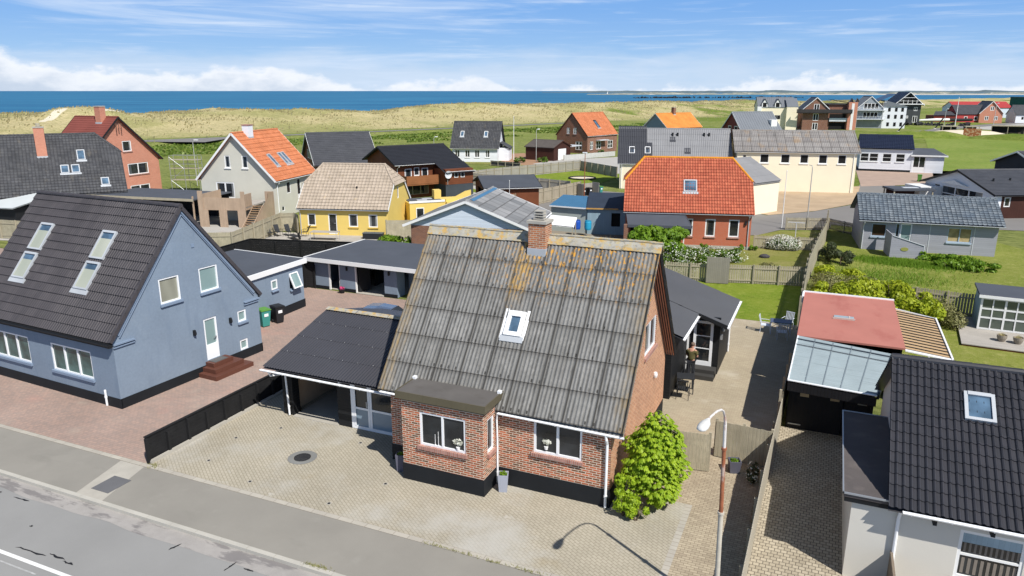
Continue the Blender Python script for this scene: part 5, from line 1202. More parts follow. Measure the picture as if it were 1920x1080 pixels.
gf = pfence('board_gate', 'weathered board gate standing open between the chestnut and the lamp post', [(.9, 3.35), (2.52, 3.55)], 1.42, WOODG, side=-1, post=1.65, cat='gate')
pfence('wooden_fence', 'short weathered board fence across the path behind the street lamp', [(2.55, 4.8), (4.45, 4.65)], 1.42, WOODG, side=-1, post=.95)
pfence('wooden_fence', 'long weathered board fence along the cobbled driveway', [(4.36, -6.1), (4.42, 2.2), (4.56, 7.6)], 1.0, mat('pale_weathered_boards', (.42, .38, .30), var=.15, rough=.9), side=-1, h1=1.5, gap=.012, ph=-.15)
pfence('wooden_fence', 'weathered garden fence panel beside the black carport doors', [(4.56, 7.7), (4.64, 12.2)], 1.75, WOODG, side=-1)
pfence('wooden_fence', 'weathered picket fence across the far end of the green lawn', [(-4.6, 29.9), (-1.2, 30.3), (1.2, 30.9), (4.45, 31.6)], 1.25, WOODG, side=1, gap=.03, h1=1.35)
sp = thing('fence_screen', 'solid upright board panel standing in front of the lawn fence', 'screen', (-1.05, 30.0, 0), 10); mb = MB(); mb.box(-.75, -.05, .05, .75, .03, 1.85); mb.build('board_panel', mat('grey_upright_boards', (.26, .24, .20), var=.12, boards=(.12, 'u', .5), bump=.5), sp); mb = MB(); mb.box(-.7, .035, 0, -.6, .1, 1.75); mb.box(.6, .035, 0, .7, .1, 1.75); mb.build('post', WOODP, sp)
pfence('wooden_fence', 'tall weathered boundary fence running back from the red roofed shed', [(4.62, 21.5), (4.60, 31.8), (5.0, 40), (5.5, 48.2), (5.55, 54.5)], 1.9, WOODG, side=-1, gap=.025)
pfence('wooden_fence', 'weathered fence right of the red brick house', [(.0, 43.2), (5.2, 44.2)], 1.1, WOODG, side=1, gap=.02)
pfence('picket_fence', 'grey picket fence at the corner of the back lane', [(1.9, 53.4), (5.6, 54.7)], 1.15, WOODG, side=1, gap=.04, pick=.09)
pfence('picket_fence', 'dark picket fence running to the grey bungalow', [(5.7, 54.8), (8.3, 52.2)], 1.1, mat('dark_stained_pickets', (.06, .05, .04), var=.2), side=1, gap=.05, pick=.09)
pfence('wooden_fence', 'weathered fence between the leafy bushes and the garden cabin', [(9.2, 28.4), (14.0, 27.7)], 1.45, WOODG, side=1, gap=.03, pm=WOODP)
pfence('wooden_fence', 'grey board fence between the larch deck and the yellow house terrace', [(-42.3, 22.2), (-38.6, 24.2), (-41.6, 33.4), (-40.4, 34.0), (-39.3, 33.2)], 1.75, WOODG, side=1)
pfence('wooden_fence', 'grey board fence at the right corner of the yellow house', [(-30.4, 34.2), (-28.3, 35.4)], 1.7, WOODG, side=-1)
FW = mat('grey_fence_boards', (.33, .31, .27), var=.15, scale=.6, rough=.9, boards=(.14, 'u', .4))
pfence('wooden_fence', 'long grey fence left of the fenced lawn', [(-42.5, 71.5), (-33, 70.8), (-24.9, 68.3)], 1.7, FW, side=1, pm=WOODP)
pfence('wooden_fence', 'long grey fence along the far side of the fenced lawn', [(-42.5, 72), (-40.6, 79), (-33.0, 96.4)], 1.7, FW, side=1, pm=WOODP)
pfence('wooden_fence', 'dark grey fence between the fenced lawn and the long grey roofed building', [(-32.9, 96.5), (-24.6, 89.2)], 1.6, FW, side=1)
pfence('wooden_fence', 'tan weathered fence along the back lane beside the small dark garage', [(-27.0, 52.5), (-24.9, 61.5), (-23.6, 68.2)], 1.75, mat('tan_weathered_boards', (.36, .31, .23), var=.15, boards=(.14, 'u', .5)), side=1)
pfence('white_fence', 'low pale fence in front of the brown brick house with orange roof', [(-41.5, 112.5), (-35.2, 125.5)], 1.0, mat('pale_fence', (.5, .5, .47), var=.08, boards=(.2, 'u', .3)), side=-1)
pfence('wooden_fence', 'dark low fence in front of the white cottage', [(-50, 98), (-43.5, 96)], .9, mat('dark_low_fence', (.05, .05, .055)), side=1)

# ------------------------------------------------------------------ red roofed shed and carport on the right
RS = thing('felt_roof_shed', 'long shed with faded red felt roof and pale strip light, right of the patio', 'shed', (4.75, 12.3, 0))
mb = MB(); mb.box(.0, .2, 2.44, 4.2, 7.9, 2.52); mb.build('roof', R_FELTR, RS)
mb = MB(); mb.box(.12, .4, 0, .2, 7.7, 2.44); mb.box(.2, 7.6, 0, 4.1, 7.7, 2.44); mb.box(4.05, .4, 0, 4.12, 7.6, 2.44); mb.build('wall', BLACKV, RS)
mb = MB(); mb.box(-.06, 7.9, 2.40, 4.22, 8.02, 2.58); mb.box(-.10, 6.9, 2.2, -.0, 7.9, 2.56); mb.build('white_edge', PVC, RS)
mb = MB(); mb.box(-.03, .2, 2.40, .0, 6.9, 2.54); mb.build('fascia', BLACKP, RS)
mb = MB(); mb.box(1.45, 3.5, 2.521, 2.3, 3.9, 2.58); o = mb.build('roof_light', POLY, RS); mb = MB(); mb.box(1.40, 3.44, 2.523, 2.35, 3.5, 2.6); mb.box(2.08, 3.5, 2.581, 2.13, 3.9, 2.6); mb.build('roof_light_frame', mat('aged_trim', (.5, .42, .38), rough=.7), RS)
PC = thing('lean_to', 'lean to with bronze polycarbonate roof between black rafters, right of the red felt roof', 'lean-to', (8.95, 12.3, 0))
mb = MB(); mb.poly([(.02, .3, 2.42), (1.72, .3, 2.24), (1.72, 6.2, 2.24), (.02, 6.6, 2.42)]); mb.poly([(.02, .3, 2.41), (1.72, .3, 2.23), (1.72, 6.2, 2.23), (.02, 6.6, 2.41)]); mb.build('roof', POLYB, PC)
for k in range(15): mb = MB(); y = .35 + k * .42; mb.beam((.0, y, 2.445), (1.7, y, 2.265), .034, .035); mb.build('rafter', BLACKP, PC)
mb = MB(); mb.beam((1.74, .2, 2.25), (1.74, 6.3, 2.25), .07, .1); mb.beam((.0, .25, 2.43), (1.74, .25, 2.25), .3, .04); mb.beam((.0, 6.65, 2.44), (1.74, 6.25, 2.26), .06, .06); mb.build('frame', WHITE, PC)
for y in (.3, 3.2, 6.2): mb = MB(); mb.box(1.66, y - .04, 0, 1.74, y + .04, 2.2); mb.build('post', WHITE, PC)
CP = thing('carport', 'black boarded carport with clouded clear sheet roof, in front of the red felt roof', 'carport', (4.75, 8.3, 0))
def lerp3(a, b, f): return tuple(a[i] + (b[i] - a[i]) * f for i in range(3))
A0, A1, B0, B1 = (-.05, -.62, 2.22), (2.97, -.95, 2.22), (.04, 4.2, 2.50), (3.62, 3.25, 2.50)
mb = MB(); n = 150
for i in range(n):
    f0, f1 = i / n, (i + 1) / n; w0 = .018 * cos(f0 * 2 * pi * 30); w1 = .018 * cos(f1 * 2 * pi * 30)
    a, b, c, d = lerp3(A0, B0, f0), lerp3(A1, B1, f0), lerp3(A1, B1, f1), lerp3(A0, B0, f1)
    mb.poly([(a[0], a[1], a[2] + w0), (b[0], b[1], b[2] + w0), (c[0], c[1], c[2] + w1), (d[0], d[1], d[2] + w1)])
mb.build('roof', POLY, CP)
mb = MB()
for f in (.78, .92): a, b = lerp3(A0, B0, f), lerp3(A1, B1, f); mb.beam((a[0], a[1], a[2] + .035), (b[0], b[1], b[2] + .035), .05, .02)
mb.build('lap_strip', mat('dark_strip', (.10, .11, .12), rough=.5), CP)
mb = MB()
for f in (.2, .4, .6, .8): a, b = lerp3(A0, A1, f), lerp3(B0, B1, f); mb.beam((a[0], a[1], a[2] + .022), (b[0], b[1], b[2] + .022), .035, .008)
mb.build('rafter_shade_strip', mat('rafter_shade_grey', (.20, .24, .26), rough=.5), CP)  # thin grey strips stand in for rafter shading showing through the sheet
mb = MB(); mb.beam((-.05, -.66, 2.02), (2.97, -.99, 2.02), .04, .36); mb.build('fascia', BLACKV, CP)
mb = MB(); mb.beam((-.05, -.66, 2.26), (2.97, -.99, 2.26), .1, .03); mb.beam(A0, B0, .05, .05); mb.build('white_edge', PVC, CP)
mb = MB(); mb.beam((3.0, -.99, 2.2), (3.66, 3.2, 2.46), .08, .16); mb.build('side_beam', BLACKP, CP)
mb = MB(); mb.box(.05, .1, 0, 1.95, .16, 1.98); dd = mb.build('double_door', BLACKV, CP)
mb = MB(); mb.box(.0, .16, 0, .06, 4.1, 2.1); mb.box(2.0, .1, 0, 2.9, .16, 2.0); mb.box(2.9, -.3, 0, 2.96, 4.0, 2.1); mb.box(.06, 4.0, 0, 2.9, 4.06, 2.1); mb.box(.06, .3, -.0, 2.9, 4.0, .02); mb.build('wall', BLACKV, CP)
for k, x in enumerate((.42, 1.5, 2.45)): mb = MB(); mb.box(x, .07, 1.38, x + .32, .095, 1.54); mb.build('window', mat('tan_window_pane', (.42, .33, .2) if k < 2 else (.25, .24, .2), rough=.5), CP)
for z in (.17, 1.56): mb = MB(); mb.box(.08, .06, z, .55, .098, z + .04); mb.build('hinge', STEEL, CP)
for y, label in ((9.0, ''),): pass

# ------------------------------------------------------------------ white rendered house bottom right
RH = House('tiled_house', 'pale rendered house with glossy black double wave tiles, at the lower right corner', (7.90, -.75), 0, 12, 8.0, 2.62, 5.1, .28, .28, wm=GREYR, rm=R_GLZ, rk=K_ROM, th=.05, rpart='roof')
RH.window('f', 1.42, .75, 2.85, 2.12, rows=2, sill=CONC, glass=GLASS, m=WHITE, fw=.08)
RH.walls()
rs_ = RH.skylight(1.52, 2.26, 2.32, 3.12, frame=LEAD, fw=.09, flash=False)
gutter(RH.root, (.05, -.36, 2.48), (12, -.36, 2.48), .06); 
for x in (.75, 2.0, 3.2, 4.4): mb = MB(); mb.box(x, -.3, 2.24, x + .09, -.02, 2.40); mb.build('rafter_end', BLACKP, RH.root)
cm = MB(); rnd = random.Random(6)
for k in range(11): x = 1.56 + k * .115; cm.box(x, .062, 1.5, x + .05, .068, 1.75); 
for k in range(9): x = 1.56 + k * .14; cm.box(x, .062, .88, x + .07, .068, 1.32)
cm.build('curtain', mat('grey_brown_curtain', (.22, .19, .16), rough=.9), RH.root); mb = MB(); mb.box(1.5, .058, 1.76, 2.77, .067, 2.04); mb.build('blind', mat('pale_blue_blind', (.30, .40, .46), rough=.6, boards=(.12, 'u', .3)), RH.root)
FX = thing('flat_roof_porch', 'pale porch wing with dark felt flat roof and metal edge, beside the driveway', 'porch', (6.8, -.7, 0))
mb = MB(); mb.box(0, 0, 0, 1.12, 5.4, 2.3); mb.build('wall', GREYR, FX)
mb = MB(); mb.box(-.22, -.12, 2.44, 1.22, 5.45, 2.56); mb.build('roof', mat('worn_brown_felt', (.10, .088, .085), var=.2, rough=.85, spots=[((.15, .13, .12), 1.5, .5, .2, (1, 1), .6)]), FX)
mb = MB(); mb.box(-.26, -.16, 2.54, -.222, 5.45, 2.585); mb.box(-.26, -.16, 2.54, 1.3, -.122, 2.585); mb.box(-.24, 5.4, 2.562, 1.1, 5.44, 2.59); mb.build('metal_edge', STEEL, FX)
mb = MB(); mb.box(-.2, -.1, 2.30, 1.15, 0, 2.438); mb.box(-.2, 0, 2.30, -.02, 5.4, 2.438); mb.build('fascia', BLACKW, FX)
pipe(FX, [(1.14, -.2, 2.42), (1.14, -.10, 2.25), (1.12, -.08, 2.1), (1.12, -.08, .05)], .045)
mb = MB(); mb.box(.4, -1.9, 0, .46, -.0, 1.1); tag(mb.build('side_screen', mat('rough_brown_screen', (.20, .16, .12), var=.25, rough=.9)), 'narrow brown garden screen against the pale wall', 'screen').location = (7.45, -.75, 0)

# ------------------------------------------------------------------ street lamps and poles
def tube_lamp(name, label, loc, rz, h, arm, m1, m2=None, r=.06, head=.7, drop=.35, grp=None, cat='street lamp'):
    t_ = thing(name, label, cat, loc, rz, grp)
    mb = MB(); mb.tube([(0, 0, 0), (0, 0, h * .50)], [r, r * .95], 12); mb.lathe([(r * 1.25, h * .5 - .05), (r * 1.25, h * .5)], n=12); mb.build('lower_pole', m1, t_)
    mb = MB(); p = [(0, 0, h * .5), (0, 0, h * .86)]
    for k in range(9): a = pi * .5 * k / 8 * 1.38; p.append((.42 * (1 - cos(a)) , 0, h * .86 + .42 * sin(a)))
    e = p[-1]; p.append((arm, 0, e[2] - drop)); mb.tube(p, [r * .82] * 2 + [r * .55] * (len(p) - 2), 10); mb.build('upper_pole', m2 or m1, t_)
    return t_, (arm, e[2] - drop)
RUST = mat('rusty_pole_paint', (.30, .105, .05), var=.25, scale=3, rough=.7, spots=[((.5, .42, .36), 4, .56, .1, (1, .3), .7)]); PALEP = mat('pale_concrete_pole', (.50, .46, .38), var=.12, scale=3, rough=.85)
LB = (3.84, -3.60)
t_ = thing('street_lamp', 'tall street lamp with rusty pole and white curved arm, in the right foreground', 'street lamp', (*LB, 0), 0)
mb = MB(); mb.tube([(0, 0, 0), (-.06, 0, 2.87)], [.068, .060], 14); mb.lathe([(.082, 2.82), (.082, 2.88)], (-.06, 0, 0), n=14); mb.build('lower_pole', PALEP, t_)
mb = MB(); mb.tube([(-.06, 0, 2.88), (-.11, 0, 4.57)], [.053, .047], 14); mb.lathe([(.065, 4.53), (.065, 4.59)], (-.11, 0, 0), n=12); mb.build('middle_pole', RUST, t_)
AP = [(-.11, 0, 4.59), (-.13, 0, 5.2), (-.15, -.06, 5.42), (-.17, -.2, 5.6), (-.20, -.4, 5.72), (-.25, -.75, 5.82), (-.32, -1.15, 5.86), (-.36, -1.40, 5.86)]
mb = MB(); mb.tube(AP, [.038] * 2 + [.026] * 6, 10); mb.build('arm', mat('flaking_white_and_rust', (.66, .62, .58), var=.12, scale=4, rough=.6, spots=[((.34, .14, .08), 5, .55, .08, (1, .3), .8)]), t_)
mb = MB(); M = Matrix.Translation(Vec(AP[-1])) @ Matrix.Rotation(R(-98), 4, 'Z') @ Matrix.Rotation(R(4), 4, 'Y'); mb.T = M
for k in range(1): pass
prof = [(-.05, .04, .035), (.04, .07, .05), (.15, .11, .075), (.33, .125, .085), (.46, .10, .065), (.51, .04, .03)]
rings = [[mb._a((x, w * cos(2 * pi * j / 14), h * sin(2 * pi * j / 14) * (1 if sin(2 * pi * j / 14) > 0 else .6))) for j in range(14)] for x, w, h in prof]
for a, b in zip(rings, rings[1:]):
    for j in range(14): mb.f.append([a[j], a[(j + 1) % 14], b[(j + 1) % 14], b[j]]); mb.uv.append(None)
mb.f += [rings[0], rings[-1]]; mb.uv += [None, None]; mb.build('lamp_head', mat('weathered_white_lamp', (.60, .59, .56), var=.12, scale=5, rough=.6), t_, True)
GALV = mat('grey_pole', (.42, .42, .40), rough=.6)
def simple_lamp(label, x, y, h, arm=0, rz=0, m=None, r=.06, name='street_lamp', grp=None, head=True):
    t_ = thing(name, label, 'street lamp', (x, y, 0), rz, grp); mb = MB(); mb.tube([(0, 0, 0), (0, 0, h - (.3 if arm else 0))] + ([(arm * .25, 0, h), (arm, 0, h + .02)] if arm else []), [r, r * .7] + ([r * .6, r * .5] if arm else []), 8); mb.build('pole', m or GALV, t_)
    if head: mb = MB(); mb.box(arm - .3, -.12, h + .03, arm + .25, .12, h + .14); mb.build('lamp_head', PVC, t_)
    return t_
def pole(label, x, y, h, m=None, r=.05, cat='pole', name='pole', grp=None):
    t_ = thing(name, label, cat, (x, y, 0), 0, grp); mb = MB(); mb.tube([(0, 0, 0), (0, 0, h)], [r, r * .55], 8); mb.build('shaft', m or WHITE, t_); mb = MB(); mb.lathe([(r * .8, 0), (r, .06), (.01, .14)], (0, 0, h), 8); mb.build('finial', m or WHITE, t_); return t_
pole('thin white flagpole on the lawn corner in front of the cream building', 1.5, 54.2, 5.4, name='flagpole', cat='flagpole')
simple_lamp('grey lamp with short curved arm in front of the cream building', 3.7, 54.9, 6.0, .35, 160, head=False)
pole('white flagpole left of the brown garage', -50.6, 109.5, 8.0, name='flagpole', cat='flagpole', r=.08)
simple_lamp('tall thin street lamp in front of the brown garage', -45.2, 107.5, 5.9, .5, 60)
simple_lamp('pale street lamp left of the white house with orange roof', -75.5, 56.0, 6.2, .5, 20)
simple_lamp('rusty brown lamp post by the bin enclosure', -22.5, 66.5, 5.4, 0, 0, RUST)
simple_lamp('street lamp among the green scrub behind the brown house', -62, 99, 4.6, .5, 20)
pole('thin white pole in front of the small dark garage', -25.6, 50.5, 3.6, r=.035)
pole('white mast standing on the grass near the dark gabled house', 44.5, 292, 10.5, r=.14, name='mast', cat='mast')
for lb, x, y, h in (('lamp post beside the road left of the white mast', 37.6, 262, 7.0), ('lamp post right of the white mast', 56, 290, 8.5), ('far lamp post in front of the scarlet house', 76, 322, 8), ('lamp post in front of the white balcony flats', 19, 262, 9), ('lamp post between the brick flats and the white flats', 11.2, 262, 7)):
    simple_lamp(lb, x, y, h, .6, 30, r=.1)

# ------------------------------------------------------------------ houses in the middle distance
Y = House('yellow_house', 'yellow rendered house with beige tiled half hipped roof', (-39.0, 33.0), 16.3, 8.4, 7.45, 2.54, 6.04, .22, .10, wm=YELLOW, rm=R_BEI, rk=('roll', .33, .03, .37, .035), hip=(1.3, 1.3, 4.4), verge=WHITE)
YS = mat('yellow_sill', (.62, .42, .09), rough=.8)
for a, z0, b, z1 in ((.81, .84, 1.58, 1.95), (4.71, .8, 5.57, 1.98), (6.57, .8, 7.42, 1.98)): Y.window('f', a, z0, b, z1, sill=YS, fw=.09)
Y.door('f', 2.77, .1, 3.59, 1.98, gz=.12); Y.window('r', 3.3, 3.0, 3.8, 4.1, fw=.08); Y.walls(); Y.gutters(m=LEAD, dp=[.15])
mb = MB(); mb.tube([(5.1, 1.6, 3.9), (5.1, 1.55, 4.3)], .07, 8); mb.build('vent_pipe', BLACKP, Y.root)
YE = thing('yellow_annex', 'yellow flat roofed annex with stepped parapet and stub chimney, right of the yellow house', 'annex', (-31.4, 39.9, 0), 45)
mb = MB(); mb.box(0, 0, 0, 6.2, 3.2, 2.35); mb.box(3.6, -.4, 0, 6.2, 0, 2.35); mb.build('wall', YELLOW, YE)
mb = MB(); mb.box(.15, .15, 2.36, 3.5, 3.0, 2.42); mb.build('roof', R_FELT, YE); mb = MB(); mb.box(-.05, -.06, 2.36, 3.5, .08, 2.55); mb.build('fascia', WHITE, YE)
mb = MB(); mb.box(2.9, 1.6, 2.4, 3.6, 2.4, 3.3); mb.build('chimney', YELLOW, YE); mb = MB(); mb.poly([(3.6, .0, 2.36), (6.2, 0, 2.36), (6.2, 0, 3.4), (5.6, 0, 3.3)]); mb.prism([(3.6, -.02), (6.2, -.02), (6.2, .2), (3.6, .2)], 2.355, 2.6); mb.build('parapet', YELLOW, YE)
mb = MB(); mb.box(.6, -.05, .9, 1.4, -.01, 1.9); o = mb.build('window', WHITE, YE); mb = MB(); mb.box(.68, -.07, .98, 1.32, -.051, 1.82); mb.build('pane', GLASS, o)
for k in range(2): mb = MB(); mb.box(1.0 + k * .7, .9 + k * .8, 2.43, 2.0 + k * .7, 1.4 + k * .8, 2.5); mb.build('roof_light', LEAD, YE)

WH = House('orange_roof_house', 'tall warm white house with orange tiled roof and white chimney, left of the yellow house', (-46.8, 39.1), 101, 8.2, 8.6, 4.05, 8.55, .28, .42, wm=WARMW, rm=R_ORG, rk=('roll', .3, .04, .55, .04), verge=WHITE)
for a, z0, b, z1 in ((4.95, 5.1, 5.6, 6.35), (2.95, 5.1, 3.62, 6.35)): WH.window('l', a, z0, b, z1, fw=.09, sill=WHITE)
WH.window('l', 4.75, 1.95, 6.87, 3.6, cols=2, fw=.12); WH.window('l', 5.0, .5, 6.6, 1.4, cols=2); WH.window('f', 2.2, 2.3, 3.0, 3.5); WH.door('f', 4.4, 1.5, 5.2, 3.6, gz=.2); WH.window('f', .9, .6, 1.5, 1.1)
WH.walls(); WH.gutters(m=PVC, dp=[.2]); WH.chimney(2.2, 4.0, .9, .7, 9.3, m=WHITER, pots=False, capm=BRICKSILL)
for a in (2.1, 4.2, 4.9): WH.skylight(a, a + .62, .95, 2.05, frame=LEAD, fw=.07)
mb = MB(); mb.box(5.3, -1.4, 1.2, 7.6, -.02, 1.3); mb.box(5.3, -1.43, 1.3, 7.6, -1.38, 2.5); mb.build('balcony', mat('orange_brown_balcony', (.42, .19, .05), rough=.7), WH.root)
DK = thing('timber_deck', 'raised larch clad deck with a stair, in front of the tall orange roofed house', 'deck', (-50.44, 32.3, 0), 16)
mb = MB(); mb.box(0, .1, 1.85, 4.75, 5.0, 1.98); mb.build('floor', DECK, DK)
mb = MB(); mb.box(.0, 0, 1.66, 4.75, .08, 2.85); mb.box(0, .08, 1.66, .07, 4.2, 3.1); mb.box(4.68, .08, 1.66, 4.75, 1.4, 3.2); mb.build('cladding', WOODL, DK)
for x, w_1, h_ in ((-.02, .95, 3.5), (2.05, .8, 1.66), (3.95, .82, 3.5)): mb = MB(); mb.box(x, -.06, 0, x + w_1, -.002, min(h_, 1.66)); mb.box(x + (.0 if x < 3 else .4), -.061, 1.66, x + (.5 if x < 3 else w_1), -.001, h_ if h_ > 2 else 1.7); mb.build('pillar', WOODL, DK)
mb = MB(); mb.box(.1, 3.8, 0, 4.7, 3.9, 1.84); mb.build('back_wall', WARMW, DK); mb = MB(); mb.box(2.9, 3.75, .6, 4.1, 3.79, 1.6); mb.build('lower_window', GLASS, DK)
for k in range(11): mb = MB(); z = 1.93 - k * .18; y = 1.5 - k * .23; mb.box(4.86, y - .25, z - .05, 5.75, y, z); mb.build('stair_tread', mat('stair_timber', (.30, .20, .12), var=.1), DK)
for x in (4.82, 5.78): mb = MB(); mb.beam((x, 1.6, 1.9), (x, -1.05, .12), .05, .26); mb.build('stringer', WOODL, DK)
mb = MB(); mb.poly([(6.0, -.6, .0), (6.0, 3.4, 0), (6.0, 3.4, 3.1), (6.0, 2.2, 3.1), (6.0, 2.1, 2.6), (6.0, -.6, .9)]); mb.poly([(6.07, -.6, .0), (6.07, 3.4, 0), (6.07, 3.4, 3.1), (6.07, 2.2, 3.1), (6.07, 2.1, 2.6), (6.07, -.6, .9)]); mb.box(6.0, 3.4, 0, 6.07, 3.46, 3.1); mb.box(5.2, 3.3, 0, 6.0, 3.36, 3.1); mb.build('side_screen', WOODL, DK)
tb = thing('green_paddling_boat', 'bright green plastic boat on the pale yard below the larch deck', 'boat', (-43.9, 36.6, 0), 25); mb = MB(); mb.lathe([(.5, 0), (.8, .25), (.85, .32), (.7, .30), (.4, .12)], n=20, sx=1.5, sy=.8); mb.build('hull', mat('bright_green_plastic', (.02, .42, .20), var=.05, rough=.4), tb)
DR = House('barn_roof_house', 'house with big plain charcoal roof, behind and between the orange and brown houses', (-60.1, 62.6), 49, 8.5, 9.5, 3.06, 6.88, .41, .37, wm=BROWNW, rm=R_SLATE, rk=K_SHT, verge=WHITE); DR.window('l', 3.0, 3.4, 6.2, 4.6, cols=3); DR.window('l', 3.2, .8, 6.0, 2.2, cols=2); DR.walls()
BW = House('brown_timber_house', 'brown timber house with black roof, balcony and satellite dish', (-42.9, 55.9), 57.5, 8.4, 8.6, 4.3, 5.98, .58, .49, wm=BROWNW, rm=mat('black_shingle_roof', (.022, .023, .028), var=.12, rough=.6), rk=K_SHT, verge=BLACKP)
for a, z0, b, z1 in ((1.1, 2.55, 2.05, 3.6), (3.4, 2.55, 4.3, 3.6)): BW.window('f', a, z0, b, z1, fw=.1)
BW.door('f', 2.35, 2.2, 3.1, 3.7, gz=.4); BW.window('f', 1.0, .4, 4.3, 1.6, cols=3, m=WOODP, fw=.08); BW.window('l', 3.5, 2.4, 5.0, 3.4)
BW.walls(); BW.gutters(dp=[.1], ends=(0, 4))
mb = MB(); mb.box(.6, -1.5, 1.7, 5.1, -.02, 1.85); mb.build('balcony_floor', BROWNL, BW.root); mb = MB(); mb.box(.6, -1.53, 1.85, 5.1, -1.47, 2.85); mb.box(.6, -1.47, 1.85, .66, -.02, 2.85); mb.build('balcony', BROWNL, BW.root)
mb = MB(); sl = BW.sl; sheet(mb, (4.9, -3.4, 4.3 - 3.4 * sl + .1), (1, 0, 0), (0, 1, sl), 4.2, 2.9 * sqrt(1 + sl * sl), K_SHT); mb.build('lower_roof', BW.rm, BW.root)
mb = MB(); mb.box(5.1, -3.0, 1.7, 9.0, 0, 3.55); mb.build('side_wing', BROWNW, BW.root); mb = MB(); mb.box(5.1, -2.98, 0, 9.0, 0, 1.7); mb.build('side_wing_base', mat('dark_base', (.05, .06, .07)), BW.root)
gutter(BW.root, (4.9, -3.5, 3.32), (9.1, -3.5, 3.32), .06)
for a in (6.3, 7.2): mb = MB(); mb.box(a, -3.04, 2.5, a + .55, -3.01, 3.1); o = mb.build('window', WHITE, BW.root); mb = MB(); mb.box(a + .08, -3.06, 2.58, a + .47, -3.041, 3.02); mb.build('pane', GLASS, o)
sdh = thing('satellite_dish', 'grey satellite dish on the brown timber house balcony corner', 'satellite dish', (-37.3, 58.6, 2.95), 57.5 - 90); mb = MB(); mb.lathe([(.0, 0), (.25, .03), (.45, .12), (.47, .12), (.25, .0), (.0, -.03)], n=20)
for i, v in enumerate(mb.v): mb.v[i] = (v[2], v[0], v[1])
mb.build('dish', PVC2, sdh); mb = MB(); mb.tube([(0, 0, 0), (-.1, 0, -.5), (-.1, 0, -1.2)], .03, 6); mb.build('mast', GALV, sdh)
CT = House('white_cottage', 'small white cottage with dark grey tiled roof and two skylights', (-59.7, 101.8), 16.4, 8.4, 8.5, 2.78, 7.09, .35, .42, wm=WHITEBR, rm=R_OLDT, rk=K_T)
for a, b in ((.48, 1.38), (2.39, 3.3), (4.2, 5.1), (6.2, 7.0)): CT.window('f', a, .85, b, 2.2, cols=2, sill=WHITE, fw=.08)
CT.window('r', 3.5, 3.4, 4.4, 4.6); CT.walls(); CT.gutters(); CT.skylight(1.2, 1.9, 1.6, 2.5, frame=WHITE); CT.skylight(5.7, 6.4, 1.6, 2.5, frame=WHITE)
mb = MB(); mb.box(8.4, 3.0, 0, 10.2, 7.5, 2.4); mb.build('side_wall', WHITEBR, CT.root); mb = MB(); mb.poly([(8.42, 2.8, 3.4), (10.4, 2.8, 2.3), (10.4, 7.7, 2.3), (8.42, 7.7, 3.4)]); mb.poly([(8.42, 2.8, 3.3), (10.4, 2.8, 2.2), (10.4, 7.7, 2.2), (8.42, 7.7, 3.3)]); mb.build('side_roof', R_OLDT, CT.root)
BK = House('brown_brick_house', 'brown brick house with orange tiled roof and white mullioned windows, beyond the brown garage', (-42.1, 128.7), 71.6, 10.9, 8.2, 3.7, 8.15, .15, .19, wm=BRICKBR, rm=R_ORG, rk=K_T, verge=DKBROWN)
for a, b in ((.95, 2.0), (3.1, 4.9), (7.4, 9.3)): BK.window('f', a, .75, b, 2.45, cols=2, rows=2, sill=BRICKBR, fw=.09)
for a, z0, b, z1 in ((4.7, 3.9, 5.5, 5.2), (2.9, 3.9, 3.75, 5.2), (1.4, .7, 3.1, 2.4)): BK.window('l', a, z0, b, z1, cols=2, rows=2, sill=BRICKBR, fw=.09)
BK.walls(); BK.gutters(); BK.skylight(5.2, 6.2, 1.2, 2.6, frame=BLACKP, fw=.1)
mb = MB(); mb.box(3.0, -1.2, 2.6, 6.2, -.02, 2.72); mb.build('bay_roof', PVC2, BK.root)
GA = House('brown_garage', 'dark brown boarded garage with white up and over door', (-49.0, 111.6), -11.6, 6.35, 6.1, 2.45, 3.55, .24, .18, cat='garage', wm=DKBROWN, rm=mat('brown_grey_felt', (.11, .095, .085), var=.15, rough=.9), rk=K_SHT, verge=DKBROWN)
GA.door('r', 1.6, .05, 4.5, 2.15, gz=1.0, name='garage_door'); GA.walls()
mb = MB(); mb.prism([c for c in [(-1, 6.5), (6, 6.5), (6, 11), (-1, 11)]], 2.2, 2.35); mb.build('side_roof', PVC2, GA.root)
OR = House('orange_cross_roof_house', 'house with orange roof and brick chimney behind the long grey roofed building', (-36.3, 180.2), 58.4, 13.4, 8.8, 3.2, 6.76, .3, .3, wm=BLUER, rm=mat('weathered_orange_tiles', (.58, .22, .05), var=.25, rough=.8, scale=.4), rk=K_SHT, verge=WHITE); OR.walls(); OR.chimney(6.6, 4.2, .9, .9, 8.3, m=BRICKBR, pots=False)
GL = House('long_grey_building', 'long building with patched charcoal and grey corrugated roof, behind the red tiled house', (-20.8, 76.6), 15.5, 14.4, 10.5, 3.42, 7.63, .16, .37, cat='building', wm=CREAM, rm=R_CORG, rk=K_COR)
GL.window('l', 2, 1, 3, 2); GL.walls(); GL.gutters(dp=[.2])
mb = MB(); sl = GL.sl; q = sqrt(1 + sl * sl); sheet(mb, (-.37, -.16, 3.42 - .16 * sl + .17), (1, 0, 0), (0, 1, sl), 4.6, 3.1 * q, K_COR); sheet(mb, (-.37, 2.94, 3.42 + 2.94 * sl + .17), (1, 0, 0), (0, 1, sl), 3.9, 2.6 * q, K_COR)
mb.build('patched_roof', R_CORD, GL.root)
for a in (1.15, 3.25): GL.skylight(a, a + .75, 1.3, 2.3, frame=WHITE)
for a, b in ((7.0, 4.1), (11.2, 4.1)):
    for k in (0, .65): mb = MB(); mb.tube([(a + k, b, 6.6), (a + k, b, 7.25)], .13, 8); mb.build('vent', BLACKP, GL.root)
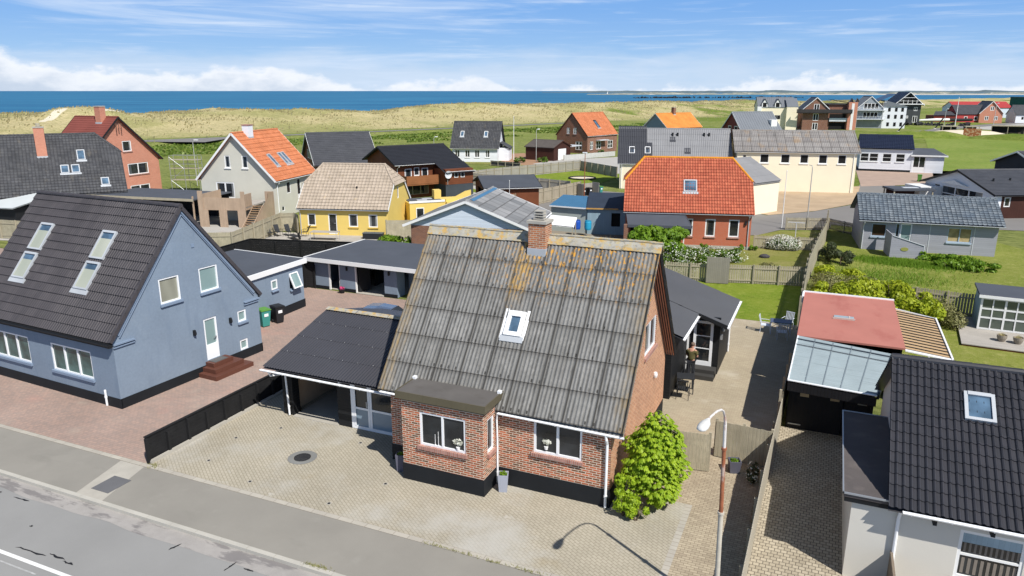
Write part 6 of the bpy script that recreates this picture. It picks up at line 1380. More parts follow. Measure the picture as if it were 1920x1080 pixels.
for a, y0, y1, x1 in ((6.6, 3.1, 3.9, 7.4), (8.5, 1.3, 2.2, 9.3)): mb = MB(); mb.poly([(a, y0, 3.42 + y0 * sl + .17), (x1, y0, 3.42 + y0 * sl + .17), (x1, y1, 3.42 + y1 * sl + .17), (a, y1, 3.42 + y1 * sl + .17)]); mb.build('roof_panel', R_CORD, GL.root)
CR = House('cream_building', 'long cream rendered building with weathered cement sheet roof and a row of small windows', (-6.2, 80.7), 13.2, 14.75, 8.4, 5.15, 7.55, .21, .42, cat='building', wm=CREAM, rm=R_CEM, rk=('corr', .22, .04, 1.15, .03))
CR.window('f', .71, 4.25, 1.15, 4.7, m=WHITE, fw=.05)
for a, b in ((2.88, 4.0), (5.47, 6.6), (7.85, 8.9), (10.13, 11.2), (12.47, 13.5)): CR.window('f', a, 3.7, b, 4.85, sill=WHITE, glass=DARKIN, fw=.08)
CR.walls(); CR.gutters(dp=[14.4])
CL = House('cream_outbuilding', 'lower cream gabled outbuilding between the red tiled house and the cream building', (-3.3, 58.1), 61.4, 7.5, 8.0, 3.35, 5.49, .14, .12, cat='building', wm=CREAM, rm=R_CORG, rk=K_COR); CL.walls()
WK = House('white_clubhouse', 'low white brick building with glossy navy roof and banded windows', (9.4, 114.7), 1.8, 7.6, 8.9, 3.75, 5.55, .3, .23, cat='building', wm=WHITEBR, rm=R_NAVY, rk=('roll', .33, .03, .5, .04))
for a in (-.0, 1.4, 3.35, 5.3): WK.window('f', max(.05, a), 1.6, a + 1.3, 2.9, rows=2, fw=.07, sill=WHITE, glass=DARKIN)
WK.walls(plinth=.35)
WX = thing('white_clubhouse_wing', 'low white wing with shallow grey roof and glazed double door, beside the navy roof', 'building', (17.0, 114.9, 0), 1.8)
mb = MB(); wallrect(mb, (0, 0), (4.6, 0), 0, 2.75, [(.25, .1, 2.0, 2.5)]); wallrect(mb, (4.6, 0), (4.6, 6), 0, 2.75); wallrect(mb, (4.6, 6), (0, 6), 0, 2.75); mb.build('wall', WHITEBR, WX)
mb = MB(); mb.poly([(-.2, -.3, 2.8), (5.0, -.3, 2.8), (3.4, 3.4, 3.7), (-.2, 3.4, 3.7)]); mb.poly([(5.0, -.3, 2.8), (5.0, 6.4, 2.8), (3.4, 3.4, 3.7)]); mb.poly([(-.2, 6.4, 2.8), (5.0, 6.4, 2.8), (3.4, 3.4, 3.7), (-.2, 3.4, 3.7)]); mb.build('roof', R_FELT, WX)
mb = MB(); mb.box(-.2, -.34, 2.62, 5.02, -.31, 2.84); mb.box(5.02, -.34, 2.62, 5.05, 6.4, 2.84); mb.build('fascia', WHITE, WX)
mb = MB(); [mb.box(.25 + k * .83, .03, .1, .34 + k * .83, .1, 2.5) for k in range(3)]; mb.box(.34, .031, .1, 1.08, .099, .9); mb.box(1.17, .031, .1, 1.91, .099, .9); o = mb.build('double_door', WHITE, WX); mb = MB(); mb.box(.3, .06, .9, 1.95, .08, 2.5); mb.build('pane', GLASS, o)
BG = House('grey_bungalow', 'grey lilac boarded bungalow with patchy blue grey tiled roof, on the right', (8.2, 46.5), 5.0, 9.8, 6.4, 2.62, 4.15, .4, .35, cat='bungalow', wm=GREYSID, rm=R_GREYT, rk=('roll', .33, .03, .34, .03))
WBL = mat('grey_blue_frame', (.36, .44, .52), rough=.5); TANP = glassm('glass_with_tan_blind', (.22, .17, .09), .1, .5)
BG.window('f', .72, 1.15, 1.81, 2.2, m=WBL, glass=mat('brown_curtain_glass', (.06, .035, .02), rough=.2, boards=(.1, 'u', .6)), sill=WBL); BG.door('f', 2.85, .35, 3.7, 2.3, m=PVC, gz=.05, glass=FROST); BG.window('f', 2.5, .4, 2.8, 2.3, m=WBL); BG.window('f', 6.3, 1.0, 8.0, 2.17, cols=2, m=WBL, glass=TANP, sill=WBL)
BG.walls(); BG.gutters(m=PVC2, dp=[.1])
mb = MB()
for a in (5.0, 8.15): mb.box(a, -.025, 0, a + .05, -.003, 2.55)
mb.build('cover_strip', PVC2, BG.root)
sc_t = thing('sloped_screen', 'grey boarded screen with slanting top and oval mirror, in front of the grey bungalow', 'screen', (10.35, 43.9, 0), 8); mb = MB()
mb.poly([(0, 0, .0), (2.3, 0, 0), (2.3, 0, 1.05), (0, 0, 1.75)]); mb.poly([(0, .06, .0), (2.3, .06, 0), (2.3, .06, 1.05), (0, .06, 1.75)]); mb.poly([(0, 0, 1.75), (2.3, 0, 1.05), (2.3, .06, 1.05), (0, .06, 1.75)]); mb.box(-.08, -.02, 0, -.002, 2.3, 1.85); mb.build('board_panel', GREYSID, sc_t)
mb = MB(); mb.beam((-.02, -.02, 1.78), (2.33, -.02, 1.06), .06, .05); mb.box(2.3, -.02, 0, 2.36, .08, 1.06); mb.build('trim', PVC2, sc_t); mb = MB(); mb.lathe([(.28, 0), (.28, .02)], n=20, sy=.55)
for i, v in enumerate(mb.v): mb.v[i] = (v[0] + .95, -.01 - v[2], v[1] + .72)
mb.build('mirror', mat('yellow_green_mirror', (.30, .30, .08), rough=.3, spec=.6), sc_t)
RD = House('red_brick_house', 'bright red brick house with red pantiled half hipped roof, centre right', (-10.2, 39.8), 13.85, 10.26, 7.94, 3.2, 7.1, .29, .18, wm=BRICKRED, rm=R_REDT, rk=K_PAN, hip=(1.6, 1.6, 5.3), capm=R_LICH)
for a, b in ((4.95, 5.6), (6.59, 7.41), (8.48, 9.33)): RD.window('f', a, 1.05, b, 2.52, fw=.1, sill=BRICKSILL)
RD.walls(plinth=.3, pm=CONC); RD.gutters(m=LEAD, dp=[10.05]); RD.skylight(4.75, 5.85, 1.25, 2.15, frame=LEAD, fw=.09)
mb = MB(); mb.box(9.75, -.14, 2.1, 9.9, -.02, 2.4); mb.build('wall_lamp', BLACKP, RD.root)
VP = thing('veranda', 'flat grey veranda roof on a brick pier, in front of the red pantiled house', 'veranda', (-10.2, 39.6, 0), 13.85)
mb = MB(); mb.poly([(.3, -3.2, 2.45), (5.3, -3.2, 2.45), (4.9, -.02, 2.85), (.1, -.02, 2.85)]); mb.box(.3, -3.25, 2.25, 5.3, -3.2, 2.47); mb.beam((5.32, -3.2, 2.38), (4.93, -.05, 2.78), .05, .18); mb.build('roof', R_FELT, VP); mb = MB(); mb.box(.0, -3.2, 0, .35, -2.85, 2.45); mb.build('pier', BRICKBR, VP); mb = MB(); mb.box(4.7, -3.1, 0, 4.78, -3.0, 2.4); mb.build('post', WHITE, VP)
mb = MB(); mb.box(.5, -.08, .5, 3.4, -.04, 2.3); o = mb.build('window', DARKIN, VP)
BGb = House('blue_gable_house', 'pale blue boarded gable with white trim and patchy grey cement roof, behind the main chimney', (-16.2, 32.0), 100.8, 8.4, 9.4, 2.47, 4.31, .59, .34, wm=PALEB, rm=R_CEM2, rk=('flat', 1, 0, 1.15, .02), verge=WHITE)
BGb.window('l', 1.6, .9, 2.8, 2.1, m=WBL); BGb.window('l', 6.7, .2, 7.5, 2.1, m=WBL); BGb.walls(); BGb.gutters()
mb = MB(); wallrect(mb, (-.03, .02), (-.03, 9.38), 0, 2.3, [(1.6, .9, 2.8, 2.1), (6.7, .2, 7.5, 2.1)]); mb.build('brick_base', BRICKBR, BGb.root)
mb = MB(); [mb.poly([(a, 4.7 + y0, 4.31 + .13 - abs(y0) * BGb.sl), (a + .9 if a > 5 else a + 8.0, 4.7 + y0, 4.31 + .13 - abs(y0) * BGb.sl), (a + .9 if a > 5 else a + 8.0, 4.7, 4.45), (a, 4.7, 4.45)]) for a, y0 in ((.8, -.4), (.8, .4))]; mb.build('blue_ridge_flashing', R_BLUEM, BGb.root)
S1 = thing('blue_roof_shed', 'pale shed with blue metal roof, left of the dark roofed shed', 'shed', (-18.6, 44.1, 0), -4)
mb = MB(); mb.box(.1, .0, 0, 3.7, 3.0, 2.3); mb.build('wall', mat('pale_green_grey_wall', (.38, .42, .40), var=.05), S1); mb = MB(); sheet(mb, (0, -.2, 2.4), (1, 0, 0), (0, 1, .18), 3.75, 3.4, ('seam', .22, .03, 0, 0)); mb.box(0, -.2, 2.28, 3.75, 3.1, 2.39); mb.build('roof', R_BLUEM, S1); mb = MB(); mb.box(0, -.24, 2.3, 3.75, -.202, 2.42); mb.build('fascia', WHITE, S1)
S2_ = thing('dark_roof_shed', 'blue grey shed with navy roof and dark opening, against the red pantiled house', 'shed', (-14.8, 43.7, 0), 14)
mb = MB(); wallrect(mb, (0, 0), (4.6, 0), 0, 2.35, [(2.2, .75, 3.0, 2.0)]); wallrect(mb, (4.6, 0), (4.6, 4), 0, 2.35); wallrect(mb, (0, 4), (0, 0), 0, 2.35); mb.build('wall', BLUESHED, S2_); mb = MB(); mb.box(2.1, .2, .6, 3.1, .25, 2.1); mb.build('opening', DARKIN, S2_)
mb = MB(); sheet(mb, (-.1, -.2, 2.45), (1, 0, 0), (0, 1, .22), 4.8, 4.2, K_FLAT); mb.box(-.1, -.2, 2.36, 4.7, 3.9, 2.44); mb.build('roof', mat('navy_felt', (.03, .04, .06), rough=.6), S2_); mb = MB(); mb.box(-.1, -.24, 2.34, 2.8, -.202, 2.46); mb.build('fascia', mat('orange_timber', (.5, .28, .08), rough=.7), S2_)
SG = House('small_dark_garage', 'small dark roofed timber garage beside the tan lane fence', (-29.2, 52.3), 36, 6.0, 6.8, 2.45, 3.3, .3, .3, cat='garage', wm=BROWNW, rm=R_FELT, rk=K_SHT, verge=BLACKP); SG.op['l'].append((1.4, 0, 5.4, 2.1)); SG.walls(); SG.gutters()
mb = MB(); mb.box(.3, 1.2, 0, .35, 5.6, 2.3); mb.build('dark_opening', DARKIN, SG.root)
LDk = House('grey_tiled_house', 'large house with weathered dark tiled half hipped roof and brick chimney, at the upper left', (-68.9, 23.3), 54, 12.4, 10.1, 3.0, 8.35, .29, .28, wm=WARMW, rm=R_OLDT, rk=K_T, hip=(2.4, 2.2, 6.4)); LDk.walls(); LDk.chimney(5.6, 3.4, .9, .9, 9.2, m=BRICKOR)
for a, y0, y1 in ((8.6, 2.6, 3.5), (7.0, 1.5, 2.2), (7.95, 1.5, 2.2), (10.4, .3, .95)): LDk.skylight(a, a + .75, y0, y1, frame=LEAD, fw=.09)
RB = House('salmon_brick_house', 'tall salmon brick house with dark red roof and brick chimney, at the upper left', (-82.3, 39.0), 2, 6.55, 11.4, 4.4, 9.6, .38, .38, wm=BRICKOR, rm=R_RED, rk=K_SHT, verge=BLACKP)
for a, z0, b, z1 in ((2.48, 5.6, 3.72, 6.8), (6.08, 5.45, 7.4, 6.75), (6.5, 2.5, 9.6, 3.9), (6.5, .1, 9.5, 1.15)): RB.window('r', a, z0, b, z1, cols=1 if b - a < 2 else 2, sill=BRICKSILL, fw=.1)
RB.walls(); RB.chimney(4.6, 5.2, .9, .8, 10.9, m=BRICKOR, pots=False)
mb = MB(); [mb.box(6.93, 5.2 + k * .35, 8.2 - abs(k - 1) * .2, 6.98, 5.3 + k * .35, 8.9) for k in range(3)]; mb.build('gable_slot', BRICKBR, RB.root)
NW = House('gabled_hall', 'pale blue gabled hall with charcoal roof and window band, at the right edge', (21.2, 68.5), 27, 16, 12.07, 2.5, 4.3, .45, .5, cat='building', wm=WHITER, rm=R_SLATE, rk=K_SHT, verge=BLACKP)
NW.window('l', 9.25, .7, 10.4, 2.45, fw=.1); NW.window('l', 2.0, .7, 8.9, 2.45, cols=3, rows=2, fw=.12); NW.window('f', .9, 1.2, 1.6, 2.2, fw=.1); NW.walls()
mb = MB(); mb.box(-.3, -.02, 0, 16, -.0, 2.4); 
fb = MB(); wallrect(fb, (.6, -.015), (15.9, -.015), 0, 2.5, [(.3, 1.2, 1.0, 2.2)]); fb.build('dark_cladding', DKBROWN, NW.root)
mb = MB(); mb.poly([(-.03, 4.4, 2.75), (-.03, 8.8, 2.75), (-.03, 6.6, 3.25)]); mb.poly([(-.3, 4.4, 2.72), (-.3, 8.8, 2.72), (-.3, 6.6, 3.2)]); mb.poly([(-.03, 4.4, 2.75), (-.3, 4.4, 2.72), (-.3, 8.8, 2.72), (-.03, 8.8, 2.75)]); mb.build('window_hood', WHITE, NW.root)
for a, b in ((1.6, 3.0), (3.6, 3.2), (5.6, 3.4)): mb = MB(); mb.tube([(a, b, 3.3), (a, b, 3.8)], .1, 8); mb.build('vent', BLACKP, NW.root)
mb = MB(); mb.box(-2.6, 8.8, 0, -.05, 11.9, 2.2); mb.build('side_wall', WHITE, NW.root)
NH = House('second_hall', 'dark gabled hall with pale verge boards, behind the pale gabled hall', (29.4, 89.3), 19.3, 16, 10.7, 3.5, 5.1, .4, .5, cat='building', wm=mat('navy_boards', (.015, .02, .035), rough=.7), rm=R_SLATE, rk=K_SHT, verge=WHITE); NH.walls()
CPo = thing('low_dark_shelter', 'low dark flat roofed shelter behind the grey bungalow', 'shelter', (12.0, 72.5, 0), 20); mb = MB(); mb.box(0, 0, 1.9, 4.6, 3, 2.1); mb.build('roof', R_FELT, CPo); mb = MB(); [mb.box(a, b, 0, a + .12, b + .12, 1.9) for a in (.1, 4.3) for b in (.1, 2.7)]; mb.build('posts', WOODP, CPo); mb = MB(); mb.box(1.5, 1.0, 2.11, 3.2, 1.7, 2.16); mb.build('roof_light', PVC2, CPo); mb = MB(); mb.box(.3, 2.5, 0, 4.3, 2.6, 1.8); mb.build('back_wall', DKBROWN, CPo)
bin_('big green bin in front of the white clubhouse', 17.2, 101.5, 0, GRLID, GRLID, logo=False)

# double garage behind the brick house
DG = thing('double_garage', 'low blue grey garage block with flat grey roof and open doors, behind the carport', 'garage', (-25.8, 18.15, 0))
mb = MB(); mb.prism([(-.25, -.45), (9.4, -.6), (9.4, 6.6), (.0, 6.2)], 2.08, 2.16); mb.build('roof', R_FELT, DG)
mb = MB(); mb.beam((-.3, -.47, 2.06), (9.4, -.62, 2.06), .05, .26); mb.beam((-.3, -.45, 2.06), (-.03, 6.2, 2.06), .05, .26); mb.build('fascia', WHITE, DG)
mb = MB(); mb.box(.1, 0, 0, 1.3, .15, 2.07); mb.box(2.2, 0, 0, 3.4, .15, 2.07); mb.box(5.65, -.02, 0, 6.6, .9, 2.07); mb.box(.1, .15, 0, .2, 6.1, 2.07); mb.box(6.6, 1.4, 0, 9.4, 1.5, 2.07); mb.build('wall', BLUER, DG)
mb = MB(); mb.box(.08, -.02, 0, 1.3, -.001, .22); mb.box(2.2, -.02, 0, 3.42, -.001, .22); mb.box(5.63, -.05, 0, 6.62, -.021, .22); mb.build('plinth', PLINTH, DG)
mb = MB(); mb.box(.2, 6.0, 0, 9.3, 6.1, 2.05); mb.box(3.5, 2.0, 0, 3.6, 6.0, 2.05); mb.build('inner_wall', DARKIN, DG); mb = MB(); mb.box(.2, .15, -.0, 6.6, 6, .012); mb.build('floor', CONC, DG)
mb = MB(); mb.box(1.3, .0, 0, 1.4, .1, 2.05); mb.box(2.1, .05, 0, 2.2, .1, 2.05); mb.box(3.4, .0, 0, 3.48, .12, 2.0); mb.build('door_frame', WHITE, DG)
mb = MB(); mb.beam((3.6, .1, 1.05), (3.95, .9, 1.05), .05, 1.95); mb.build('folded_door', BLACKP, DG); mb = MB(); mb.box(3.5, -.12, .003, 5.6, .14, .04); mb.build('threshold', CONC, DG)
for a in (2.75, 6.0): mb = MB(); mb.box(a, -.1 if a < 5 else -.14, 1.45, a + .1, -.01 if a < 5 else -.04, 1.7); mb.build('wall_lamp', BLACKP, DG)
fp = thing('flower_pot', 'dark round pot of pink flowers at the double garage door', 'flower pot', (-23.2, 17.75, .01)); mb = MB(); mb.lathe([(.15, 0), (.24, .25), (.22, .25)], n=14); mb.build('pot', BLACKP, fp); mb = MB(); leaves(mb, 0, 0, .33, .18, .18, .12, 80, .06, random.Random(1), .3); mb.build('flowers', mat('pink_petals', (.65, .08, .22), rough=.6), fp)

# garden cabin with deck, right edge
GC = thing('garden_cabin', 'white framed garden cabin with small paned windows and grey flat roof, at the right edge', 'cabin', (13.6, 25.2, .0), -3)
mb = MB(); mb.box(0, .05, .15, .1, 2.5, 2.0); mb.box(.1, 2.4, .15, 5.5, 2.5, 2.0); mb.box(5.4, .05, .15, 5.5, 2.4, 2.0); mb.build('wall', mat('pale_green_grey_boards', (.36, .46, .46), boards=(.12, 'u', .4)), GC)
mb = MB(); mb.box(-.12, -.15, 2.03, 5.7, 2.7, 2.13); mb.build('roof', R_FELT, GC); mb = MB(); mb.box(-.14, -.19, 1.95, 5.7, -.152, 2.11); mb.build('fascia', WHITE, GC)
mb = MB()
for k in range(10): x = .0 + k * .56; mb.box(x, 0, .15, x + (.1 if k % 2 == 0 else .06), .06, 1.95)
for z in (.15, .78, 1.28, 1.85): mb.box(.0, .004, z, 5.2, .055, z + .09)
o = mb.build('glazed_front', WHITE, GC); mb = MB(); mb.box(.05, .03, .2, 5.1, .04, 1.9); mb.build('pane', mat('cabin_glass', (.09, .11, .09), rough=.08, spec=.6), o)
dk = thing('wooden_deck', 'weathered grey deck in front of the garden cabin', 'deck', (12.6, 22.1, 0), -2); mb = MB(); mb.prism([(-.1, 0), (8, -.3), (8, 6), (1.0, 5.6), (.1, 5.2)], .1, .14); mb.build('boards', DECK, dk); mb = MB(); mb.prism([(-.08, .03), (7.98, -.27), (7.9, 5.9), (1.0, 5.5), (.12, 5.1)], 0, .099); mb.build('edge_board', BROWNW, dk)
for lb, x, y in (('left of two round grey pots with straw grass on the deck', 14.45, 23.3), ('right of two round grey pots with straw grass on the deck', 15.15, 23.15)):
    p_ = thing('round_pot', lb, 'flower pot', (x, y, .145), 0, 'pots on the cabin deck'); mb = MB(); mb.lathe([(.15, 0), (.23, .2), (.25, .34), (.22, .34), (.2, .28)], n=16); mb.build('pot', mat('weathered_clay', (.30, .26, .21), var=.15), p_)
    rnd = random.Random(int(x * 10)); mb = MB()
    for _ in range(120): a = rnd.uniform(0, 6.28); r_ = rnd.uniform(.1, .26); mb.poly([(cos(a) * .05, sin(a) * .05, .28), (cos(a + .4) * .06, sin(a + .4) * .06, .28), (cos(a) * r_, sin(a) * r_, .34 + rnd.uniform(0, .12))])
    mb.build('grass', LF_DG, p_)

# things between the houses
FR = thing('flat_carport', 'wide dark flat roofed carport between the tiled house and the larch deck', 'carport', (-60, 31, 0), 8); mb = MB(); mb.box(-3, 0, 2.5, 9.0, 6.0, 2.62); mb.build('roof', R_FELT, FR); mb = MB(); mb.box(-3.05, -.05, 2.42, 9.05, 0, 2.66); mb.build('fascia', WOODP, FR); mb = MB(); mb.box(-2.8, 5.7, 0, 8.8, 5.8, 2.5); mb.box(-2.8, .2, 0, -2.7, 5.7, 2.5); mb.build('wall', BLACKV, FR)
for x in (2.9, 8.8): mb = MB(); mb.box(x, .1, 0, x + .12, .22, 2.9 if x > 8 else 2.5); mb.build('post', WOODL, FR)
LS = thing('lean_to_shed', 'black boarded shed with pale translucent roof at the left edge, below the tiled house', 'shed', (-67.0, 23.0, 0), 8); mb = MB(); mb.box(-8, 0, 0, 3.0, 4, 2.2); mb.build('wall', BLACKW, LS); mb = MB(); mb.poly([(-8.3, -.5, 2.3), (3.3, -.5, 2.3), (3.9, 4.5, 3.2), (-8.3, 4.5, 3.2)]); mb.poly([(-8.3, -.5, 2.22), (3.3, -.5, 2.22), (3.9, 4.5, 3.1), (-8.3, 4.5, 3.1)]); mb.build('roof', mat('pale_translucent_sheet', (.55, .58, .58), var=.06, rough=.5), LS)
pfence('wooden_fence', 'short weathered fence below the black shed at the left edge', [(-64, 20.5), (-55, 21.8)], 1.7, WOODG, side=1)
sf_ = thing('scaffold', 'galvanised scaffold tower with planks beside the salmon brick house', 'scaffold', (-73.6, 50.0, 0), 20)
for x in (0, 1.9, 3.8):
    for y in (0, 1.1): mb = MB(); mb.tube([(x, y, 0), (x, y, 4.6)], .035, 6); mb.build('upright', STEEL, sf_)
for z in (1.5, 3.0, 4.1):
    mb = MB(); mb.box(-.1, 0, z, 3.9, 1.1, z + .06); mb.build('platform', WOODP, sf_)
    for y in (0, 1.1): mb = MB(); mb.tube([(0, y, z + .6), (3.8, y, z + .6)], .025, 6); mb.build('rail', STEEL, sf_)
for k in range(3): mb = MB(); mb.tube([(0 if k % 2 else 1.9, 0, k * 1.5), (1.9 if k % 2 else 0, 0, k * 1.5 + 1.5)], .025, 6); mb.build('brace', STEEL, sf_)
bz = thing('bin_enclosure', 'timber enclosure round the dark bins by the fenced lawn', 'enclosure', (-23.6, 67.2, 0), 62); mb = MB(); mb.box(0, 0, 0, 2.6, .06, 1.5); mb.box(0, -1.2, 0, .06, 0, 1.6); mb.box(2.54, -1.2, 0, 2.6, 0, 1.6); mb.build('screen', FW, bz)
for lb, x, y, m1 in (('left dark bin in the timber enclosure', -22.9, 67.2, BKPL), ('right dark bin in the timber enclosure', -22.4, 68.2, BKPL), ('green bin just outside the timber enclosure', -21.6, 70.2, TEAL)): bin_(lb, x, y, 62, m1, m1 if m1 is BKPL else GRLID, grp='bins at the enclosure')
tp = thing('sand_pit', 'round sand pit with dark rim on the fenced lawn', 'sand pit', (-29.0, 85.5, .02)); mb = MB(); mb.lathe([(1.9, 0), (1.9, .06)], n=24); mb.build('sand', SAND, tp); mb = MB(); mb.tube([(2.0 * cos(a * pi / 12), 2.0 * sin(a * pi / 12), .12) for a in range(25)], .1, 6); mb.build('rim', BLACKP, tp)
for lb, x, y, c_ in (('royal blue barrel beside the blue roof shed', -15.4, 42.6, (.02, .09, .45)), ('sky blue barrel with its lid off beside the dark roofed shed', -14.4, 42.7, (.03, .33, .55))):
    b_ = thing('plastic_barrel', lb, 'barrel', (x, y, .6)); mb = MB(); mb.lathe([(.28, 0), (.32, .15), (.32, .7), (.28, .8)], n=16); mb.build('body', mat('barrel_plastic', c_, rough=.4), b_); mb = MB(); mb.lathe([(.29, .8), (.29, .84)], n=16); mb.build('rim', mat('barrel_rim', sc_(c_, .7), rough=.4), b_)
wr = thing('white_sheet_roof', 'white sheeted shelter right behind the main chimney', 'shelter', (-17.4, 38.2, 0), 12); mb = MB(); mb.poly([(0, 0, 1.7), (3.0, 0, 1.5), (3.0, 2.6, 1.9), (0, 2.6, 2.1)]); mb.poly([(0, 0, 1.62), (3.0, 0, 1.42), (3.0, 2.6, 1.82), (0, 2.6, 2.02)]); mb.build('roof', WHITE, wr); mb = MB(); [mb.box(a, b, 0, a + .08, b + .08, 1.5) for a in (.05, 2.85) for b in (.05, 2.45)]; mb.build('posts', WOODP, wr)
wtk = thing('water_tank', 'white plastic water tank in the yard behind the main roof ridge', 'tank', (-13.6, 35.4, 0), 12); mb = MB(); mb.lathe([(.6, 0), (.62, .1), (.62, .9), (.5, 1.1), (.2, 1.15)], n=16); mb.build('tank', PVC, wtk); mb = MB(); [mb.tube([(.68 * cos(a), .68 * sin(a), 0), (.68 * cos(a), .68 * sin(a), 1.1)], .015, 5) for a in (0, .8, 1.6, 2.4, 3.1, 4, 4.8, 5.5)]; mb.tube([(.68 * cos(a), .68 * sin(a), 1.1) for a in [k * pi / 8 for k in range(17)]], .015, 5); mb.build('cage', STEEL, wtk)
tr_ = thing('garden_trailer', 'grey open box trailer loaded with brushwood, in front of the blue grey shed', 'trailer', (-11.2, 37.0, 0), 8); mb = MB(); mb.box(-1.2, -.6, .45, 1.2, -.55, 1.0); mb.box(-1.2, .55, .45, 1.2, .6, 1.0); mb.box(-1.2, -.55, .45, -1.15, .55, 1.0); mb.box(1.15, -.55, .45, 1.2, .55, 1.0); mb.box(-1.15, -.55, .45, 1.15, .55, .5); mb.build('box', PVC2, tr_)
for s in (-1, 1): mb = MB(); mb.tube([(0, s * .62, .3), (0, s * .78, .3)], .3, 14); mb.build('wheel', BLACKP, tr_)
rnd = random.Random(8); mb = MB(); [mb.tube([(rnd.uniform(-1, 1), rnd.uniform(-.5, .5), .5), (rnd.uniform(-1, 1), rnd.uniform(-.5, .5), rnd.uniform(1.0, 1.35))], .02, 4) for _ in range(40)]; mb.build('brushwood', BARK, tr_)
table('long grey bench table on the terrace in front of the yellow house', (-35.2, 31.7, .02), 15, GALV, 2.5, .9, .75, top=DECK)
for k, (x, y, rz, lb) in enumerate(((-40.6, 30.8, -20, 'leftmost black reclining chair by the terrace fence'), (-40.1, 31.4, -20, 'black reclining chair second from the terrace fence'), (-39.3, 31.9, -20, 'black reclining chair in front of the grey fence corner'), (-37.9, 32.3, 200, 'upright grey recliner against the yellow wall'))): chair(lb, (x, y, .02), rz, BF, 'recliners on the yellow house terrace', recl=True)
lg = thing('sun_lounger', 'flat black sun lounger between the recliners and the bench table', 'sun lounger', (-37.9, 30.9, .02), -25); mb = MB(); mb.box(-.9, -.3, .28, .7, .3, .32); mb.build('seat', BF, lg); mb = MB(); mb.beam((.7, 0, .3), (1.1, 0, .5), .6, .03, up=(0, 1, 0)); mb.build('backrest', BF, lg); [MB().tube([(a, b, .3), (a, b, 0)], .02, 6).build('leg', BF, lg) for a in (-.8, .6) for b in (-.25, .25)]
bx_ = thing('storage_box', 'low dark storage box at the foot of the yellow wall', 'box', (-31.6, 33.9, .01), 16); mb = MB(); mb.box(-.9, -.3, 0, .9, .3, .5); mb.build('body', BKPL, bx_); mb = MB(); mb.box(-.93, -.33, .5, .93, .33, .56); mb.build('lid', mat('grey_lid', (.1, .11, .12), rough=.5), bx_)
tl = thing('washing_line', 'T shaped steel washing line post in the garden right of the red house', 'washing line', (3.0, 48.6, .0)); mb = MB(); mb.tube([(0, 0, 0), (0, 0, 1.5)], .04, 8); mb.build('post', PVC2, tl); mb = MB(); mb.box(-.7, -.04, 1.5, .7, .04, 1.56); mb.build('crossbar', PVC2, tl)
st_ = thing('boulder', 'small dark boulder on the dry lawn right of the red house', 'boulder', (1.2, 39.8, 0)); mb = MB(); mb.lathe([(.2, 0), (.32, .08), (.3, .18), (.15, .28), (.02, .3)], n=10, sx=1.3); mb.build('stone', mat('dark_stone', (.06, .055, .06), var=.3), st_)
planter('tapered grey planter with small flowers by the dark gravel border', 3.35, 3.95, mat('slate_planter', (.10, .10, .13), rough=.6), .45, .2)
planter('grey box planter with yellow flowers on the patio side of the short fence', 3.0, 5.4, ZP, .4, .25, LF_YG)

# ------------------------------------------------------------------ buildings near the coast
F1 = House('cream_flats', 'cream three storey flats with grey zinc roof and two pointed dormers', (-19.7, 246.7), 13.3, 11.7, 9.3, 7.4, 10.5, .15, .2, cat='flats', wm=CREAM, rm=R_ZINC, rk=K_SEAM)
for a, z0, b, z1 in ((1.2, 3.2, 3.0, 4.8), (1.2, .6, 3.0, 2.2), (5.2, 3.4, 7.4, 4.8), (5.2, .4, 7.4, 1.8), (9.2, 3.3, 10.0, 5.4)): F1.window('f', a, z0, b, z1, cols=2, glass=DARKIN, m=PVC2)
F1.walls()
for a in (2.0, 6.2): 
    mb = MB(); mb.prism([(a - .9, -.1), (a + .9, -.1), (a + .9, 2.6), (a - .9, 2.6)], 7.2, 8.6); mb.poly([(a - .9, -.1, 8.6), (a + .9, -.1, 8.6), (a, -.1, 9.9)]); mb.build('dormer', WHITE, F1.root); mb = MB(); mb.poly([(a - 1.2, -.3, 8.3), (a, -.3, 10.2), (a, 3.6, 10.2), (a - 1.2, 3.2, 8.3)]); mb.poly([(a + 1.2, -.3, 8.3), (a, -.3, 10.2), (a, 3.6, 10.2), (a + 1.2, 3.2, 8.3)]); mb.build('dormer_roof', R_ZINC, F1.root)
    mb = MB(); mb.prism([(a - .6, -.14), (a + .6, -.14), (a + .6, -.11), (a - .6, -.11)], 7.5, 8.9); mb.build('dormer_window', DARKIN, F1.root)
mb = MB(); mb.box(-.4, -1.3, 6.2, .9, -.02, 7.6); mb.build('balcony', WHITE, F1.root); mb = MB(); mb.box(9.0, -1.6, 0, 12.6, -.02, 7.6); mb.build('stair_tower', CREAM, F1.root); mb = MB(); mb.poly([(9.0, -1.7, 7.6), (12.7, -1.7, 7.6), (12.7, 3, 10.3), (9.0, 3, 10.3)]); mb.build('tower_roof', R_ZINC, F1.root)
FAL = mat('far_white_balustrade', (.62, .65, .68), rough=.5)
F2 = House('brick_flats', 'red brick flats with slate roof and dark wrap round balcony', (2.4, 248.2), 100.3, 13, 7.9, 7.0, 10.6, .3, .29, cat='flats', wm=BRICKBR, rm=R_SLATE, rk=K_SHT, verge=WHITE)
for z in (.2, 3.2, 6.3): F2.window('l', 3.0, z, 4.7, z + 2.3, cols=2, glass=DARKIN, m=WHITE, fw=.16)
F2.walls(); mb = MB(); mb.box(-1.3, -7, 5.6, -.05, 10, 5.8); mb.build('balcony_floor', BLACKP, F2.root); mb = MB(); mb.box(-1.35, -7, 5.8, -1.3, 10, 6.9); mb.box(-1.3, 9.95, 5.8, -.05, 10, 6.9); mb.build('balustrade', mat('smoked_glass', (.05, .045, .045), rough=.3), F2.root)
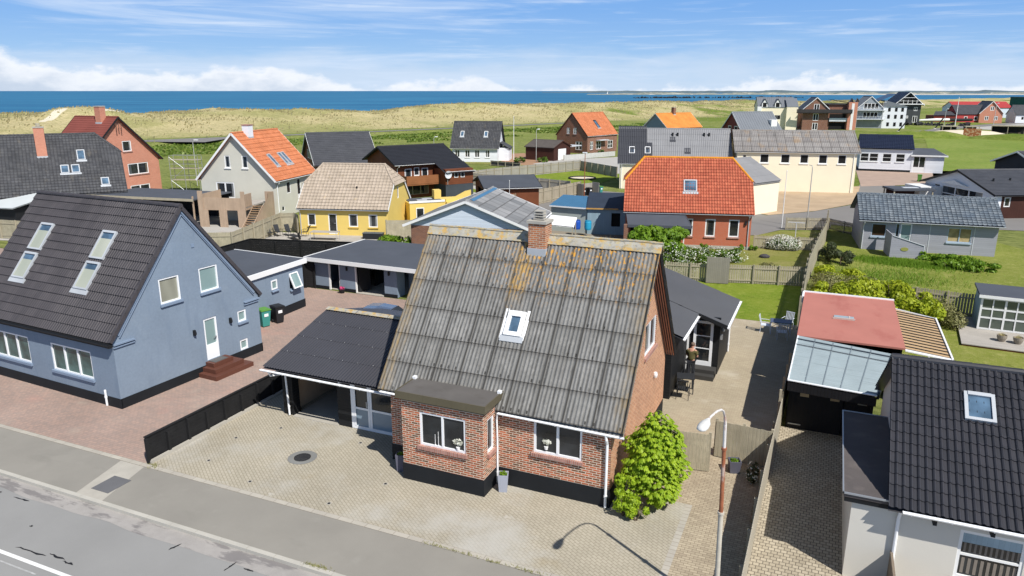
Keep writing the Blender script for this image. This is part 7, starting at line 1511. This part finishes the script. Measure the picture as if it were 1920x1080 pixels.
mb = MB(); mb.box(1, -7.5, 0, 12, -.05, 6.9); mb.box(2.5, -7.5, 6.9, 11, -.3, 8.4); mb.build('side_block', BRICKBR, F2.root); mb = MB(); mb.box(2.0, -8.0, 8.41, 11.5, .0, 8.7); mb.poly([(2, -8, 8.7), (11, -8, 8.7), (11, -1, 10.0), (2, -1, 10.0)]); mb.build('side_roof', R_SLATE, F2.root); mb = MB(); mb.box(-.4, -8.6, 0, 2.6, -5.9, 9.2); mb.build('stair_tower', BRICKOR, F2.root)
mb = MB(); mb.box(-.46, -7.6, .3, -.41, -6.8, 8.8); mb.build('tower_glazing', WHITE, F2.root); mb = MB(); mb.box(.9, -5.5, .3, .99, -.6, 2.6); mb.box(.9, -5.5, 3.3, .99, -.6, 5.4); mb.build('recess', DARKIN, F2.root); mb = MB(); mb.box(0, -5.8, 3.0, .9, -.4, 3.15); mb.box(-.02, -5.8, 3.15, .03, -.4, 4.1); mb.build('balcony', FAL, F2.root)
for y in (-8.2, -6.5): mb = MB(); mb.poly([(1, y - .8, 9.2), (1, y + .6, 9.2), (1, y - .1, 10.5)]); mb.poly([(-.4, y - .8, 9.2), (1, y - .8, 9.2), (1, y - .1, 10.5), (-.4, y - .1, 10.5)]); mb.poly([(-.4, y + .6, 9.2), (1, y + .6, 9.2), (1, y - .1, 10.5), (-.4, y - .1, 10.5)]); mb.build('tower_peak', LEAD, F2.root)
F3 = House('white_flats', 'pale grey and white flats with stacked glass balconies', (19.6, 272.5), 100, 13, 8.3, 7.0, 10.8, .3, .26, cat='flats', wm=mat('pale_grey_cladding', (.27, .30, .33), rough=.7), rm=R_ZINC, rk=K_SEAM, verge=WHITE)
for z in (3.6, 6.6): F3.window('l', 1.6, z, 6.4, z + 2.0, cols=4, glass=DARKIN, m=WHITE, fw=.14)
F3.walls()
for z in (3.0, 6.1): mb = MB(); mb.box(-1.6, -.6, z, -.05, 9.0, z + .15); mb.build('balcony_floor', FAL, F3.root); mb = MB(); [mb.box(-1.62, -.6 + k * 1.05, z + .15, -1.57, -.52 + k * 1.05, z + 1.1) for k in range(10)]; mb.box(-1.62, -.6, z + 1.1, -1.57, 9, z + 1.18); mb.build('balustrade', FAL, F3.root)
mb = MB(); mb.box(0, -7.5, 0, 12, -.05, 7.6); mb.build('side_block', WHITER, F3.root); mb = MB(); mb.poly([(-.3, -7.9, 7.5), (12.3, -7.9, 7.5), (12.3, -.05, 9.6), (-.3, -.05, 9.6)]); mb.poly([(-.3, -7.9, 7.5), (-.3, -.05, 7.5), (-.3, -.05, 9.6)]); mb.build('side_roof', R_ZINC, F3.root)
for z in (.8, 3.4, 5.8):
    for y in (-6.6, -4.6, -2.4): mb = MB(); mb.box(-.06, y, z, -.01, y + .8, z + 1.3); mb.build('side_window', DARKIN, F3.root)
F4 = House('dark_gabled_flats', 'dark grey flats with white barge boards, big glazed gable and solar panels', (34.6, 311.3), 102, 14, 9.4, 8.0, 12.2, .9, .9, cat='flats', wm=mat('dark_grey_boards', (.055, .06, .065), var=.15, boards=(.2, 'v', .3)), rm=R_NAVY, rk=K_SEAM, verge=WHITE)
for a, z0, b, z1 in ((.9, .8, 2.6, 3.3), (6.6, .8, 8.3, 3.3), (4.2, 2.4, 5.0, 3.4), (1.2, 5.2, 2.5, 6.6), (6.9, 5.2, 8.2, 6.6)): F4.window('l', a, z0, b, z1, cols=2, glass=DARKIN, fw=.16)
F4.walls(); mb = MB(); mb.box(-1.2, -.8, 7.6, -.02, 10.2, 7.9); mb.build('balcony_floor', WHITE, F4.root); mb = MB(); mb.poly([(-.05, 1.2, 8.0), (-.05, 8.2, 8.0), (-.05, 4.7, 11.2)]); mb.build('gable_glazing', DARKIN, F4.root); mb = MB(); [mb.box(-1.1, 2 + k * 1.6, 7.9, -1.0, 2.15 + k * 1.6, 9.3) for k in range(4)]; mb.box(-1.1, 1, 8.9, -1.0, 8.4, 9.0); mb.beam((-1.05, 2.6, 10.2), (-1.05, 6.8, 10.2), .1, .15); mb.build('balustrade', WHITE, F4.root)
mb = MB(); mb.box(1, 9.6, 0, 12, 16, 8.0); mb.build('side_block', mat('brown_grey_boards', (.10, .085, .075)), F4.root); mb = MB(); mb.poly([(.4, 16.6, 8.2), (12.5, 16.6, 8.2), (12.5, 9.3, 11.6), (.4, 9.3, 11.6)]); mb.build('solar_roof', R_NAVY, F4.root)
RR = House('scarlet_house', 'long scarlet and dark red timber house with grey roof, far right', (50, 335), 20, 14, 9, 3.6, 7.0, .3, .3, wm=SCARLET, rm=R_SLATE, rk=K_SHT)
for a in (3, 7, 10.5): RR.window('f', a, 1.0, a + 1.4, 2.6, glass=DARKIN, fw=.2)
RR.walls(); mb = MB(); mb.box(-9, 0, 0, -.4, 7, 3.0); mb.build('side_wing', DARKRED, RR.root); mb = MB(); mb.poly([(-9.5, -.4, 3.1), (-.3, -.4, 3.1), (-.3, 3.5, 4.6), (-7, 3.5, 4.6)]); mb.build('side_roof', R_SLATE, RR.root)
RQ = House('far_red_roof_hall', 'long hall with bright red roof behind the scarlet house', (56, 392), 20, 26, 12, 5, 7.6, .3, .3, cat='building', wm=PALEB, rm=SCARLET, rk=K_SHT); RQ.walls()
RG = House('brick_gable_house', 'orange brick gabled house with grey roof, at the far right', (66.5, 338), 100, 12, 8.4, 4.0, 8.6, .3, .4, wm=BRICKOR, rm=R_SLATE, rk=K_SHT, verge=WHITE)
for a, z0 in ((1.6, 1.2), (5.0, 1.2), (3.4, 5.0)): RG.window('l', a, z0, a + 1.4, z0 + 1.6, cols=2, glass=DARKIN, fw=.18)
RG.walls()
RWt = House('far_white_house', 'long white house with grey roof at the right edge of the picture, near the coast', (72, 343), 15, 20, 8, 3.4, 7.0, .3, .3, wm=WHITER, rm=R_SLATE, rk=K_SHT); [RWt.window('f', a, 1.2, a + 1.2, 2.6, glass=DARKIN, fw=.15) for a in (2, 5, 8, 11)]; RWt.walls()
GB = thing('green_hall', 'dark green sheet metal hall with white wave marks, at the far right edge', 'building', (92, 420, 0), 18); mb = MB(); mb.box(0, 0, 0, 40, 20, 9.5); mb.build('wall', mat('dark_green_sheet', (.015, .10, .085), boards=(1.0, 'u', .3)), GB); mb = MB(); mb.box(-.2, -.2, 9.5, 40.2, 20, 9.8); mb.build('roof', R_SLATE, GB)
for k in range(5):
    mb = MB(); mb.poly([(4 + k * 2.6, -.15, 1.5), (5.6 + k * 2.6, -.15, 1.5), (6.4 + k * 2.6, -.15, 5.0 + (k % 2)), (5.6 + k * 2.6, -.15, 6.6 - (k % 2)), (4.6 + k * 2.6, -.15, 5.4)]); mb.build('painted_mark', WHITE, GB)
DR2 = House('dark_red_gable_house', 'dark red gabled house with long grey roof, behind the cream building', (-14.2, 154.5), 34.2, 9.5, 9.4, 4.2, 8.0, .31, .29, wm=DARKRED, rm=R_ZINC, rk=K_SEAM, verge=WHITE)
for a in (2.0, 5.0): DR2.window('l', a, 3.6, a + 1.6, 5.0, fw=.15, glass=DARKIN)
DR2.walls(); mb = MB(); mb.box(7.6, .8, 4.4, 9.0, 3.0, 6.4); mb.build('dormer', WHITE, DR2.root)
def shelter(label, x, y, rz, l, h=2.6):
    t_ = thing('open_shelter', label, 'shelter', (x, y, 0), rz, 'dark shelters by the skate bowl'); mb = MB(); mb.box(0, 0, h, l, 3.4, h + .25); mb.build('roof', WOODG, t_); mb = MB(); mb.box(.2, 3.1, 0, l - .2, 3.2, h); mb.box(.1, .2, 0, .2, 3.1, h); mb.build('wall', BLACKP, t_)
    for k in range(3): mb = MB(); a = .1 + k * (l - .3) / 2; mb.box(a, 0, 0, a + .18, .18, h); mb.build('post', WOODP, t_)
    mb = MB(); mb.box(1, 1, .7, l - 1, 1.8, .78); [mb.box(a, 1.2, 0, a + .1, 1.6, .7) for a in (1.3, l - 1.5)]; mb.build('bench', WOODL, t_)
shelter('wide open shelter at the right end of the field', 47.5, 241, -12, 8.5); shelter('low dark shelter behind the sand mound', 36.5, 256, 5, 5, 1.6); shelter('small pale shelter right of the low dark shelter', 43, 256, 5, 4, 1.6)
sm_ = MB(); sm_.lathe([(11, 0), (9, .6), (6, 1.3), (3, 1.5), (.1, 1.55)], (40.5, 236.0, 0), 24, 1.15, .42); tag(sm_.build('sand_mound', SAND, None, True), kind='structure')
rp = thing('rusty_panel', 'square rust coloured painted panel on the sand mound', 'panel', (39.0, 229.3, .1), -8); mb = MB(); mb.box(0, 0, 0, 4.4, .15, 2.2); mb.build('panel', mat('rust_and_cream_paint', (.36, .13, .05), var=.2, scale=1, spots=[((.55, .38, .22), 1.6, .5, .05, (1, 1), .9)]), rp); mb = MB(); mb.box(.3, .16, 0, .45, .5, 2.1); mb.box(3.9, .16, 0, 4.05, .5, 2.1); mb.build('post', WOODP, rp)
for k, (x0, w, r_) in enumerate(((10, 48, 1.6), (-8, 36, 1.4), (22, 52, 1.5))):
    pass
def bank(name, cx, cy, rx, ry, h, rz, m):
    mb = MB(); n = 28; rings = []
    for f, z in ((1.15, -.1), (1, .25), (.8, .65), (.5, .93), (.2, 1.0)):
        rings.append([mb._a((cx + cos(R(rz)) * rx * f * cos(a) - sin(R(rz)) * ry * f * sin(a), cy + sin(R(rz)) * rx * f * cos(a) + cos(R(rz)) * ry * f * sin(a), h * z * (1 + .25 * noise.noise(Vec((a * 2, f * 3, cx)))))) for a in [2 * pi * i / n for i in range(n)]])
    for A_, B_ in zip(rings, rings[1:]):
        for j in range(n): mb.f.append([A_[j], A_[(j + 1) % n], B_[(j + 1) % n], B_[j]]); mb.uv.append(None)
    mb.f.append(rings[-1]); mb.uv.append(None); tag(mb.build(name, m, None, True), kind='structure')
BANKM = grassm('rough_bank_grass', (.12, .17, .025), (.19, .22, .05), (.07, .11, .015), .4)
bank('grass_bank', 27, 219, 13, 4.0, 1.7, 12, BANKM); bank('grass_bank', 55, 217, 16, 4.0, 1.5, -12, BANKM)
bl = thing('rotor_blade', 'long white blade laid on the grass right of the dark gabled flats', 'rotor blade', (30.5, 318, .8), 22); mb = MB(); mb.tube([(0, 0, .4), (6, 0, .6), (12, 0, .8), (17, 0, .8)], [.05, .35, .55, .5], 10); mb.build('blade', WHITE, bl); mb = MB(); mb.tube([(17, 0, .8), (20, 0, .7), (26, 0, .8)], [.52, .6, .5], 10); mb.build('hub_sleeve', BLACKP, bl)
tk_ = random.Random(12)
for k, (x, y, l) in enumerate(((23.5, 250, 4.2), (36.5, 276, 4.5))):
    t_ = thing('leaning_spar', ['dark leaning timber spar in front of the white flats', 'dark leaning timber spar left of the white mast'][k], 'spar', (x, y, 0), 10); mb = MB(); mb.beam((0, 0, 0), (2.4, 0, l * .85), .5, .3); mb.build('spar', BLACKP, t_); mb = MB(); mb.lathe([(.6, 0), (.4, .3)], n=8); mb.build('footing', CONC, t_)
rocks('stone_row', 'row of pale and dark boulders below the dark gabled flats', [(26, 296, .3), (40, 300, .3), (52, 306, .2)], 90, .8, 6)
sb = thing('sailing_boat', 'tiny sailing boat on the horizon left of the rock mole', 'sailing boat', (*c2m(456, 3600), -5), 20); mb = MB(); mb.prism([(-6, -1.5), (4, -1.8), (7, 0), (4, 1.8), (-6, 1.5)], 0, 1.6); mb.build('hull', WHITE, sb); mb = MB(); mb.tube([(0, 0, 1.6), (0, 0, 17)], .35, 6); mb.build('mast', WHITE, sb); mb = MB(); mb.prism([(-5, -.1), (-.3, -.1), (-.3, .1)], 2.6, 3.0); mb.poly([(-.4, 0, 3), (-4.5, .2, 3), (-.4, 0, 15)]); mb.build('sail', WHITE, sb)

# ------------------------------------------------------------------ planting
def chestnut():
    rnd = random.Random(21); t_ = thing('chestnut_tree', 'bright green young chestnut tree against the brick gable corner', 'tree', (1.15, .75, 0)); mb = MB()
    blobs = [(.35, -.05, .75, .62, .6, .5), (.15, -.1, 1.05, .75, .6, .55), (-.45, -.15, 1.35, .45, .45, .42), (.75, .15, 1.35, .4, .4, .4), (-.35, .1, 2.0, .55, .5, .4), (-.1, .0, 1.55, .78, .68, .6), (.25, .1, 1.7, .72, .7, .6), (.0, .1, 2.35, .62, .6, .5), (.2, .15, 2.5, .6, .55, .45), (.05, -.3, 1.9, .45, .4, .5), (.55, -.1, 2.0, .4, .4, .5), (-.55, -.2, .75, .35, .35, .4), (.1, .15, 2.95, .36, .36, .32), (-.25, .1, 2.1, .5, .5, .4), (.5, .25, 2.2, .4, .4, .4)]
    for (x, y, z, rx, ry, rz) in blobs:
        for _ in range(int(330 * rx * ry / .4)):
            a = Vec((rnd.gauss(0, 1), rnd.gauss(0, 1), rnd.gauss(0, 1))).normalized(); r_ = rnd.uniform(.72, 1.05) if rnd.random() < .8 else rnd.uniform(.2, .8)
            p = Vec((x + a.x * rx * r_, y + a.y * ry * r_, z + a.z * rz * r_)); out = Vec((a.x, a.y, 0)).normalized() if abs(a.x) + abs(a.y) > .01 else Vec((1, 0, 0)); s = rnd.uniform(.09, .16)
            if p.x < -1.08 and p.y > -.75: continue
            if noise.noise(p * 2.3) < -.40: continue
            s *= 1 + .5 * noise.noise(p * 1.3 + Vec((5, 1, 2)))
            side = Vec((-out.y, out.x, 0))
            for k in range(5):
                an = (k - 2) * .62 + rnd.uniform(-.1, .1); d = (out * cos(an) + side * sin(an)) * .9 + Vec((0, 0, -.55 - rnd.random() * .4)); d.normalize(); w = d.cross(Vec((0, 0, 1))).normalized() * s * .26; l = s * (1.25 - .14 * abs(k - 2))
                mb.poly([p, p + d * l * .6 + w, p + d * l, p + d * l * .6 - w])
    mb.build('crown', LF_CH, t_); mb = MB(); mb.tube([(0, 0, 0), (.03, .02, 1.0), (.05, .08, 2.0), (.1, .12, 2.8)], [.06, .05, .035, .015], 7)
    for k in range(9): a = k * 2.4; z = .5 + k * .25; mb.tube([(.03, .03, z), (.03 + .45 * cos(a), .03 + .4 * sin(a), z + .35)], [.025, .008], 5)
    mb.build('trunk', BARK, t_)
chestnut()
bush('corner_shrub', 'finer leaved yellow green shrub at the lower left of the chestnut', 'bush', [(.62, -.22, .45, .5, .42, .45), (.5, -.12, .95, .42, .4, .45), (.98, -.35, .35, .4, .35, .3)], 3600, .055, LF_CH, seed=71, stems=6, h=.8)
rnd = random.Random(3)
gt = thing('grass_tuft', 'tuft of long grass at the foot of the chestnut tree', 'plant', (.75, .0, .01)); mb = MB()
for _ in range(240): a = rnd.uniform(0, 6.28); x, y = rnd.gauss(0, .22), rnd.gauss(0, .12); l = rnd.uniform(.15, .4); mb.poly([(x, y, 0), (x + .012, y, 0), (x + cos(a) * l * .6, y + sin(a) * l * .6, l)])
mb.build('blades', LF_OL, gt)
bush('flowering_hedge', 'mixed green hedge with white blossom behind the black annex', 'hedge', [(-5.2, 34.2, .75, 1.3, 1.4, 1.0), (-3.6, 35.2, .6, 1.4, 1.6, .8), (-2.2, 36.4, .55, 1.4, 1.6, .7), (-1.0, 37.6, .4, 1.2, 1.2, .5), (-4.6, 32.6, .6, 1.0, 1.0, .9), (-3.4, 31.2, .5, .8, .7, .7)], 9000, .085, LF_HG, extra=(LF_WH, 1900, .06), stems=8, seed=2)
bush('garden_tree', 'dense bright green leafy shrub in front of the red pantiled house', 'tree', [(-7.6, 35.0, 1.7, 1.3, 1.2, 1.05), (-6.3, 35.4, 2.05, 1.5, 1.3, 1.1), (-5.0, 35.9, 1.7, 1.2, 1.2, 1.0), (-7.0, 34.6, 1.0, 1.6, 1.1, .9), (-5.4, 35.0, 1.0, 1.4, 1.0, .9)], 11000, .15, LF_GR, stems=6, h=1.6, droop=.3, seed=5)
bush('white_blossom_bush', 'round bush covered in white blossom on the lawn right of the red house', 'bush', [(2.2, 43.6, .6, 1.15, .9, .65), (3.0, 43.7, .5, .8, .8, .5), (1.4, 43.6, .5, .7, .7, .5)], 3000, .09, LF_HG, extra=(LF_WH, 2600, .06), seed=7)
bush('dark_bush', 'dark grey green bush behind the boundary fence', 'bush', [(6.0, 40.6, .8, .95, 1.2, .9), (6.8, 39.4, .65, .9, 1.0, .7)], 5200, .075, LF_DK, seed=8)
bush('leafy_thicket', 'large yellow green leafy thicket behind the red felt roof shed', 'bush', [(6.3, 27.2, .75, 1.5, 1.7, .9), (7.7, 27.6, .95, 1.6, 1.7, 1.0), (9.2, 27.0, 1.1, 1.6, 1.7, 1.1), (10.5, 26.0, 1.0, 1.5, 1.6, 1.0), (11.3, 25.0, .8, 1.1, 1.3, .9), (8.3, 25.4, .8, 1.7, 1.3, .9)], 15000, .115, LF_YG, stems=10, h=1.4, droop=.35, seed=9)
bush('tamarisk_bush', 'feathery olive tamarisk between the boundary fence and the thicket', 'bush', [(6.0, 31.2, .55, 1.3, 1.5, .7), (7.9, 31.6, .5, 1.5, 1.3, .6), (9.7, 31.0, .4, 1.4, 1.0, .5)], 8000, .06, LF_OL, stems=14, seed=10, lump=False, shell=.2)
bush('low_yellow_bush', 'low yellow green bush against the boundary fence, beyond the tamarisk', 'bush', [(6.0, 34.0, .5, 1.2, 1.3, .6), (7.3, 34.6, .4, 1.0, .9, .45)], 3600, .10, LF_YG, seed=11, droop=.3)
bush('low_yellow_bush', 'strip of low yellow green leaves right behind the white shed edge', 'bush', [(5.4, 24.9, .45, .8, 3.2, .55)], 2600, .10, LF_YG, seed=19, droop=.3)
bush('tamarisk_bush', 'feathery olive bush at the right end of the thicket', 'bush', [(12.0, 26.4, .6, .8, 1.3, .8), (12.5, 25.4, .45, .7, 1.0, .6)], 3600, .06, LF_OL, seed=12, lump=False, shell=.2, stems=8)
bush('ground_cover_bush', 'spreading dark green bush in front of the right half of the bungalow', 'bush', [(13.2, 44.0, .35, 1.3, .9, .5), (15.2, 43.0, .4, 1.6, 1.2, .5), (16.2, 41.3, .35, 1.3, 1.1, .45), (14.2, 41.6, .3, 1.2, .8, .35)], 6500, .11, LF_GR, seed=13, droop=.3)
gc = MB(); rnd = random.Random(14)
for _ in range(5200):
    x = rnd.gauss(11.2, 1.7); y = 42.2 - .12 * (x - 8) + rnd.gauss(0, .75); l = rnd.uniform(.1, .3) * (1 if abs(y - 42) < 1.5 else .5); a = rnd.uniform(0, 6.28); gc.poly([(x, y, .01), (x + .05, y, .01), (x + cos(a) * .1, y + sin(a) * .1, l)])
for _ in range(2600):
    x = rnd.gauss(10, 2.2); y = 36.5 + rnd.gauss(0, 1.6); l = rnd.uniform(.12, .3); a = rnd.uniform(0, 6.28)
    if x < 5.2: continue
    gc.poly([(x, y, .01), (x + .03, y, .01), (x + cos(a) * .15, y + sin(a) * .15, l)])
tag(gc.build('rough_grass', LF_GR), kind='stuff', label='uncut tall grass in front of the grey bungalow', cat='grass')
bush('small_tree', 'bright young tree poking up behind the blue house annex', 'bush', [(-33.6, 16.9, 1.5, 1.3, 1.2, 1.0), (-31.9, 17.4, 1.3, 1.1, 1.0, .8)], 2600, .15, LF_YG, h=1.8, seed=15)
bush('small_bush', 'small green bush behind the garage block near the board fence', 'bush', [(-27.6, 31.0, .6, 1.5, 1.2, .8), (-25.8, 30.6, .7, .9, .9, .7)], 2800, .12, LF_GR, seed=16)
bush('small_bush', 'leafy top of a shrub showing above the main roof ridge', 'bush', [(-17.6, 28.9, 1.1, 1.5, 1.0, 1.0), (-15.9, 29.0, 1.1, 1.1, 1.0, .95)], 3000, .12, LF_HG, seed=17)
bush('small_bush', 'pale weedy shrub in front of the water tank', 'bush', [(-11.8, 34.2, .7, 1.4, .8, .8)], 1800, .08, LF_OL, seed=18)
for lb, x, y, r_ in (('round green clump at the red house corner', -1.0, 41.3, .5), ('small shrub right of the red house clump', .1, 42.2, .35), ('dark clump in front of the red house windows', -3.6, 40.2, .5)): bush('garden_clump', lb, 'bush', [(x, y, r_ * .7, r_, r_, r_ * .8)], 500, .08, LF_GR, seed=int(x * 3) + 40, stems=2, group='clumps at the foot of the red house')
bush('thin_rosebush', 'thin reddish rose bush on the dry lawn near the lawn fence', 'bush', [(1.9, 35.2, .35, .9, .5, .45), (3.9, 35.0, .3, .5, .4, .35)], 700, .06, LF_OL, seed=44, stems=10)
for k, (x, y) in enumerate(((-40.2, 121.5), (-38.2, 126.0), (-44.0, 107.5), (-47.5, 105.0))): bush('front_garden_bush', ['low bush at the left end of the pale fence', 'low bush under the bay of the brown brick house', 'low reddish bush in front of the garage drive', 'low bush by the flagpole'][k], 'bush', [(x, y, .5, 1.2, 1.0, .7)], 260, .2, LF_HG, seed=50 + k, stems=2, group='front garden bushes')
bush('planting_bed', 'climber with small white flowers at the foot of the pale driveway fence', 'plant', [(4.0, 3.6, .3, .22, .5, .35)], 260, .06, LF_DK, extra=(LF_WH, 60, .05), seed=60, stems=2)

def scrub():
    rnd = random.Random(31); mb = MB()
    for _ in range(30000):
        t_ = rnd.uniform(-30, 330); s = rnd.uniform(131, 160); cx = -175 + .735 * t_ + .678 * s; d = 270 + .678 * t_ - .735 * s
        if noise.noise(Vec((cx * .06, d * .06, 3))) < -.18: continue
        if cx > 55: continue
        z = hgt(cx, d); X, Y = c2m(cx, d); r_ = rnd.uniform(.2, .42)
        q = Vec((rnd.gauss(0, 1), rnd.gauss(0, 1), rnd.gauss(.4, .6))).normalized(); u = q.orthogonal().normalized() * r_; v = q.cross(u).normalized() * r_ * .7; p = Vec((X, Y, z + rnd.uniform(0, .25)))
        mb.poly([p - u, p - v, p + u, p + v])
    tag(mb.build('scrub', LF_SC), kind='stuff', label='low green scrub between the village and the dunes', cat='scrub')
    mb = MB()
    for _ in range(45000):
        t_ = rnd.uniform(-150, 620); s = abs(rnd.gauss(0, 42)) + 2; cx = -175 + .735 * t_ + .678 * s; d = 270 + .678 * t_ - .735 * s
        if d < 150 or noise.noise(Vec((cx * .08, d * .08, 7))) < -.15: continue
        z = hgt(cx, d); X, Y = c2m(cx, d); l = rnd.uniform(.3, .7); w = rnd.uniform(.12, .35); a = rnd.uniform(0, 3.14)
        mb.poly([(X - cos(a) * w, Y - sin(a) * w, z - .05), (X + cos(a) * w, Y + sin(a) * w, z - .05), (X + cos(a) * w * .6 + .2, Y + sin(a) * w * .6, z + l), (X - cos(a) * w * .5 + .2, Y - sin(a) * w * .5, z + l * .85)])
    tag(mb.build('dune_grass', LF_DG), kind='stuff', label='straw coloured marram grass on the dunes', cat='dune grass')
scrub()
def weeds():
    rnd = random.Random(8); mb = MB()
    for (x, y, z, n, sx, sy) in [(-6.8, -6.16, .01, 80, .16, .03), (-6.4, -6.12, .01, 60, .12, .04), (-3.4, -3.98, .01, 120, .5, .03), (-2.2, -4.0, .01, 50, .12, .02), (-1.2, -3.98, .01, 90, .35, .03), (-4.0, -3.98, .01, 30, .2, .02), (-15.5, -3.85, .01, 80, .15, .1), (.6, .2, .01, 60, .3, .1), (4.25, 1, .01, 150, .03, 2.5)]:
        for _ in range(n):
            a, b = x + rnd.gauss(0, sx), y + rnd.gauss(0, sy); an = rnd.uniform(0, 6.28); l = rnd.uniform(.03, .1); mb.poly([(a, b, z), (a + .02, b + .01, z), (a + cos(an) * l, b + sin(an) * l, z + l * .7)])
    tag(mb.build('weeds', LF_OL), kind='stuff', label='weeds growing in the paving joints and along the kerb', cat='weeds')
weeds()
